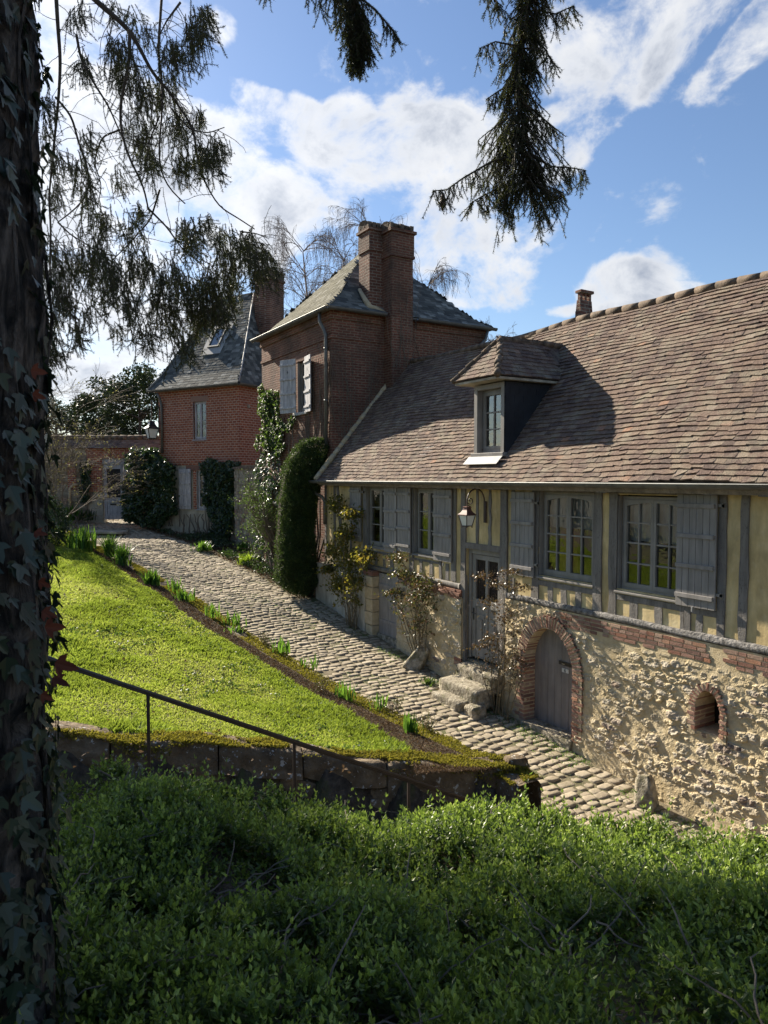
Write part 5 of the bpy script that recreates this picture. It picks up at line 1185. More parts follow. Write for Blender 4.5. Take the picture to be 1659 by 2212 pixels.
# ================================================================== terrace wall, kerb, hand rail
tw_ = thing('terrace_retaining_wall', 'low dark stone retaining wall with mossy top and white lichen spots below the lawn', 'wall', (3.4, 7.3, -3.8))
wd = (WB - WA); WL = np.linalg.norm(wd); wd = wd / WL; wn = np.array([wd[1], -wd[0]]);  # direction and the normal towards the camera
wn = wn if wn[1] < 0 else -wn
def wtop(s): return float(np.interp(s, [-.1, 0, .5, WL, WL + 5], [-3.62, -3.62, -3.60, -2.74, -2.0])) + .03 * math.sin(s * 2.3) + .02 * math.sin(s * 5.1)
WF = lambda s, z, c: np.array([WA[0] + wd[0] * s + wn[0] * c, WA[1] + wd[1] * s + wn[1] * c, z])
r3 = np.random.default_rng(3); s = 0.0; li = 0
lens = [.62, 1.15, 1.0, .95, 1.15, 1.1, 1.3, 1.2, 1.2]
def wblock(m, s0, s1, z0f, z1f, c0, c1, nx=14, ny=8, nz=6, amp=.02, seed=0):
    vs = []; fs = []
    def P(u, v, w):
        s_ = s0 + (s1 - s0) * u; za = z0f(s_); zb2 = z1f(s_); e = min(u, 1 - u) * (s1 - s0)
        rnd_ = .03 * max(0, 1 - e / .05) ; 
        z = za + (zb2 - za) * w - (rnd_ * 1.2 if w > .8 else 0); c = c0 + (c1 - c0) * v
        c -= rnd_ * .7 if v > .8 else 0
        if w > .95 and v > .95: z -= .02; c -= .02
        d = amp * (float(fbm(np.array(s_ * 4 + seed), np.array(z * 5 + c * 6), 4, seed)) * 2)
        return WF(s_, z + d * .7, c + d * 1.3)
    def sheet(f, n1, n2):
        b = len(vs)
        for i in range(n1 + 1):
            for j in range(n2 + 1): vs.append(f(i / n1, j / n2))
        for i in range(n1):
            for j in range(n2): a = b + i * (n2 + 1) + j; fs.append((a, a + 1, a + n2 + 2, a + n2 + 1))
    sheet(lambda u, w: P(u, 1, w), nx, nz); sheet(lambda u, v: P(u, v, 1), nx, ny); sheet(lambda v, w: P(0, v, w), ny, nz); sheet(lambda v, w: P(1, v, w), ny, nz)
    m.add(vs, fs)
m = M()
for k, L in enumerate(lens):
    hgt = [.5, .42, .3, .33, .36, .34, .36, .34, .34][k]
    wblock(m, s + .008, s + L - .008, lambda q: wtop(q) - hgt, wtop, -.34, .0 + .02 * (k % 2), amp=.022, seed=k * 5)
    # lower courses
    zz = hgt; sm = s
    for cc in range(4):
        ss = s - r3.uniform(0, .2) * (k > 0)
        hh = r3.uniform(.16, .24)
        while ss < s + L:
            w = r3.uniform(.3, .7); e1_ = min(ss + w, WL + 4); wblock(m, ss + .008, e1_ - .008, lambda q: wtop(q) - zz - hh, lambda q: wtop(q) - zz - .01, -.3, -.03 + r3.uniform(-.02, .03), 8, 2, 3, .02, int(ss * 10) + cc); ss += w
        zz += hh
    s += L
part(m, 'stone_blocks', MT['dstone'], tw_, smooth=True)
# raised tip of the corner stone
cb = block('corner_stone', -.17, .17, -.1, .12, -1.0, .10, MT['dstone'], 8, .03, 6, .12); cb.location = tuple(WF(.1, -3.6, -.12)); cb.rotation_euler = (0, 0, math.atan2(wd[1], wd[0])); own(cb, tw_)

def scatter_moss(name, pts, nrm_up, size, parent=None, mt=None, seed=0):
    """low cushions: tiny tilted leaf facets spread over a skin"""
    return leaves(name, pts, size, mt or MT['moss'], flat=True, seed=seed, parent=parent)
def leaves(name, P, size, mt, flat=False, seed=0, dirs=None, normals=None, aspect=.55, parent=None, rnd=None, up=.3, sizes=None, fold=False):
    r = np.random.default_rng(seed + 100); P = np.asarray(P, float); n = len(P)
    if dirs is None:
        d = r.normal(size=(n, 3)); d[:, 2] = d[:, 2] * (.4 if flat else 1) + up
    else: d = np.asarray(dirs, float) + r.normal(size=(n, 3)) * .35
    d /= np.linalg.norm(d, axis=1)[:, None] + 1e-9
    q = r.normal(size=(n, 3)) if normals is None else np.asarray(normals, float) + r.normal(size=(n, 3)) * .35
    s = np.cross(d, q); s /= np.linalg.norm(s, axis=1)[:, None] + 1e-9
    L = (size if sizes is None else sizes) * r.uniform(.65, 1.3, n) ; L = L[:, None]; Wd = L * aspect
    nn = np.cross(d, s) * L * .10
    V = np.stack([P, P + d * L * .45 + s * Wd * .5 + nn, P + d * L, P + d * L * .45 - s * Wd * .5 + nn], 1).reshape(-1, 3)
    i = np.arange(n)[:, None] * 4 + np.array([0, 1, 2, 3])[None]
    if fold:
        f = np.concatenate([i[:, [0, 1, 2]], i[:, [0, 2, 3]]]); rr = r.random(n) if rnd is None else rnd; return fastp(name, V, f, mt, parent, np.concatenate([rr, rr]))
    return fastp(name, V, i, mt, parent, r.random(n) if rnd is None else rnd)
def fastp(name, V, f, mt, parent, rr):
    o = fast(name, V, f, mt, None, rr)
    if parent is not None:
        o.parent = parent; P = np.array(parent.location); q = parent.parent
        while q is not None: P = P + np.array(q.location); q = q.parent
        o.location = tuple(-P)
    return o
# moss along the wall top
r4 = np.random.default_rng(31); pts = []
for k in range(26000):
    s_ = r4.uniform(-.02, WL + .5); c = r4.uniform(-.36, .03)
    dens = fbm(np.array(s_ * 1.6), np.array(c * 4), 3, 60) + (.35 if s_ < 2.6 else -.14) - (0 if c < .0 else .1)
    if dens > 0: pts.append(WF(s_, wtop(s_) + r4.uniform(-.004, .02) + .0, c))
for k in range(3500):   # hanging over the face
    s_ = r4.uniform(0, WL); h = r4.exponential(.09)
    if fbm(np.array(s_ * 2.2), np.array(h * 5), 3, 66) > .05 + h: pts.append(WF(s_, wtop(s_) - h, .03))
leaves('moss', pts, .032, MT['moss'], flat=True, seed=1, parent=tw_, up=.6)

# mossy kerb along the street (real step)
Ys = np.concatenate([np.arange(6.25, 14, .22), np.arange(14, 36, .5)])
def ktop(Y): return zg(Y) + ko(Y)
V = []; Fc = []
for Y in Ys:
    x = kx(Y); z = ktop(Y); j = .02 * float(fbm(np.array(Y * 2.), np.array(1.), 3, 2))
    prof = [(x + .03 + j, zg(Y) - .1), (x + .01 + j, z - .04), (x - .03 + j, z + .01), (x - .18, z + .02), (x - .34 + j, z + .012), (x - .38, z - .06), (x - .4, z - .3)]
    for (a, b) in prof: V.append((a, Y, b))
n = 7
for i in range(len(Ys) - 1):
    for k in range(n - 1): a = i * n + k; Fc.append((a, a + 1, a + n + 1, a + n))
kerb = tag(fast('stone_kerb', np.array(V), np.array(Fc), MT['dstone'], smooth=True), 'long low moss covered stone kerb between the flower bed and the cobbled street', 'kerb')
pts = []; sz_ = []
for k in range(42000):
    Y = 6.3 + 24 * r4.random() ** 1.5; u = r4.uniform(-.42, .03); x = kx(Y) + u
    if fbm(np.array(x * 3.), np.array(Y * 1.2), 3, 71) > -.18: pts.append((x, Y, ktop(Y) + .015 + r4.uniform(0, .015))); sz_.append(.022 + .0011 * Y)
leaves('kerb_moss', pts, .03, MT['moss'], flat=True, seed=2, parent=kerb, up=.6, sizes=np.array(sz_))

# hand rail
rl = thing('stair_handrail', 'thin brown iron handrail on slim posts sloping down in front of the terrace wall', 'handrail', (2.8, 6.2, -3.4))
ra = at(100, 1419, 6.15); rb = at(155, 1440, 6.3); rc = at(1080, 1750, 7.2)
m = M(); m.tube([ra, rb, rc], .017, 8); m.tube([ra + [0, 0, -.022], rb + [0, 0, -.022], rc + [0, 0, -.022]], .012, 6); part(m, 'top_rail', MT['rail'], rl, smooth=True)
for x in (320, 635, 882):
    rr = ray(x, 1500); # point on rail under this column
    best = min(np.linspace(0, 1, 400), key=lambda t: abs((lambda p: CX + F * p.dot(rt) / p.dot(fw) - x)(rb + (rc - rb) * t))); p = rb + (rc - rb) * best
    m = M(); m.box(Fr((p[0], p[1], p[2] - 1.75), wd3 := np.array([wd[0], wd[1], 0])), -.014, .014, 0, 1.74, -.014, .014); part(m, 'post', MT['rail'], rl)
# ================================================================== LAWN, BED
def lawn_mesh():
    V = []; Fc = []; Yl = np.concatenate([np.arange(6.2, 14, .16), np.arange(14, 34, .4)]); n = 60
    for Y in Yl:
        x1 = float(kx(Y)) - .36
        for k in range(n + 1):
            X = x1 - 9 * (k / n) ** 1.3; yy = max(Y, ywall(X) + .3); z = float(lawnz(X, yy)); V.append((X, yy, z))
    for i in range(len(Yl) - 1):
        for k in range(n): a = i * (n + 1) + k; Fc.append((a, a + n + 1, a + n + 2, a + 1))
    return fast('lawn_ground', np.array(V), np.array(Fc), MT['soil'], smooth=True)
lg = tag(lawn_mesh(), kind='structure')
LEY = [6.4, 7.7, 8.8, 10.1, 11.7, 13.3, 16.2, 22.3, 34]; LEX = [4.3, 4.95, 5.0, 4.85, 4.7, 4.42, 3.95, 3.4, 2.9]
def lex(Y): return np.interp(Y, LEY, LEX)
rg = np.random.default_rng(17)
def grass():
    n = 330000; Y = 6.3 + 24 * rg.random(n) ** 1.9; X = lex(Y) - 7.2 * rg.random(n) ** 1.05
    D = .515 * X + .857 * Y; Lt = .857 * X - .515 * Y
    keep = (Y > ywall(X) + .32) & (Lt > -.56 * D - .6) & (X < lex(Y) + .12 * fbm(Y * 3, X * 0, 3, 8)); X, Y, D = X[keep], Y[keep], D[keep]; n = len(X)
    z = lawnz(X, Y); mo = fbm(X * .75, Y * .55, 4, 12) + .1 * np.exp(-((X - (lex(Y) - 1.6)) / 1.2) ** 2)      # moss and yellow patches
    tuft = fbm(X * 4, Y * 4, 3, 14)
    h = (.032 + .028 * rg.random(n) + .05 * np.clip(tuft, 0, 1)) * (1 - .55 * np.clip(mo * 3, 0, 1)); edge = np.clip(1 - (Y - ywall(X) - .3) / .9, 0, 1); h = h * (1 + 1.4 * edge * rg.random(n)) * (1 + D * .03)
    w = .0035 + .00065 * D; ang = rg.random(n) * 6.283; lx_ = rg.normal(0, .45, n); ly_ = rg.normal(0, .45, n) - .1
    b = np.stack([X, Y, z - .005], -1); sd = np.stack([np.cos(ang) * w, np.sin(ang) * w, 0 * w], -1); tip = b + np.stack([lx_ * h, ly_ * h, h], -1); mid = b + np.stack([lx_ * h * .3, ly_ * h * .3, h * .6], -1)
    V = np.stack([b - sd, b + sd, mid + sd * .7, tip, mid - sd * .7], 1).reshape(-1, 3)
    i = np.arange(n)[:, None] * 5 + np.arange(5)[None]; f = i
    rr = np.clip(.42 + 1.0 * mo - .25 * edge + .3 * tuft * (mo < .05) + rg.normal(0, .2, n), 0, 1)  # blades by the terrace wall darkened: shade there put into their colour
    return fast('lawn_grass', V, f, MT['grass'], None, rr)
tag(grass(), 'sunlit bright green lawn grass with yellow mossy patches on the slope', 'grass', kind='stuff')
# moss skin close to the ground in the lawn
n = 60000; Y = 6.6 + 20 * rg.random(n) ** 1.8; X = lex(Y) - 6.5 * rg.random(n); k = (fbm(X * .75, Y * .55, 4, 12) + .1 * np.exp(-((X - (lex(Y) - 1.6)) / 1.2) ** 2) > .08) & (Y > ywall(X) + .3); X, Y = X[k], Y[k]
P = np.stack([X, Y, lawnz(X, Y) + rg.uniform(0, .02, len(X))], -1)
tag(leaves('lawn_moss', P, .03, MT['grass'], flat=True, seed=7, up=.4, sizes=.02 + .0016 * Y, rnd=np.clip(rg.normal(.86, .1, len(X)), 0, 1)), 'yellow green moss cushions spreading through the lawn', 'moss', kind='stuff')
n = 420; Y = 6.7 + 14 * rg.random(n) ** 1.4; X = lex(Y) - 5.5 * rg.random(n); P = np.stack([X, Y, lawnz(X, Y) + .03], -1)
tag(leaves('fallen_leaves', P, .05, MT['litter'], flat=True, seed=71, up=.1, sizes=.035 + .002 * Y, rnd=rg.uniform(.4, 1, n)), 'scattered dry brown leaves lying on the sunlit lawn', 'fallen leaves', kind='stuff')
n = 700; Y = 6.8 + 9 * rg.random(n); X = lex(Y) - 5 * rg.random(n); c_ = fbm(X * .9, Y * .9, 3, 77) > .12; X = X[c_]; Y = Y[c_]; X = np.repeat(X, 9) + rg.normal(0, .05, len(X) * 9); Y = np.repeat(Y, 9) + rg.normal(0, .05, len(Y) * 9)
ok = Y > ywall(X) + .35; X, Y = X[ok], Y[ok]
tag(leaves('lawn_weeds', np.stack([X, Y, lawnz(X, Y) + rg.uniform(.01, .05, len(X))], -1), .035, MT['ivyl'], flat=True, seed=72, up=.5, sizes=.03 + .0015 * Y, aspect=.7), 'darker broad leaved weeds growing in patches through the lawn', 'weeds', kind='stuff')
# litter and small stuff in the bed
n = 26000; Y = 6.6 + 22 * rg.random(n) ** 1.7; X = lex(Y) + (kx(Y) - .4 - lex(Y)) * rg.random(n); P = np.stack([X, Y, lawnz(X, Y) + rg.uniform(0, .03, n)], -1)
tag(leaves('bed_litter', P, .03, MT['litter'], flat=True, seed=8, up=.2, sizes=.02 + .0015 * Y, aspect=.35), 'dry leaf litter and twigs covering the dark soil of the flower bed', 'leaf litter', kind='stuff')
n = 9000; Y = rg.uniform(2.5, 15.8, n); X = 7.85 - np.abs(rg.normal(0, .22, n)); k = fbm(X * 2, Y * 1.3, 3, 44) > .02; P = np.stack([X, Y, zg(Y) + rg.uniform(.0, .03, n)], -1)[k]
n2 = 9000; Y2 = rg.uniform(5, 20, n2); X2 = rg.uniform(5, 7.9, n2); k2 = (fbm(X2 * 1.2, Y2 * .9, 3, 45) > .3); P2 = np.stack([X2, Y2, zg(Y2) + rg.uniform(.0, .012, n2)], -1)[k2]
tag(leaves('street_weeds', np.concatenate([P, P2]), .026, MT['bulb'], flat=True, seed=9, up=.5, aspect=.4), 'low weeds and moss growing between the setts along the wall foot', 'weeds', kind='stuff')

# ================================================================== clumps of blades / small plants
def blades(name, p, n, h, spread, mt, w=.018, lean=.35, seed=0, label=None, cat='plant', group=None):
    r = np.random.default_rng(seed); V = []; Fc = []
    for k in range(n):
        a = r.uniform(0, 6.283); b = np.array([r.normal(0, spread * .35), r.normal(0, spread * .35), 0]); l = lean * r.uniform(.1, 1); hh = h * r.uniform(.55, 1.1); d = np.array([math.cos(a), math.sin(a), 0]); s = np.array([-d[1], d[0], 0]) * w * r.uniform(.7, 1.2)
        base = len(V)
        for t in (0, .35, .7, 1.0):
            c = b + d * hh * l * t ** 1.8 + np.array([0, 0, hh * (t - .25 * l * t * t)]); ww = (1 - t ** 3) * (.6 + .6 * t) if t < 1 else .05; V += [c - s * ww, c + s * ww]
        for q in range(3): Fc.append((base + 2 * q, base + 2 * q + 1, base + 2 * q + 3, base + 2 * q + 2))
    o = fast(name, np.array(V), np.array(Fc), mt, None, r.random(len(Fc))); o.location = tuple(float(v) for v in p)
    if label: tag(o, label, cat, group)
    return o
def on_lawn(x, y, dz=0):
    z = -3.5
    for k in range(80):
        p = onZ(x, y, z); z = .6 * z + .4 * float(lawnz(p[0], p[1]))
    return onZ(x, y, z)
def on_street(x, y, off=0):
    z = -3.5
    for k in range(80):
        p = onZ(x, y, z); z = .5 * z + .5 * (float(zg(p[1])) + off)
    return onZ(x, y, z)
GB = 'bulb plants sprouting along the flower bed'
bl = [(888, 1583, .30, 34, 'large leafy bulb clump near the wall corner, the nearest in the flower bed'), (822, 1540, .2, 12, 'small twin shoot just above the large leafy bulb clump'),
      (757, 1508, .26, 26, 'bulb clump beside the middle of the lawn edge, third from the wall corner'), (655, 1440, .22, 10, 'thin upright bulb shoot standing alone, fourth from the wall corner'),
      (612, 1415, .24, 22, 'bushy bulb clump just beyond the thin upright shoot'), (527, 1372, .2, 10, 'short bulb shoot below the widest part of the lawn edge'),
      (492, 1350, .24, 14, 'pale bulb shoots paired with darker leaves at mid bed'), (457, 1330, .25, 16, 'green bulb clump before the mid bed pair'),
      (405, 1300, .26, 30, 'broad low leafy clump in the upper flower bed'), (370, 1280, .24, 16, 'narrow spiky bulb clump in the upper flower bed'),
      (332, 1262, .36, 60, 'wide dark leafy clump at the upper bend of the flower bed'), (262, 1222, .42, 80, 'mass of arching leaves near the far end of the bed'),
      (232, 1205, .46, 80, 'leafy mound second from the far end of the bed')]
for i, (x, y, h, n, lab) in enumerate(bl):
    p = on_lawn(x, y); blades('bulb_plant', p + np.array([.12 * math.sin(i * 2.3), .2 * math.sin(i * 1.7), -.01]), int(n * 1.5), h * (.85 + .35 * abs(math.sin(i * 1.9))) * (1 + .02 * p[1]), .16 + .12 * abs(math.sin(i * 2.9)), MT['bulb'], .013 + .0006 * p[1], .4 + .6 * abs(math.sin(i * 3.1)), 50 + i, lab, group=GB)
p = on_lawn(178, 1187); blades('iris_clump', p, 110, .72, .6, MT['bulb'], .03, .35, 77, 'tall dark sword leaved clump at the far end of the flower bed', 'plant')
p = on_street(533, 1220, .0); blades('daylily_clump', p, 170, .42, .28, MT['bright'], .018, .9, 78, 'glowing yellow green arching clump at the street edge by the clipped yew', 'plant')
p = on_street(438, 1190, .02); blades('green_perennial', p, 130, .36, .32, MT['bulb'], .02, .9, 79, 'mid green leafy clump below the shuttered window of the brick tower house', 'plant')
p = on_street(520, 1195, .0); blades('daylily_clump', p + np.array([.2, .3, 0]), 90, .45, .25, MT['bulb'], .018, .6, 80, 'darker green spiky clump just behind the glowing yellow one', 'plant')
p = on_street(672, 2000 / 1.4, 0)
for (x, y, D, lab, s) in [(905 + 20, 1478, None, 'pale snowdrop like tuft beside the left end of the lowest door step', 81)]:
    p = on_street(x, y, 0); blades('pale_tuft', p, 60, .16, .2, MT['ivyl'], .014, .9, s, lab, 'plant')
p = fwp(*L4(330, 1470)); blades('grass_tuft', FW.p(p[0], gz, .5), 110, .7, .5, MT['bulb'], .03, .6, 83, 'dark grassy tuft at the foot of the far wall under the pale waste pipe', 'plant')
p = fwp(*L4(520, 1460)); blades('grass_tuft', FW.p(p[0], gz, .55), 90, .5, .5, MT['yew'], .03, .7, 84, 'dark low tuft at the foot of the brick pier left of the double door', 'plant')
for i, (x, y, lab) in enumerate([(690, 1495, 'red budded rose stump in the bed beside the middle bulb clump'), (925, 1575, 'red budded shrublet right of the large leafy bulb clump'), (575, 1395, 'low reddish shrublet in the middle of the flower bed'), (850, 1540, 'twiggy budding shrublet at the lawn side of the near bed')]):
    p = on_lawn(x, y); m = M(); r = np.random.default_rng(i); tips = []
    for k in range(16):
        a = r.uniform(0, 6.28); q = np.array([r.normal(0, .05), r.normal(0, .05), 0]); pts = [q]
        for t in range(4): q = q + np.array([math.cos(a) * .03, math.sin(a) * .03, .05]) + r.normal(0, .012, 3); pts.append(q)
        m.tube(pts, .0035, 3, False); tips += pts[1:]
    root = thing('shrublet', lab, 'shrub', p, 'small shrublets in the flower bed'); o = m.build('stems', MT['rosestem'], root)
    T = np.repeat(np.array(tips), 4, 0); T = T + r.normal(0, .015, T.shape); o = leaves('leaves', T, .03, MT['roseB'], seed=i, parent=None); o.parent = root

# bed strip along the houses (soil with low plants)
n = 9000; Y = rg.uniform(16.3, 30, n); X = np.array([hx(y) for y in Y]) + .1 + rg.uniform(0, 1.2, n); zz = zg(Y) + .03 + rg.uniform(0, .12, n); kk = fbm(X * 1.5, Y * 1.5, 3, 90) > -.05
tag(leaves('house_bed_groundcover', np.stack([X, Y, zz], -1)[kk], .07, MT['ivy'], seed=10, up=.3), 'dark low ground cover in the bed at the foot of the brick houses', 'ground cover', kind='stuff')
n = 5000; Y = rg.uniform(16.3, 30, n); X = np.array([hx(y) for y in Y]) + .0 + rg.uniform(0, 1.2, n)
tag(leaves('house_bed_litter', np.stack([X, Y, zg(Y) + .02], -1), .07, MT['litter'], seed=11, up=.1, flat=True), 'dry litter on the soil at the foot of the brick houses', 'leaf litter', kind='stuff')

# ================================================================== climbing roses
def rose(name, base_px, base_p, stems, crown, nleaf, mt, seed, label, size=.045, extra=()):
    """crown: list of (px,py,rx_m,rz_m) blobs around the plane of the wall"""
    r = np.random.default_rng(seed); root = thing(name, label, 'rose bush', base_p); m = M(); tips = []
    for k in range(stems):
        bx = np.array(base_p) + r.normal(0, .07, 3) * [.4, 1.2, 0]
        c = crown[r.integers(len(crown))]; tgt = onX(c[0], c[1], 7.72 + r.normal(0, .1)) + np.array([r.normal(0, .1), r.normal(0, c[2] * .7), r.normal(0, c[3] * .6)])
        pts = []; n = 14; mid = r.normal(0, .08, 2)
        for i in range(n + 1):
            t = i / n; q = bx * (1 - t) + tgt * t; q = q + np.array([mid[0] * .6, mid[1], 0]) * math.sin(t * math.pi); q[1] += (tgt[1] - bx[1]) * (t ** 1.6 - t); q = q + r.normal(0, .006, 3); pts.append(q)
        rad = .011 * r.uniform(.7, 1.3); m.tube(pts, np.linspace(rad, .003, n + 1), 5, False)
        for j in range(7):     # side shoots
            i0 = r.integers(n // 3, n); q = pts[i0].copy(); dd_ = r.normal(0, 1, 3); dd_[2] = abs(dd_[2]) * .6; dd_ /= np.linalg.norm(dd_); sp = [q]
            for t in range(5): q = q + dd_ * .045 + r.normal(0, .012, 3) + [0, 0, .008]; sp.append(q.copy())
            m.tube(sp, np.linspace(.0045, .002, 6), 4, False)
            if i0 > n * .45: tips += sp[2:]
        tips += pts[-4:]
    part(m, 'stems', MT['rosestem'], root)
    P = []
    for k in range(nleaf):
        if r.random() < .3 and tips: q = tips[r.integers(len(tips))] + r.normal(0, .035, 3)
        else:
            c = crown[r.integers(len(crown))]; q = onX(c[0], c[1], 7.68) + np.array([r.normal(0, .13), r.normal(0, c[2] * .55), r.normal(0, c[3] * .5)])
        if q[0] > 7.93: q[0] = 7.93 - r.random() * .1
        P.append(q)
    P = np.array(P); leaves('leaves', P, size, mt, seed=seed, parent=root, up=-.1, aspect=.65, fold=True); return root
rose('climbing_rose', None, (7.62, 14.1, -3.45), 16, [(745, 1150, .28, .2), (720, 1190, .25, .2), (760, 1215, .35, .22), (790, 1200, .25, .2), (735, 1260, .25, .15), (770, 1255, .3, .15), (710, 1230, .18, .12), (760, 1110, .2, .12), (725, 1090, .25, .2)], 3600, MT['roseA'], 5, 'leafiest green and orange climbing rose, left of the plank cellar door', .075)
rose('climbing_rose', None, (7.72, 11.5, -3.8), 14, [(862, 1205, .16, .1), (870, 1240, .3, .15), (900, 1250, .3, .14), (925, 1265, .22, .12), (905, 1290, .25, .1), (850, 1280, .12, .08)], 1700, MT['roseB'], 6, 'red and green climbing rose between the plank cellar door and the front door', .06)
rose('climbing_rose', None, (7.72, 9.08, -4.05), 13, [(1045, 1245, .14, .06), (1080, 1260, .18, .08), (1100, 1235, .16, .06), (1060, 1300, .16, .12), (1120, 1270, .14, .08), (1090, 1330, .14, .2), (1060, 1380, .12, .06), (1110, 1420, .1, .1), (1040, 1395, .08, .04)], 1500, MT['roseC'], 7, 'dark glossy climbing rose between the front door and the arched cellar door', .048)

# ================================================================== leafy volumes
def shell_points(n, c, rad, r, inner=.75, noise_=.12, seed=0):
    d = r.normal(size=(n, 3)); d /= np.linalg.norm(d, axis=1)[:, None]; k = 1 + noise_ * 2 * fbm(d[:, 0] * 3 + d[:, 2] * 2, d[:, 1] * 3 - d[:, 2], 3, seed); t = inner + (1 - inner) * r.random(n) ** .5
    return np.array(c) + d * np.array(rad) * (k * t)[:, None], d
# clipped yew arch
ye = thing('clipped_yew', 'tall narrow clipped yew with an arched top at the corner of the dark brick house', 'clipped yew', (7.55, 16.55, -3.1))
r = np.random.default_rng(41)
outline = [(608, 1255), (606, 1180), (612, 1090), (622, 1020), (640, 972), (665, 950), (700, 945), (716, 960), (714, 985), (700, 1010), (690, 1060), (684, 1130), (682, 1200), (690, 1262), (660, 1290), (630, 1282)]
poly = [onY(x, y, 16.35) for x, y in outline]; PX = np.array([(p[0], p[2]) for p in poly])
def inpoly(px, pz, P):
    c = np.zeros(len(px), bool); j = len(P) - 1
    for i in range(len(P)):
        xi, yi = P[i]; xj, yj = P[j]; c ^= ((yi > pz) != (yj > pz)) & (px < (xj - xi) * (pz - yi) / (yj - yi + 1e-12) + xi); j = i
    return c
n = 60000; px = r.uniform(PX[:, 0].min(), PX[:, 0].max(), n); pz = r.uniform(PX[:, 1].min(), PX[:, 1].max(), n); k = inpoly(px, pz, PX); px, pz = px[k], pz[k]; n = len(px)
# distance to the outline decides how deep (in Y) the body is and where the skin lies
def dist(px, pz, P):
    d = np.full(len(px), 9.)
    for i in range(len(P)):
        a = P[i - 1]; b = P[i]; ab = b - a; t = np.clip(((px - a[0]) * ab[0] + (pz - a[1]) * ab[1]) / (ab @ ab), 0, 1); d = np.minimum(d, np.hypot(px - a[0] - ab[0] * t, pz - a[1] - ab[1] * t))
    return d
ds = dist(px, pz, PX); half = .4 * np.sqrt(np.clip(1 - (1 - np.clip(ds / .3, 0, 1)) ** 2, 0, 1)) + .02; sgn = np.where(r.random(n) < .75, -1, 1); skin = np.where(r.random(n) < .7, 1, r.random(n))
px = px + .10 * fbm(pz * 5, px * 5, 3, 6); py = 16.6 + sgn * half * skin + .12 * fbm(px * 4, pz * 4, 3, 4); P = np.stack([px, py, pz], -1)
leaves('foliage', P, .075, MT['yew'], seed=12, parent=ye, up=.3, aspect=.28)
m = M()
for k in range(7):
    x = 7.3 + .14 * k; m.tube([(7.75 + r.normal(0, .1), 16.6, -3.15), (x, 16.6 + r.normal(0, .1), -1.5), (x + r.normal(0, .1), 16.6, .4)], [.035, .025, .01], 6)
part(m, 'stems', MT['bark'], ye)
m = M(); m.prism(Fr((0, 16.75, 0), (1, 0, 0)), [tuple(q * .88 + PX.mean(0) * .12) for q in PX][::-1], -.1, .1); part(m, 'dark_core', MT['yewcore'] if 'yewcore' in MT else MT['soil'], ye)

def surface_ivy(name, fr, poly, n, size, mt, seed, label, thick=.15, off=.03, stems=12, cat='ivy', up=-.3, noise_=.5, parent=None, thresh=-.3):
    r = np.random.default_rng(seed); P = np.array(poly); a = r.uniform(P[:, 0].min(), P[:, 0].max(), n); b = r.uniform(P[:, 1].min(), P[:, 1].max(), n)
    wob = .12; k = inpoly(a + wob * fbm(b * 3, a * 3, 3, seed), b + wob * fbm(a * 3, b * 3, 3, seed + 1), P) & (fbm(a * 1.7, b * 1.7, 3, seed + 2) > thresh); a, b = a[k], b[k]; n = len(a)
    th = thick * (1 + noise_ * 2 * fbm(a * 2.2, b * 2.2, 3, seed + 5)); c = off + np.maximum(th, .02) * r.random(n) ** .35
    W_ = fr.o + a[:, None] * fr.u + b[:, None] * fr.v + c[:, None] * fr.w
    cc = P.mean(0); root = thing(name, label, cat, fr.p(cc[0], P[:, 1].min(), 0)) if parent is None else parent
    nr = np.repeat(fr.w[None], n, 0); dirs = np.repeat((-fr.v * .8 + fr.w * .5)[None], n, 0) + r.normal(0, .4, (n, 3))
    leaves('foliage', W_, size, mt, seed=seed, parent=root, dirs=dirs, normals=nr, aspect=.85)
    m = M()
    for s in range(stems):
        aa = r.uniform(P[:, 0].min(), P[:, 0].max()); bb = P[:, 1].min(); pts = []
        for i in range(10): pts.append(fr.p(aa, bb, .03 + .02 * r.random())); aa += r.normal(0, .06); bb += (P[:, 1].max() - P[:, 1].min()) * .09
        m.tube(pts, np.linspace(.02, .006, 10), 5, False)
    part(m, 'stems', MT['twig'], root); return root
def S6(x, y): return (850 + x / 2.328) / 1.8228, (1350 + y / 2.328) / 1.8228
def polyX(pts, X, conv=S6):
    o = []
    for x, y in pts: p = onX(*conv(x, y), X); o.append((-p[1], p[2]))
    return o
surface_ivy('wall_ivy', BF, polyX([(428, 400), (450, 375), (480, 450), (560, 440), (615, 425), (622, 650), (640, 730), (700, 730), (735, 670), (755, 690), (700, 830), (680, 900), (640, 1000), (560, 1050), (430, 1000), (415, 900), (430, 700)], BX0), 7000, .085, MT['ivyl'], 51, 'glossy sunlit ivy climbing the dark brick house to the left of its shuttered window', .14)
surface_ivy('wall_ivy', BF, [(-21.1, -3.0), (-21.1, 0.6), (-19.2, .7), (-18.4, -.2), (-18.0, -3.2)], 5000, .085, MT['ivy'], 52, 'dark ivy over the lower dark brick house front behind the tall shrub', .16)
def polyT(pts, conv=C3): return [onfr(TF, *conv(x, y)) for x, y in pts]
surface_ivy('wall_ivy', TF, polyT([(590, 1110), (640, 1050), (745, 1060), (770, 1110), (845, 1160), (850, 1395), (800, 1440), (760, 1480), (650, 1470), (590, 1430)]), 15000, .11, MT['ivy'], 53, 'large dark ivy mass left of the shuttered lower window of the red brick house', .5, noise_=.5)
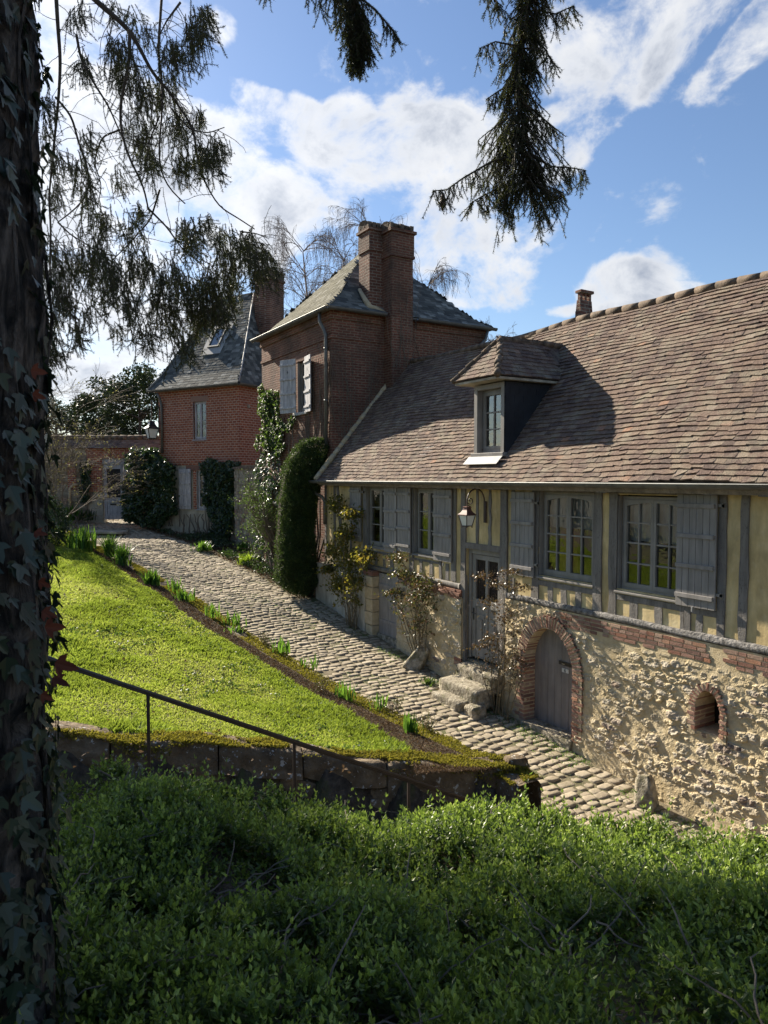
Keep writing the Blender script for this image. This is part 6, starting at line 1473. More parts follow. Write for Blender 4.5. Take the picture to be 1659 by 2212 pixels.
surface_ivy('wall_ivy', TF, polyT([(985, 1140), (1010, 1110), (1060, 1130), (1195, 1130), (1200, 1250), (1160, 1400), (1140, 1530), (1090, 1560), (1040, 1540), (1015, 1400), (1005, 1250)]), 9000, .10, MT['ivy'], 54, 'dark ivy column right of the shuttered lower window of the brick tower house', .35)
surface_ivy('wall_ivy', FW, [fwp(*L4(x, y)) for x, y in [(1020, 760), (1040, 600), (1300, 560), (1450, 560), (1500, 700), (1500, 1480), (1040, 1480), (1000, 1100)]], 9000, .12, MT['ivy'], 55, 'dark ivy hanging over the far wall right of the grey double door', .5)
surface_ivy('wall_ivy', FW, [fwp(*L4(x, y)) for x, y in [(410, 700), (540, 700), (530, 1250), (410, 1250)]], 1600, .10, MT['ivy'], 56, 'narrow dark ivy strip between the two brick piers left of the double door', .2)
m = M(); r = np.random.default_rng(77)     # woody ropes of the ivy on the tower base
for k in range(9):
    a0_, b0_ = onfr(TF, *C3(860 + r.uniform(0, 150), 1560)); pts = []
    x = a0_; b = b0_ - .1
    for i in range(9): pts.append(TF.p(x, b, .08 + .05 * r.random())); x += r.normal(.0, .05); b += .14
    m.tube(pts, np.linspace(.035, .015, 9), 6, False)
tag(m.build('ivy_trunks', MT['twig']), 'bare twisting ivy trunks across the pale base of the brick tower house', 'ivy')

# ================================================================== woody branching plants
def branch(m, p, d, L, rad, depth, r, split=(2, 3), droop=0, jit=.2, ratio=.72, seg=5, minr=.003, tips=None, n=None, wander=.1):
    p = np.array(p, float); d = np.array(d, float); pts = [p.copy()]; dirs = []
    for i in range(seg):
        d = d + r.normal(0, wander, 3) + np.array([0, 0, -droop * (i + 1) / seg]); d /= np.linalg.norm(d); p = p + d * L / seg; pts.append(p.copy()); dirs.append(d.copy())
    r1 = max(minr, rad * (.55 if depth > 0 else .5)); m.tube(pts, np.linspace(rad, r1, seg + 1), n or (3 if rad < .02 else 6), False)
    if depth <= 0:
        if tips is not None: tips += pts[1:]
        return
    for k in range(r.integers(split[0], split[1] + 1)):
        i = r.integers(max(1, seg // 3), seg + 1); q = r.normal(0, 1, 3); q -= dirs[min(i, seg) - 1] * q.dot(dirs[min(i, seg) - 1]); q /= np.linalg.norm(q)
        branch(m, pts[i], dirs[min(i, seg) - 1] + q * jit * r.uniform(.6, 1.4), L * ratio * r.uniform(.75, 1.15), max(minr, rad * .6), depth - 1, r, split, droop, jit, ratio, seg, minr, tips, n, wander)
    branch(m, pts[-1], dirs[-1], L * ratio, r1, depth - 1, r, split, droop, jit, ratio, seg, minr, tips, n, wander)
# tall twiggy shrub by the yew
sh = thing('tall_twiggy_shrub', 'tall half bare twiggy shrub with small buds left of the clipped yew', 'shrub', (8.15, 19.6, -2.9))
m = M(); r = np.random.default_rng(8); tips = []
for k in range(9):
    tgt = at(575 + r.uniform(-40, 35), 1000 + r.uniform(-20, 60), 21.5); b = np.array([7.95 + r.normal(0, .12), 19.0 + r.normal(0, .2), -2.85]); d = tgt - b; L = np.linalg.norm(d); branch(m, b, d / L, L * .42, .03, 3, r, (2, 4), .0, .6, .62, 5, .004, tips)
part(m, 'stems', MT['twig'], sh); T = np.array(tips); T = T[r.integers(len(T), size=4200)] + r.normal(0, .06, (4200, 3)); leaves('leaves', T, .055, MT['ivyl'], seed=14, parent=sh)
# bare bush at the far left
bb = thing('bare_arching_bush', 'big grey bare bush with arching twigs before the far wall', 'bush', cam2w(25, -10.9, -2.0)); r = np.random.default_rng(12); m = M(); tips = []
for k in range(12):
    b = cam2w(25 + r.normal(0, .5), -12.0 + r.normal(0, .45), -2.2); L = r.uniform(2.2, 3.2); a = r.uniform(-.7, .22); d = rt * math.sin(a) * 1.0 + fw0 * r.normal(0, .3) + up0 * math.cos(a); branch(m, b, d, L, .026, 4, r, (3, 4), .05, .55, .6, 5, .0045, tips, wander=.13)
part(m, 'branches', MT['twig'], bb); T = np.array(tips); T = T[r.integers(len(T), size=5000)] + r.normal(0, .04, (5000, 3)); leaves('buds', T, .05, MT['bud'], seed=15, parent=bb)
# birches behind
def birch(x, ytop, ybase, D, seed, label, n1=5, spread=.35, lean=0, rel=1.0):
    r = np.random.default_rng(seed); top = at(x, ytop, D); base = at(x + lean, 1100, D); base[2] = -2; root = thing('bare_birch', label, 'tree', base, 'bare birches behind the houses'); m = M(); H = top[2] - base[2]; tips = []
    pts = [base + (top - base) * t * .9 + np.array([.12 * math.sin(t * 7 + seed), .1 * math.cos(t * 5), 0]) for t in np.linspace(0, 1, 12)]; m.tube(pts, np.linspace(.17, .03, 12) * rel, 7)
    part(m, 'trunk', MT['birch'], root); m = M()
    for i in range(4, 12):
        for k in range(n1):
            a = r.uniform(0, 6.283); el = r.uniform(.5, 1.1); d = np.array([math.cos(a) * math.cos(el), math.sin(a) * math.cos(el), math.sin(el)]); branch(m, pts[i] + r.normal(0, .05, 3), d, (13 - i) * .16 * rel + .9 * rel, .03 * rel, 3, r, (2, 3), .16, .5, .7, 5, .0065, tips, 3, .11)
    T = np.array(tips); pick = T[r.integers(len(T), size=1500)]
    for q in pick:    # hanging twigs
        L = r.uniform(.3, .9) * rel; m.tube([q, q + [r.normal(0, .06), r.normal(0, .06), -L * .5], q + [r.normal(0, .08), r.normal(0, .08), -L]], .0065, 3, False)
    part(m, 'crown', MT['birch'], root); return root
birch(655, 480, 640, 40, 3, 'twin stemmed bare birch left of the twin chimney, its fine crown against the cloud', 5, lean=20)
birch(745, 500, 640, 43, 5, 'slimmer bare birch just left of the twin chimney, crown touching the taller one', 4, lean=-10)
birch(795, 425, 560, 46, 4, 'tallest bare weeping birch rising directly behind the twin chimney', 4)
birch(925, 560, 640, 42, 6, 'bare weeping birch right of the twin chimney, drooping over the slate hip', 5)
birch(1060, 700, 740, 38, 7, 'low bare tree showing just over the ridge between the brick house and the small chimney', 4, rel=.7)
# dark evergreens beyond the far wall
def leafy_tree(name, x, ytop, D, rx_, H, seed, label, n=16000, size=.16, mt=None):
    r = np.random.default_rng(seed); top = at(x, ytop, D); base = top.copy(); base[2] = -1.8; root = thing(name, label, 'tree', base, 'evergreens beyond the far wall'); m = M(); m.tube([base, base + [0, 0, (top[2] + 1.8) * .8]], [.18, .05], 7)
    for k in range(14): a = r.uniform(0, 6.28); z = r.uniform(.3, .85) * (top[2] + 1.8); m.tube([base + [0, 0, z], base + [math.cos(a) * rx_ * .6, math.sin(a) * rx_ * .6, z + .5]], [.05, .015], 5)
    part(m, 'trunk', MT['bark'], root); P = []
    for k in range(70):
        t = r.uniform(0, 1); z = -.2 + t * (top[2] + .2); wz = rx_ * math.sqrt(max(.05, 1 - (t * 1.02 - .15) ** 2)) ; a = r.uniform(0, 6.28); q = wz * math.sqrt(r.uniform(.3, 1)) ; c = np.array([base[0] + math.cos(a) * q, base[1] + math.sin(a) * q, z]); P.append(shell_points(n // 70, c, (.55, .55, .4), r, .5, .3, k)[0])
    P = np.concatenate(P); leaves('crown', P, size, mt or MT['evg'], seed=seed, parent=root, up=0); return root
leafy_tree('dark_evergreen', 300, 800, 38, 2.2, 5, 21, 'dark glossy evergreen beyond the tiled wall left of the brick tower house')
leafy_tree('dark_evergreen', 235, 830, 40, 2.4, 5, 22, 'broad dark evergreen behind the bare bush, left of the nearer one')
leafy_tree('dark_evergreen', 120, 860, 42, 2.6, 5, 23, 'dim evergreen at the far left edge beside the ivy clad trunk')
# box bush far left
r = np.random.default_rng(61); c = at(100, 1130, 21); root = thing('glossy_bush', 'rounded dark glossy bush at the far end of the lawn beside the trunk', 'bush', c); P = shell_points(5000, c, (.62, .62, .75), r, .6, .2, 3)[0]; leaves('foliage', P, .07, MT['ivy'], seed=16, parent=root)
m = M(); m.tube([c - [0, 0, .9], c + [0, 0, .3]], .05, 6); part(m, 'stem', MT['twig'], root)

# ================================================================== FOREGROUND: HEDGE
rh = np.random.default_rng(91)
def hsurf(D, L): return hedgez(D, L) + .16 * fbm(D * .9, L * .9, 3, 33) + .17 * fbm(D * 3.0, L * 3.0, 3, 34)
def hedge():
    n = 24000; D = 1.15 + 3.5 * rh.random(n) ** .8; L = rh.uniform(-1, 1, n) * (.62 * D + .35)
    # rolling front edge following the photo
    edge = 4.45 + .12 * fbm(L * 2, L * 0, 3, 35)
    k = (D < edge + .25) & (fbm(D * 3.2, L * 3.2, 3, 37) > -.22); D, L = D[k], L[k]; n = len(D); drop = np.clip(D - edge[k] + .15, 0, 1)
    z = hsurf(D, L) - drop * 1.6; P = np.outer(D, fw0) + np.outer(L, rt); P[:, 2] = z
    # sprigs
    hgt = rh.uniform(.05, .13, n) * (1 + 1.1 * (rh.random(n) > .92)); ax = rh.normal(0, .33, (n, 3)); ax[:, 2] = 1; ax /= np.linalg.norm(ax, axis=1)[:, None]
    PP = []; DD = []; NN = []; SS = []; RR = []
    sprigs = rh.random(n); nl = 12
    for i in range(nl):
        t = (i // 2 + 1) / (nl / 2); a = (i % 2) * math.pi + (i // 2) * 1.57 + rh.uniform(-.4, .4, n); q = np.stack([np.cos(a), np.sin(a), 0 * a], -1); d = q * (1.0 - .45 * t) + ax * (.35 + .7 * t)
        PP.append(P + ax * (hgt * t)[:, None]); DD.append(d); NN.append(ax - q * .2); SS.append(np.full(n, .028) * (1.15 - .4 * t) * (1 + .12 * (D - 2))); RR.append(np.clip(.10 + .80 * t ** 2 * (.25 + 1.0 * sprigs ** 1.5) + rh.normal(0, .12, n), 0, 1))  # tips lighter, lower leaves darker: highlights and shade put into the leaf colour
    return np.concatenate(PP), np.concatenate(DD), np.concatenate(NN), np.concatenate(SS), np.concatenate(RR), P, ax, hgt
hp = thing('clipped_hedge', 'wide shaded green hedge of small glossy leaves filling the foreground', 'hedge', cam2w(3, 0, -2.3))
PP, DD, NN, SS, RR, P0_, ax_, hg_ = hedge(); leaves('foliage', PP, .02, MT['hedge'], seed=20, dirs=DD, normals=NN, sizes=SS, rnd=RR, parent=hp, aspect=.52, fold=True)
# lower leaf layer and soil-dark skin, colours darkened for the shade inside
n = 60000; D = 1.1 + 3.5 * rh.random(n); L = rh.uniform(-1, 1, n) * (.62 * D + .35); Q = np.outer(D, fw0) + np.outer(L, rt); Q[:, 2] = hsurf(D, L) - rh.uniform(.0, .1, n) - np.clip(D - 4.35, 0, 1) * 1.6
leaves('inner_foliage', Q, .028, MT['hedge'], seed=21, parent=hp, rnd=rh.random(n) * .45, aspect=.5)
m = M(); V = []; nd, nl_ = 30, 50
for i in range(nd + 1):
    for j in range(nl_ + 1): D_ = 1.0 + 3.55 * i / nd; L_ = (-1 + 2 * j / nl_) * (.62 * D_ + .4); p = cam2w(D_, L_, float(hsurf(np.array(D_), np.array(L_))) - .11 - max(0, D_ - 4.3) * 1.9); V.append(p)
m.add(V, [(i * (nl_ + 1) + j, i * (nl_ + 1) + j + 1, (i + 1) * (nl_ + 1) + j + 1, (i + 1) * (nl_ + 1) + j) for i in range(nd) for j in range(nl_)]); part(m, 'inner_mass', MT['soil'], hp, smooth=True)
m = M()
for k in range(190):
    D_ = rh.uniform(1.4, 4.3); L_ = rh.uniform(-.6, .6) * D_; p = cam2w(D_, L_, float(hsurf(np.array(D_), np.array(L_))) + .0); a = rh.uniform(0, 6.28); pts = [p]
    for i in range(7): p = p + np.array([math.cos(a) * .05, math.sin(a) * .05, rh.normal(.008, .012)]); a += rh.normal(0, .25); pts.append(p.copy())
    m.tube(pts, np.linspace(.0045, .002, 8), 4, False)
for (x, y) in [(480, 0), (400, 0), (430, 0), (385, 0), (365, 0), (445, 0)]:      # cut dry stubs at the top edge
    p = cam2w(4.1, (x / 1.8 * 1.0 + 40 - 829.5 + 0) / F * 4.1, 0); p[2] = float(hsurf(np.array(4.1), np.array(-1.5))) - .02; m.tube([p, p + [rh.normal(0, .03), 0, .12], p + [rh.normal(0, .05), 0, .24]], [.008, .006, .005], 5)
part(m, 'twigs', MT['twig'], hp)

# ================================================================== BIG TRUNK AT THE LEFT WITH IVY, AND SPRUCE BOUGHS
rt_ = np.random.default_rng(201)
tc0 = cam2w(1.62, -1.125, 0); TR = .27
tree = thing('old_spruce', 'old spruce with dark trunk at the left edge and drooping boughs across the sky', 'tree', (tc0[0], tc0[1], -2.0))
def trunk_r(z, a): return TR * (1 + .05 * math.sin(3 * a + z) + .04 * math.sin(7 * a + 2 * z)) * (1.06 - .035 * z) + .034 * float(fbm(np.array(a * 9.), np.array(z * 2.6), 4, 7)) + .05 * min(.22, abs(float(fbm(np.array(a * 8. + z), np.array(z * 2.2), 3, 8)))) * 2
m = M(); nz, na = 380, 150; V = []
for i in range(nz + 1):
    z = -2.6 + 7.5 * i / nz
    for j in range(na): a = 2 * math.pi * j / na; r0 = trunk_r(z, a); V.append((tc0[0] + math.cos(a) * r0, tc0[1] + math.sin(a) * r0, z))
m.add(V, [(i * na + j, i * na + (j + 1) % na, (i + 1) * na + (j + 1) % na, (i + 1) * na + j) for i in range(nz) for j in range(na)])
m.tube([(tc0[0], tc0[1], 4.85), (tc0[0] + .1, tc0[1], 9), (tc0[0], tc0[1] + .1, 13), (tc0[0], tc0[1], 17)], [.23, .17, .1, .02], 10)
part(m, 'trunk', MT['bark'], tree, smooth=True)
# ivy on the trunk (a plant of its own)
iv = thing('trunk_ivy', 'dull green lobed ivy climbing the dark trunk at the left edge', 'ivy', (tc0[0] + .2, tc0[1] + .1, -1.9))
lobe = [(0, 0), (.16, -.34), (.42, -.5), (.40, -.2), (.72, -.16), (1.0, 0), (.72, .16), (.40, .2), (.42, .5), (.16, .34)]
V = []; Fc = []; RRv = []
for k in range(7000):
    z = rt_.uniform(-2.2, 2.6); a = rt_.uniform(-2.6, 2.4)
    dn = float(fbm(np.array(a * 1.2), np.array(z * 1.0), 3, 90)) + .52 * (z < .3) + .12 * (z > .3)
    if dn < -.02 or rt_.random() > .35 + dn * 2: continue
    r0 = trunk_r(z, a) + rt_.uniform(.002, .028 if z < .2 else .012) + .02 * max(0, -z) * rt_.random(); s = rt_.uniform(.022, .05); o = np.array([tc0[0] + math.cos(a) * r0, tc0[1] + math.sin(a) * r0, z]); nrm = np.array([math.cos(a), math.sin(a), rt_.uniform(-.1, .6)]) + rt_.normal(0, .25, 3); nrm /= np.linalg.norm(nrm)
    d = np.array([0, 0, -1.]) + rt_.normal(0, .4, 3); d -= nrm * d.dot(nrm); d /= np.linalg.norm(d); sdv = np.cross(nrm, d); b = len(V)
    for (x, y) in lobe: V.append(o + d * x * s * 1.2 + sdv * y * s * 1.2 + nrm * (.004 + .10 * s * abs(y) * 2))
    for i in range(1, 9): Fc.append((b, b + i, b + i + 1)); RRv.append(0)
    rv = rt_.random(); RRv[-8:] = [rv] * 8
o = fast('leaves', np.array(V), np.array(Fc), MT['ivyt'], None, RRv); own(o, iv)
m = M()
for k in range(7):
    a = rt_.uniform(-1.8, 2.0); z = -2.3; pts = []
    for i in range(26): pts.append((tc0[0] + math.cos(a) * (trunk_r(z, a) + .008), tc0[1] + math.sin(a) * (trunk_r(z, a) + .008), z)); z += .15; a += rt_.normal(0, .07)
    m.tube(pts, np.linspace(.006, .003, 26), 5, False)
part(m, 'stems', MT['bark'], iv)
V = []; Fc = []; RRv = []     # brown dead leaves sticking out right of the trunk
for (x, y, s) in [(140, 1432, .052), (135, 1465, .04), (118, 1355, .045), (112, 1320, .035), (105, 1255, .03), (95, 1150, .03), (88, 800, .035), (110, 1500, .03), (92, 850, .03)]:
    o = at(x - 22, y, 1.42); d = rt * 1.0 + up0 * rt_.uniform(-.5, .2); d /= np.linalg.norm(d); nrm = -fw0 + rt_.normal(0, .3, 3); nrm -= d * nrm.dot(d); nrm /= np.linalg.norm(nrm); sdv = np.cross(nrm, d); b = len(V)
    for (xx, yy) in lobe: V.append(o + d * xx * s + sdv * yy * s + nrm * .15 * s * abs(yy))
    for i in range(1, 9): Fc.append((b, b + i, b + i + 1)); RRv.append(rt_.random())
o = fast('dead_leaves', np.array(V), np.array(Fc), MT['brownleaf'], None, RRv); own(o, iv)

# spruce sprays: needles as slim triangles round a twig
NV, NF, NR = [], [], []
class Spray:
    def __init__(s, seed): s.r = np.random.default_rng(seed); s.m = M(); s.P = []; s.D = []; s.S = []
    def needles(s, pts, L, dens, side=1.0):
        pts = np.array(pts); seg = np.diff(pts, axis=0); ln = np.linalg.norm(seg, axis=1); tot = ln.sum(); n = max(2, int(tot * dens)); t = np.sort(s.r.random(n)) * tot; cs = np.r_[0, np.cumsum(ln)]; i = np.clip(np.searchsorted(cs, t) - 1, 0, len(seg) - 1); f = (t - cs[i]) / (ln[i] + 1e-9); p = pts[i] + seg[i] * f[:, None]; ax = seg[i] / (ln[i][:, None] + 1e-9)
        q = s.r.normal(size=(n, 3)); q -= ax * (q * ax).sum(1)[:, None]; q /= np.linalg.norm(q, axis=1)[:, None]; s.P.append(p); s.D.append(q * .8 + ax * .65); s.S.append(np.full(n, L) * s.r.uniform(.7, 1.2, n))
    def twig(s, p, d, L, rad, needleL, dens, seg=5, droop=.1, wander=.06):
        p = np.array(p, float); d = np.array(d, float); d /= np.linalg.norm(d); pts = [p]
        for i in range(seg): d = d + s.r.normal(0, wander, 3) + [0, 0, -droop]; d /= np.linalg.norm(d); p = p + d * L / seg; pts.append(p)
        s.m.tube(pts, np.linspace(rad, rad * .5, seg + 1), 4, False)
        if dens: s.needles(pts, needleL, dens)
        return pts, d
    def finish(s, nameb, namen, parent, w=.0015):
        o = part(s.m, nameb, MT['sprtwig'], parent); P = np.concatenate(s.P); D = np.concatenate(s.D); S_ = np.concatenate(s.S); D /= np.linalg.norm(D, axis=1)[:, None]; n = len(P); q = s.r.normal(size=(n, 3)); sd = np.cross(D, q); sd /= np.linalg.norm(sd, axis=1)[:, None]
        V = np.stack([P - sd * w, P + sd * w, P + D * S_[:, None]], 1).reshape(-1, 3); f = np.arange(3 * n).reshape(-1, 3); o2 = fast(namen, V, f, MT['needle'], None, s.r.random(n)); o2.parent = o; o2.location = (0, 0, 0); return o
# hanging bough in the right half of the sky (about 4.4 m away)
def hang(nm, axis, D0, width, seed, dens=650, ntw=150, NL=.017, extra=(), rad=.012):
    """axis: pixel points down the bough; width(t) half-width in px of the foliage"""
    s = Spray(seed); pts = [at(x, y, D0) for x, y in axis]; P = np.array(pts); cs = np.r_[0, np.cumsum(np.linalg.norm(np.diff(P, axis=0), axis=1))]; s.m.tube(pts, np.linspace(rad, .004, len(pts)), 6, False)
    for (ex, ln_) in extra:     # upturned side tips
        q = [at(x, y, D0 + s.r.normal(0, .05)) for x, y in ex]; s.m.tube(q, np.linspace(.007, .0025, len(q)), 4, False); s.needles(q, NL, dens)
        Q = np.array(q); c2 = np.r_[0, np.cumsum(np.linalg.norm(np.diff(Q, axis=0), axis=1))]
        for k in range(int(ln_ * 44)):
            t = s.r.random() ** .8 * c2[-1]; p = np.array([np.interp(t, c2, Q[:, j]) for j in range(3)]); dn = np.array([0, 0, -1.]) + rt * s.r.normal(.1, .35) + fw0 * s.r.normal(0, .3); L = s.r.uniform(.05, .17); w1, _ = s.twig(p, dn, L, .0028, NL, dens, 4, .02)
            if s.r.random() < .6: s.twig(w1[2], dn + rt * s.r.normal(0, .8), L * .4, .002, NL, dens, 3, .05)
    for k in range(ntw):
        t = s.r.random() ** .8; p = np.array([np.interp(t * cs[-1], cs, P[:, j]) for j in range(3)]); wp = width(t) * D0 / F; sg = s.r.choice([-1, 1]); d = rt * sg * s.r.uniform(.2, 1) + fw0 * s.r.normal(0, .5) + up0 * s.r.uniform(-1.0, -.2); L = wp * s.r.uniform(.4, 1.0)
        w1, dd_ = s.twig(p, d, L, .0045, NL, dens * .6, 5, .14)
        for j in range(4):
            q = w1[s.r.integers(1, 6)]; w2, _ = s.twig(q, np.array([0, 0, -1.]) + rt * s.r.normal(0, .35) + fw0 * s.r.normal(0, .35), s.r.uniform(.05, .14), .0026, NL, dens, 4, .03)
            if s.r.random() < .55: s.twig(w2[2], np.array([0, 0, -1.]) + rt * s.r.normal(0, .7) + fw0 * s.r.normal(0, .5), .06, .002, NL, dens, 3, .02)
    return s
sA = hang('bough', [(1160, -160), (1150, -60), (1135, 60), (1120, 180), (1120, 290), (1126, 330), (1134, 375), (1140, 405)], 4.4, lambda t: np.interp(t, [0, .2, .35, .5, .65, .8, .95, 1], [105, 95, 75, 80, 125, 175, 150, 110]), 301, dens=560, ntw=290, NL=.017,
          extra=[([(1130, 330), (1060, 350), (1000, 385), (965, 410), (935, 412)], 1.2), ([(1140, 330), (1190, 360), (1230, 362), (1265, 368)], .9), ([(1150, 20), (1200, 30), (1240, 12)], .6), ([(1120, 100), (1070, 90), (1035, 105)], .6), ([(1110, 180), (1080, 195), (1050, 215)], .5), ([(1130, 220), (1190, 270), (1222, 295)], .6), ([(1140, 60), (1180, 110), (1200, 150)], .5), ([(1135, 390), (1080, 405), (1040, 425), (1015, 440)], .8), ([(1135, 390), (1190, 405), (1215, 415)], .7), ([(1110, 380), (1090, 420), (1085, 450)], .5), ([(1150, 390), (1165, 430), (1175, 455)], .5)])
bA = sA.finish('bough', 'needles', tree)
m = M(); c_ = at(957, 418, 4.4); m.tube([c_, c_ + [0, 0, -.03], c_ + [-.002, 0, -.07], c_ + [-.005, 0, -.105]], [.006, .017, .016, .004], 8); cone = part(m, 'spruce_cone', MT['copper'], tree, smooth=True)
sB = hang('bough', [(700, -140), (735, -60), (760, -10), (775, 50), (775, 110), (770, 130)], 4.6, lambda t: np.interp(t, [0, .5, .8, 1], [110, 75, 50, 20]), 302, dens=700, ntw=130, NL=.017,
          extra=[([(760, -20), (810, 20), (845, 60), (862, 85)], .8), ([(740, -40), (700, -10), (690, 15)], .4), ([(780, 20), (800, 70), (800, 90)], .4)])
sB.finish('bough', 'needles', tree)
sC = hang('bough', [(1060, -120), (1065, -50), (1068, 5)], 4.5, lambda t: 40, 303, dens=600, ntw=14, NL=.017); sC.finish('bough', 'needles', tree)
sC2 = hang('bough', [(560, -120), (565, -50), (572, -2)], 5, lambda t: 25, 304, dens=500, ntw=8, NL=.017); sC2.finish('bough', 'needles', tree)
# left curtain of boughs, 5.5 to 7 m away
def curtain_boughs():
    s = Spray(310); NL = .019
    mains = [([(240, -60), (250, 120), (262, 260), (255, 400), (240, 560), (225, 700), (212, 850)], .022), ([(330, -80), (405, -5), (480, 60), (560, 130), (610, 220), (660, 320), (720, 380), (760, 440)], .03),
             ([(560, 130), (560, 250), (545, 340), (520, 440), (520, 560), (560, 690), (620, 800), (640, 900)], .018), ([(700, -40), (690, 120), (680, 230), (700, 330), (700, 500), (685, 650), (690, 740), (730, 820), (800, 880)], .016),
             ([(330, 150), (350, 260), (400, 350), (470, 460), (530, 600)], .014), ([(240, 420), (310, 500), (340, 620), (380, 720), (385, 830), (330, 900), (250, 960)], .013), ([(760, 440), (840, 560), (850, 690), (890, 800), (950, 900), (1010, 930), (1100, 990)], .014),
             ([(520, 560), (440, 590), (405, 700), (440, 800), (420, 900)], .01), ([(690, 820), (650, 950), (560, 1050), (480, 1130)], .012), ([(640, 900), (720, 980), (790, 1080), (870, 1140)], .012), ([(1040, 1000), (1110, 1010), (1160, 1030)], .009),
             ([(740, 470), (820, 560), (900, 575), (970, 550)], .01), ([(780, 10), (720, 90), (690, 150)], .012), ([(250, 960), (300, 1010), (380, 1060), (470, 1120)], .01), ([(212, 850), (220, 1000), (215, 1200), (260, 1300), (330, 1380)], .012), ([(690, 500), (640, 620), (620, 760)], .009)]
    C1 = lambda x, y, D: at(x / 1.0972 / 1.8228, y / 1.0972 / 1.8228, D)
    for (pl, rad) in mains:
        D = 6.0 + s.r.uniform(-.5, .5); q = [C1(x, y, D) for x, y in pl]; # smooth
        Q = np.array(q); t = np.r_[0, np.cumsum(np.linalg.norm(np.diff(Q, axis=0), axis=1))]; tt = np.linspace(0, t[-1], 26); S3 = np.stack([np.interp(tt, t, Q[:, j]) for j in range(3)], -1); k = np.array([.25, .5, .25])
        for _ in range(3): S3[1:-1] = S3[:-2] * .25 + S3[1:-1] * .5 + S3[2:] * .25
        s.m.tube(list(S3), np.linspace(rad * .8, max(.003, rad * .35), 26), 6, False)
        for j in range(10):    # bare side twigs
            p = S3[s.r.integers(2, 25)]; s.twig(p, rt * s.r.normal(0, 1) + up0 * s.r.normal(-.4, .5) + fw0 * s.r.normal(0, .4), s.r.uniform(.15, .5), .003, NL, 60 if s.r.random() < .5 else 0, 6, .12, .16)
    # foliage clumps (crop pixels): centre, rx, ry, number of strands
    clumps = [(500, 230, 70, 80, 26), (520, 320, 60, 50, 14), (740, 230, 60, 70, 24), (850, 120, 50, 90, 24), (890, 60, 25, 50, 8), (590, 400, 70, 110, 34), (700, 400, 60, 110, 28), (590, 600, 60, 80, 30), (640, 680, 40, 60, 14), (770, 560, 60, 90, 26), (860, 500, 35, 40, 12), (880, 670, 70, 55, 30), (940, 630, 40, 45, 14), (780, 700, 60, 60, 18),
              (350, 290, 50, 60, 16), (210, 450, 45, 60, 10), (250, 700, 45, 60, 14), (370, 600, 40, 60, 10), (330, 720, 40, 60, 10), (230, 850, 45, 60, 16), (380, 830, 40, 70, 12), (440, 950, 60, 60, 24), (500, 760, 40, 50, 10), (560, 980, 50, 60, 16), (600, 920, 30, 40, 8), (820, 1000, 60, 60, 26), (880, 960, 30, 30, 8), (1060, 1040, 60, 50, 22), (1110, 1110, 70, 70, 30), (1150, 1100, 40, 30, 10), (980, 1120, 70, 80, 30), (960, 1020, 30, 60, 10),
              (230, 1150, 80, 110, 40), (330, 1130, 60, 90, 24), (260, 1290, 80, 80, 36), (420, 1100, 60, 90, 28), (480, 1200, 80, 90, 34), (600, 1150, 80, 90, 40), (720, 1200, 80, 90, 44), (700, 1320, 70, 70, 30), (820, 1280, 80, 90, 46), (920, 1260, 80, 100, 46), (1000, 1230, 60, 80, 30), (860, 1380, 70, 60, 30), (740, 1400, 60, 50, 20), (560, 1330, 60, 70, 16), (360, 1340, 60, 60, 14), (950, 1360, 40, 60, 18), (200, 1400, 60, 80, 20), (190, 560, 30, 60, 8), (330, 60, 50, 60, 10), (560, 60, 60, 50, 10), (480, 30, 60, 40, 8), (620, 150, 60, 50, 10)]
    low = [(130, 1480, 50, 60, 16), (330, 1430, 60, 50, 10), (780, 1470, 60, 50, 18), (640, 1440, 60, 50, 14), (210, 1500, 60, 60, 20), (500, 1430, 60, 40, 10)]
    for (cx, cy, rx_, ry_, ns) in clumps + low:
        D = 6.0 + s.r.uniform(-.9, .9); fac = (1.45 if cx > 650 else 1.75) if cy > 1050 else 1.8
        for k in range(int(ns * fac)):
            p = C1(cx + s.r.normal(0, rx_ * .5), cy - ry_ * .45 + s.r.normal(0, ry_ * .45), D + s.r.normal(0, .3)); outw = s.r.normal(.12, .28); L = s.r.uniform(.12, .32) * (ry_ / 70) ** .5
            w1, d1 = s.twig(p, rt * outw + up0 * s.r.uniform(-1.3, -.6) + fw0 * s.r.normal(0, .25), L, .0028, NL, 480, 5, .10, .08)
            for j in range(s.r.integers(1, 4)): s.twig(w1[s.r.integers(1, 5)], rt * s.r.normal(outw, .5) + up0 * s.r.uniform(-1, .1) + fw0 * s.r.normal(0, .3), s.r.uniform(.05, .12), .0022, NL, 520, 3, .06)
    s.finish('bough_curtain', 'needles', tree, w=.0016)
curtain_boughs()
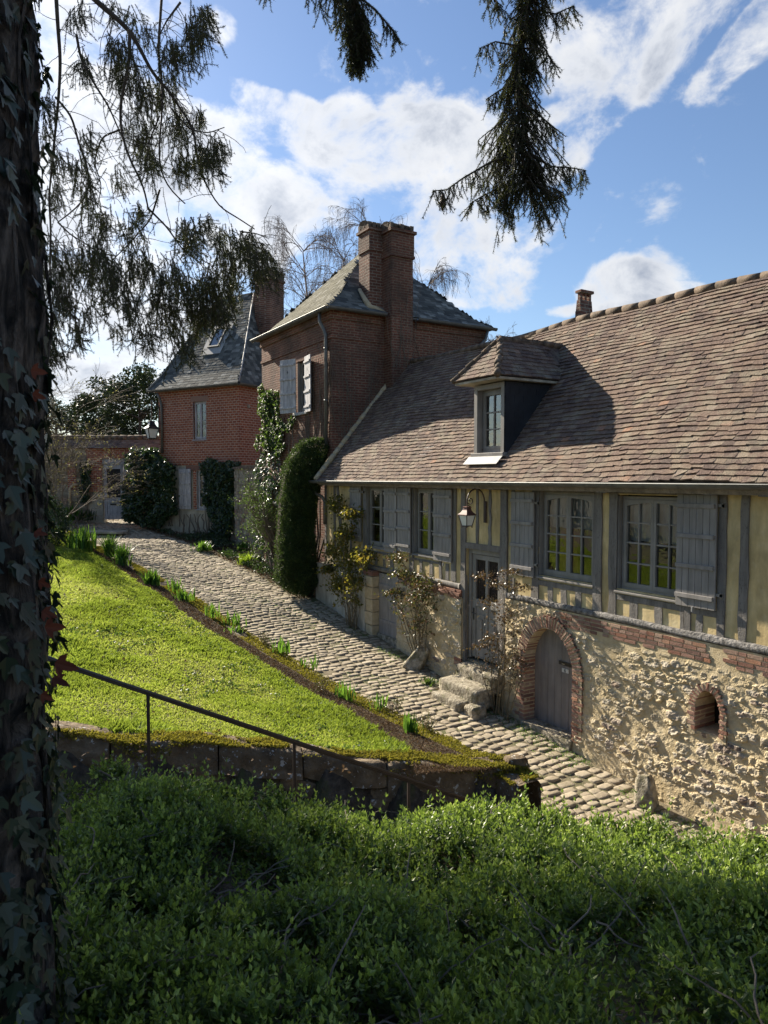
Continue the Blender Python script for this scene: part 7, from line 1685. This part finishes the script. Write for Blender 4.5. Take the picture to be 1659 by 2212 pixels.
# limbs above the frame that carry the boughs, and the rest of the crown
m = M(); tcx = np.array([tc0[0], tc0[1], 0])
for tgt, z0 in ((at(1160, -160, 4.4), 4.0), (at(700, -140, 4.6), 3.7), (at(1060, -120, 4.5), 4.1), (at(560, -120, 5), 3.9), (at(240 / 2, -60, 6), 3.6), (at(165, -40, 6), 4.1), (at(350, -30, 6), 4.4)):
    a = tcx + [0, 0, z0]; b = np.array(tgt); mid = (a + b) / 2 + [0, 0, .35]; q = [a * (1 - t) ** 2 + 2 * mid * t * (1 - t) + b * t * t for t in np.linspace(0, 1, 12)]; m.tube(q, np.linspace(.06, .015, 12), 7, False)
part(m, 'limbs', MT['bark'], tree)

# unseen spruces added outside the frame on the left to throw shade on the hedge
def shade_spruce(base, H, z0, z1, Rm, seed, label, nb=90, nleaf=26000):
    r = np.random.default_rng(seed); root = thing('unseen_shade_spruce', label, 'tree', base); m = M(); b = np.array(base, float); m.tube([b, b + [0, 0, H * .5], b + [0, 0, H]], [.3, .18, .03], 9); part(m, 'trunk', MT['bark'], root); m = M(); P = []
    for k in range(nb):
        t = r.random(); z = z0 + (z1 - z0) * t; L = Rm * (1 - .6 * t) * r.uniform(.75, 1.05); a = r.uniform(0, 6.283); q = np.array([b[0], b[1], z]); d = np.array([math.cos(a), math.sin(a), -.1]); pts = [q + d * L * s + [0, 0, -.25 * L * s * (1 - s)] for s in np.linspace(0, 1, 6)]; m.tube(pts, np.linspace(.04, .01, 6), 5, False)
        for j in range(nleaf // nb): s_ = r.uniform(.15, 1); w = q + d * L * s_; P.append(w + np.array([r.normal(0, .18), r.normal(0, .18), -abs(r.normal(0, .25)) - .2 * L * s_ * (1 - s_)]))
    part(m, 'limbs', MT['bark'], root); leaves('foliage', np.array(P), .17, MT['needle'], seed=seed, parent=root, up=-.4, aspect=.25); return root
b1 = cam2w(14.0, -11.0, -2.0); shade_spruce(b1, 15, 4.7, 14, 3.2, 401, 'tall unseen spruce added beyond the left edge of the view to shade the hedge', 140, 32000)
b2 = cam2w(8.5, -8.0, -2.0); shade_spruce(b2, 11, 3.8, 10.5, 2.6, 402, 'second unseen spruce added nearer the viewpoint, beyond the left edge, to shade the hedge', 70, 13000)
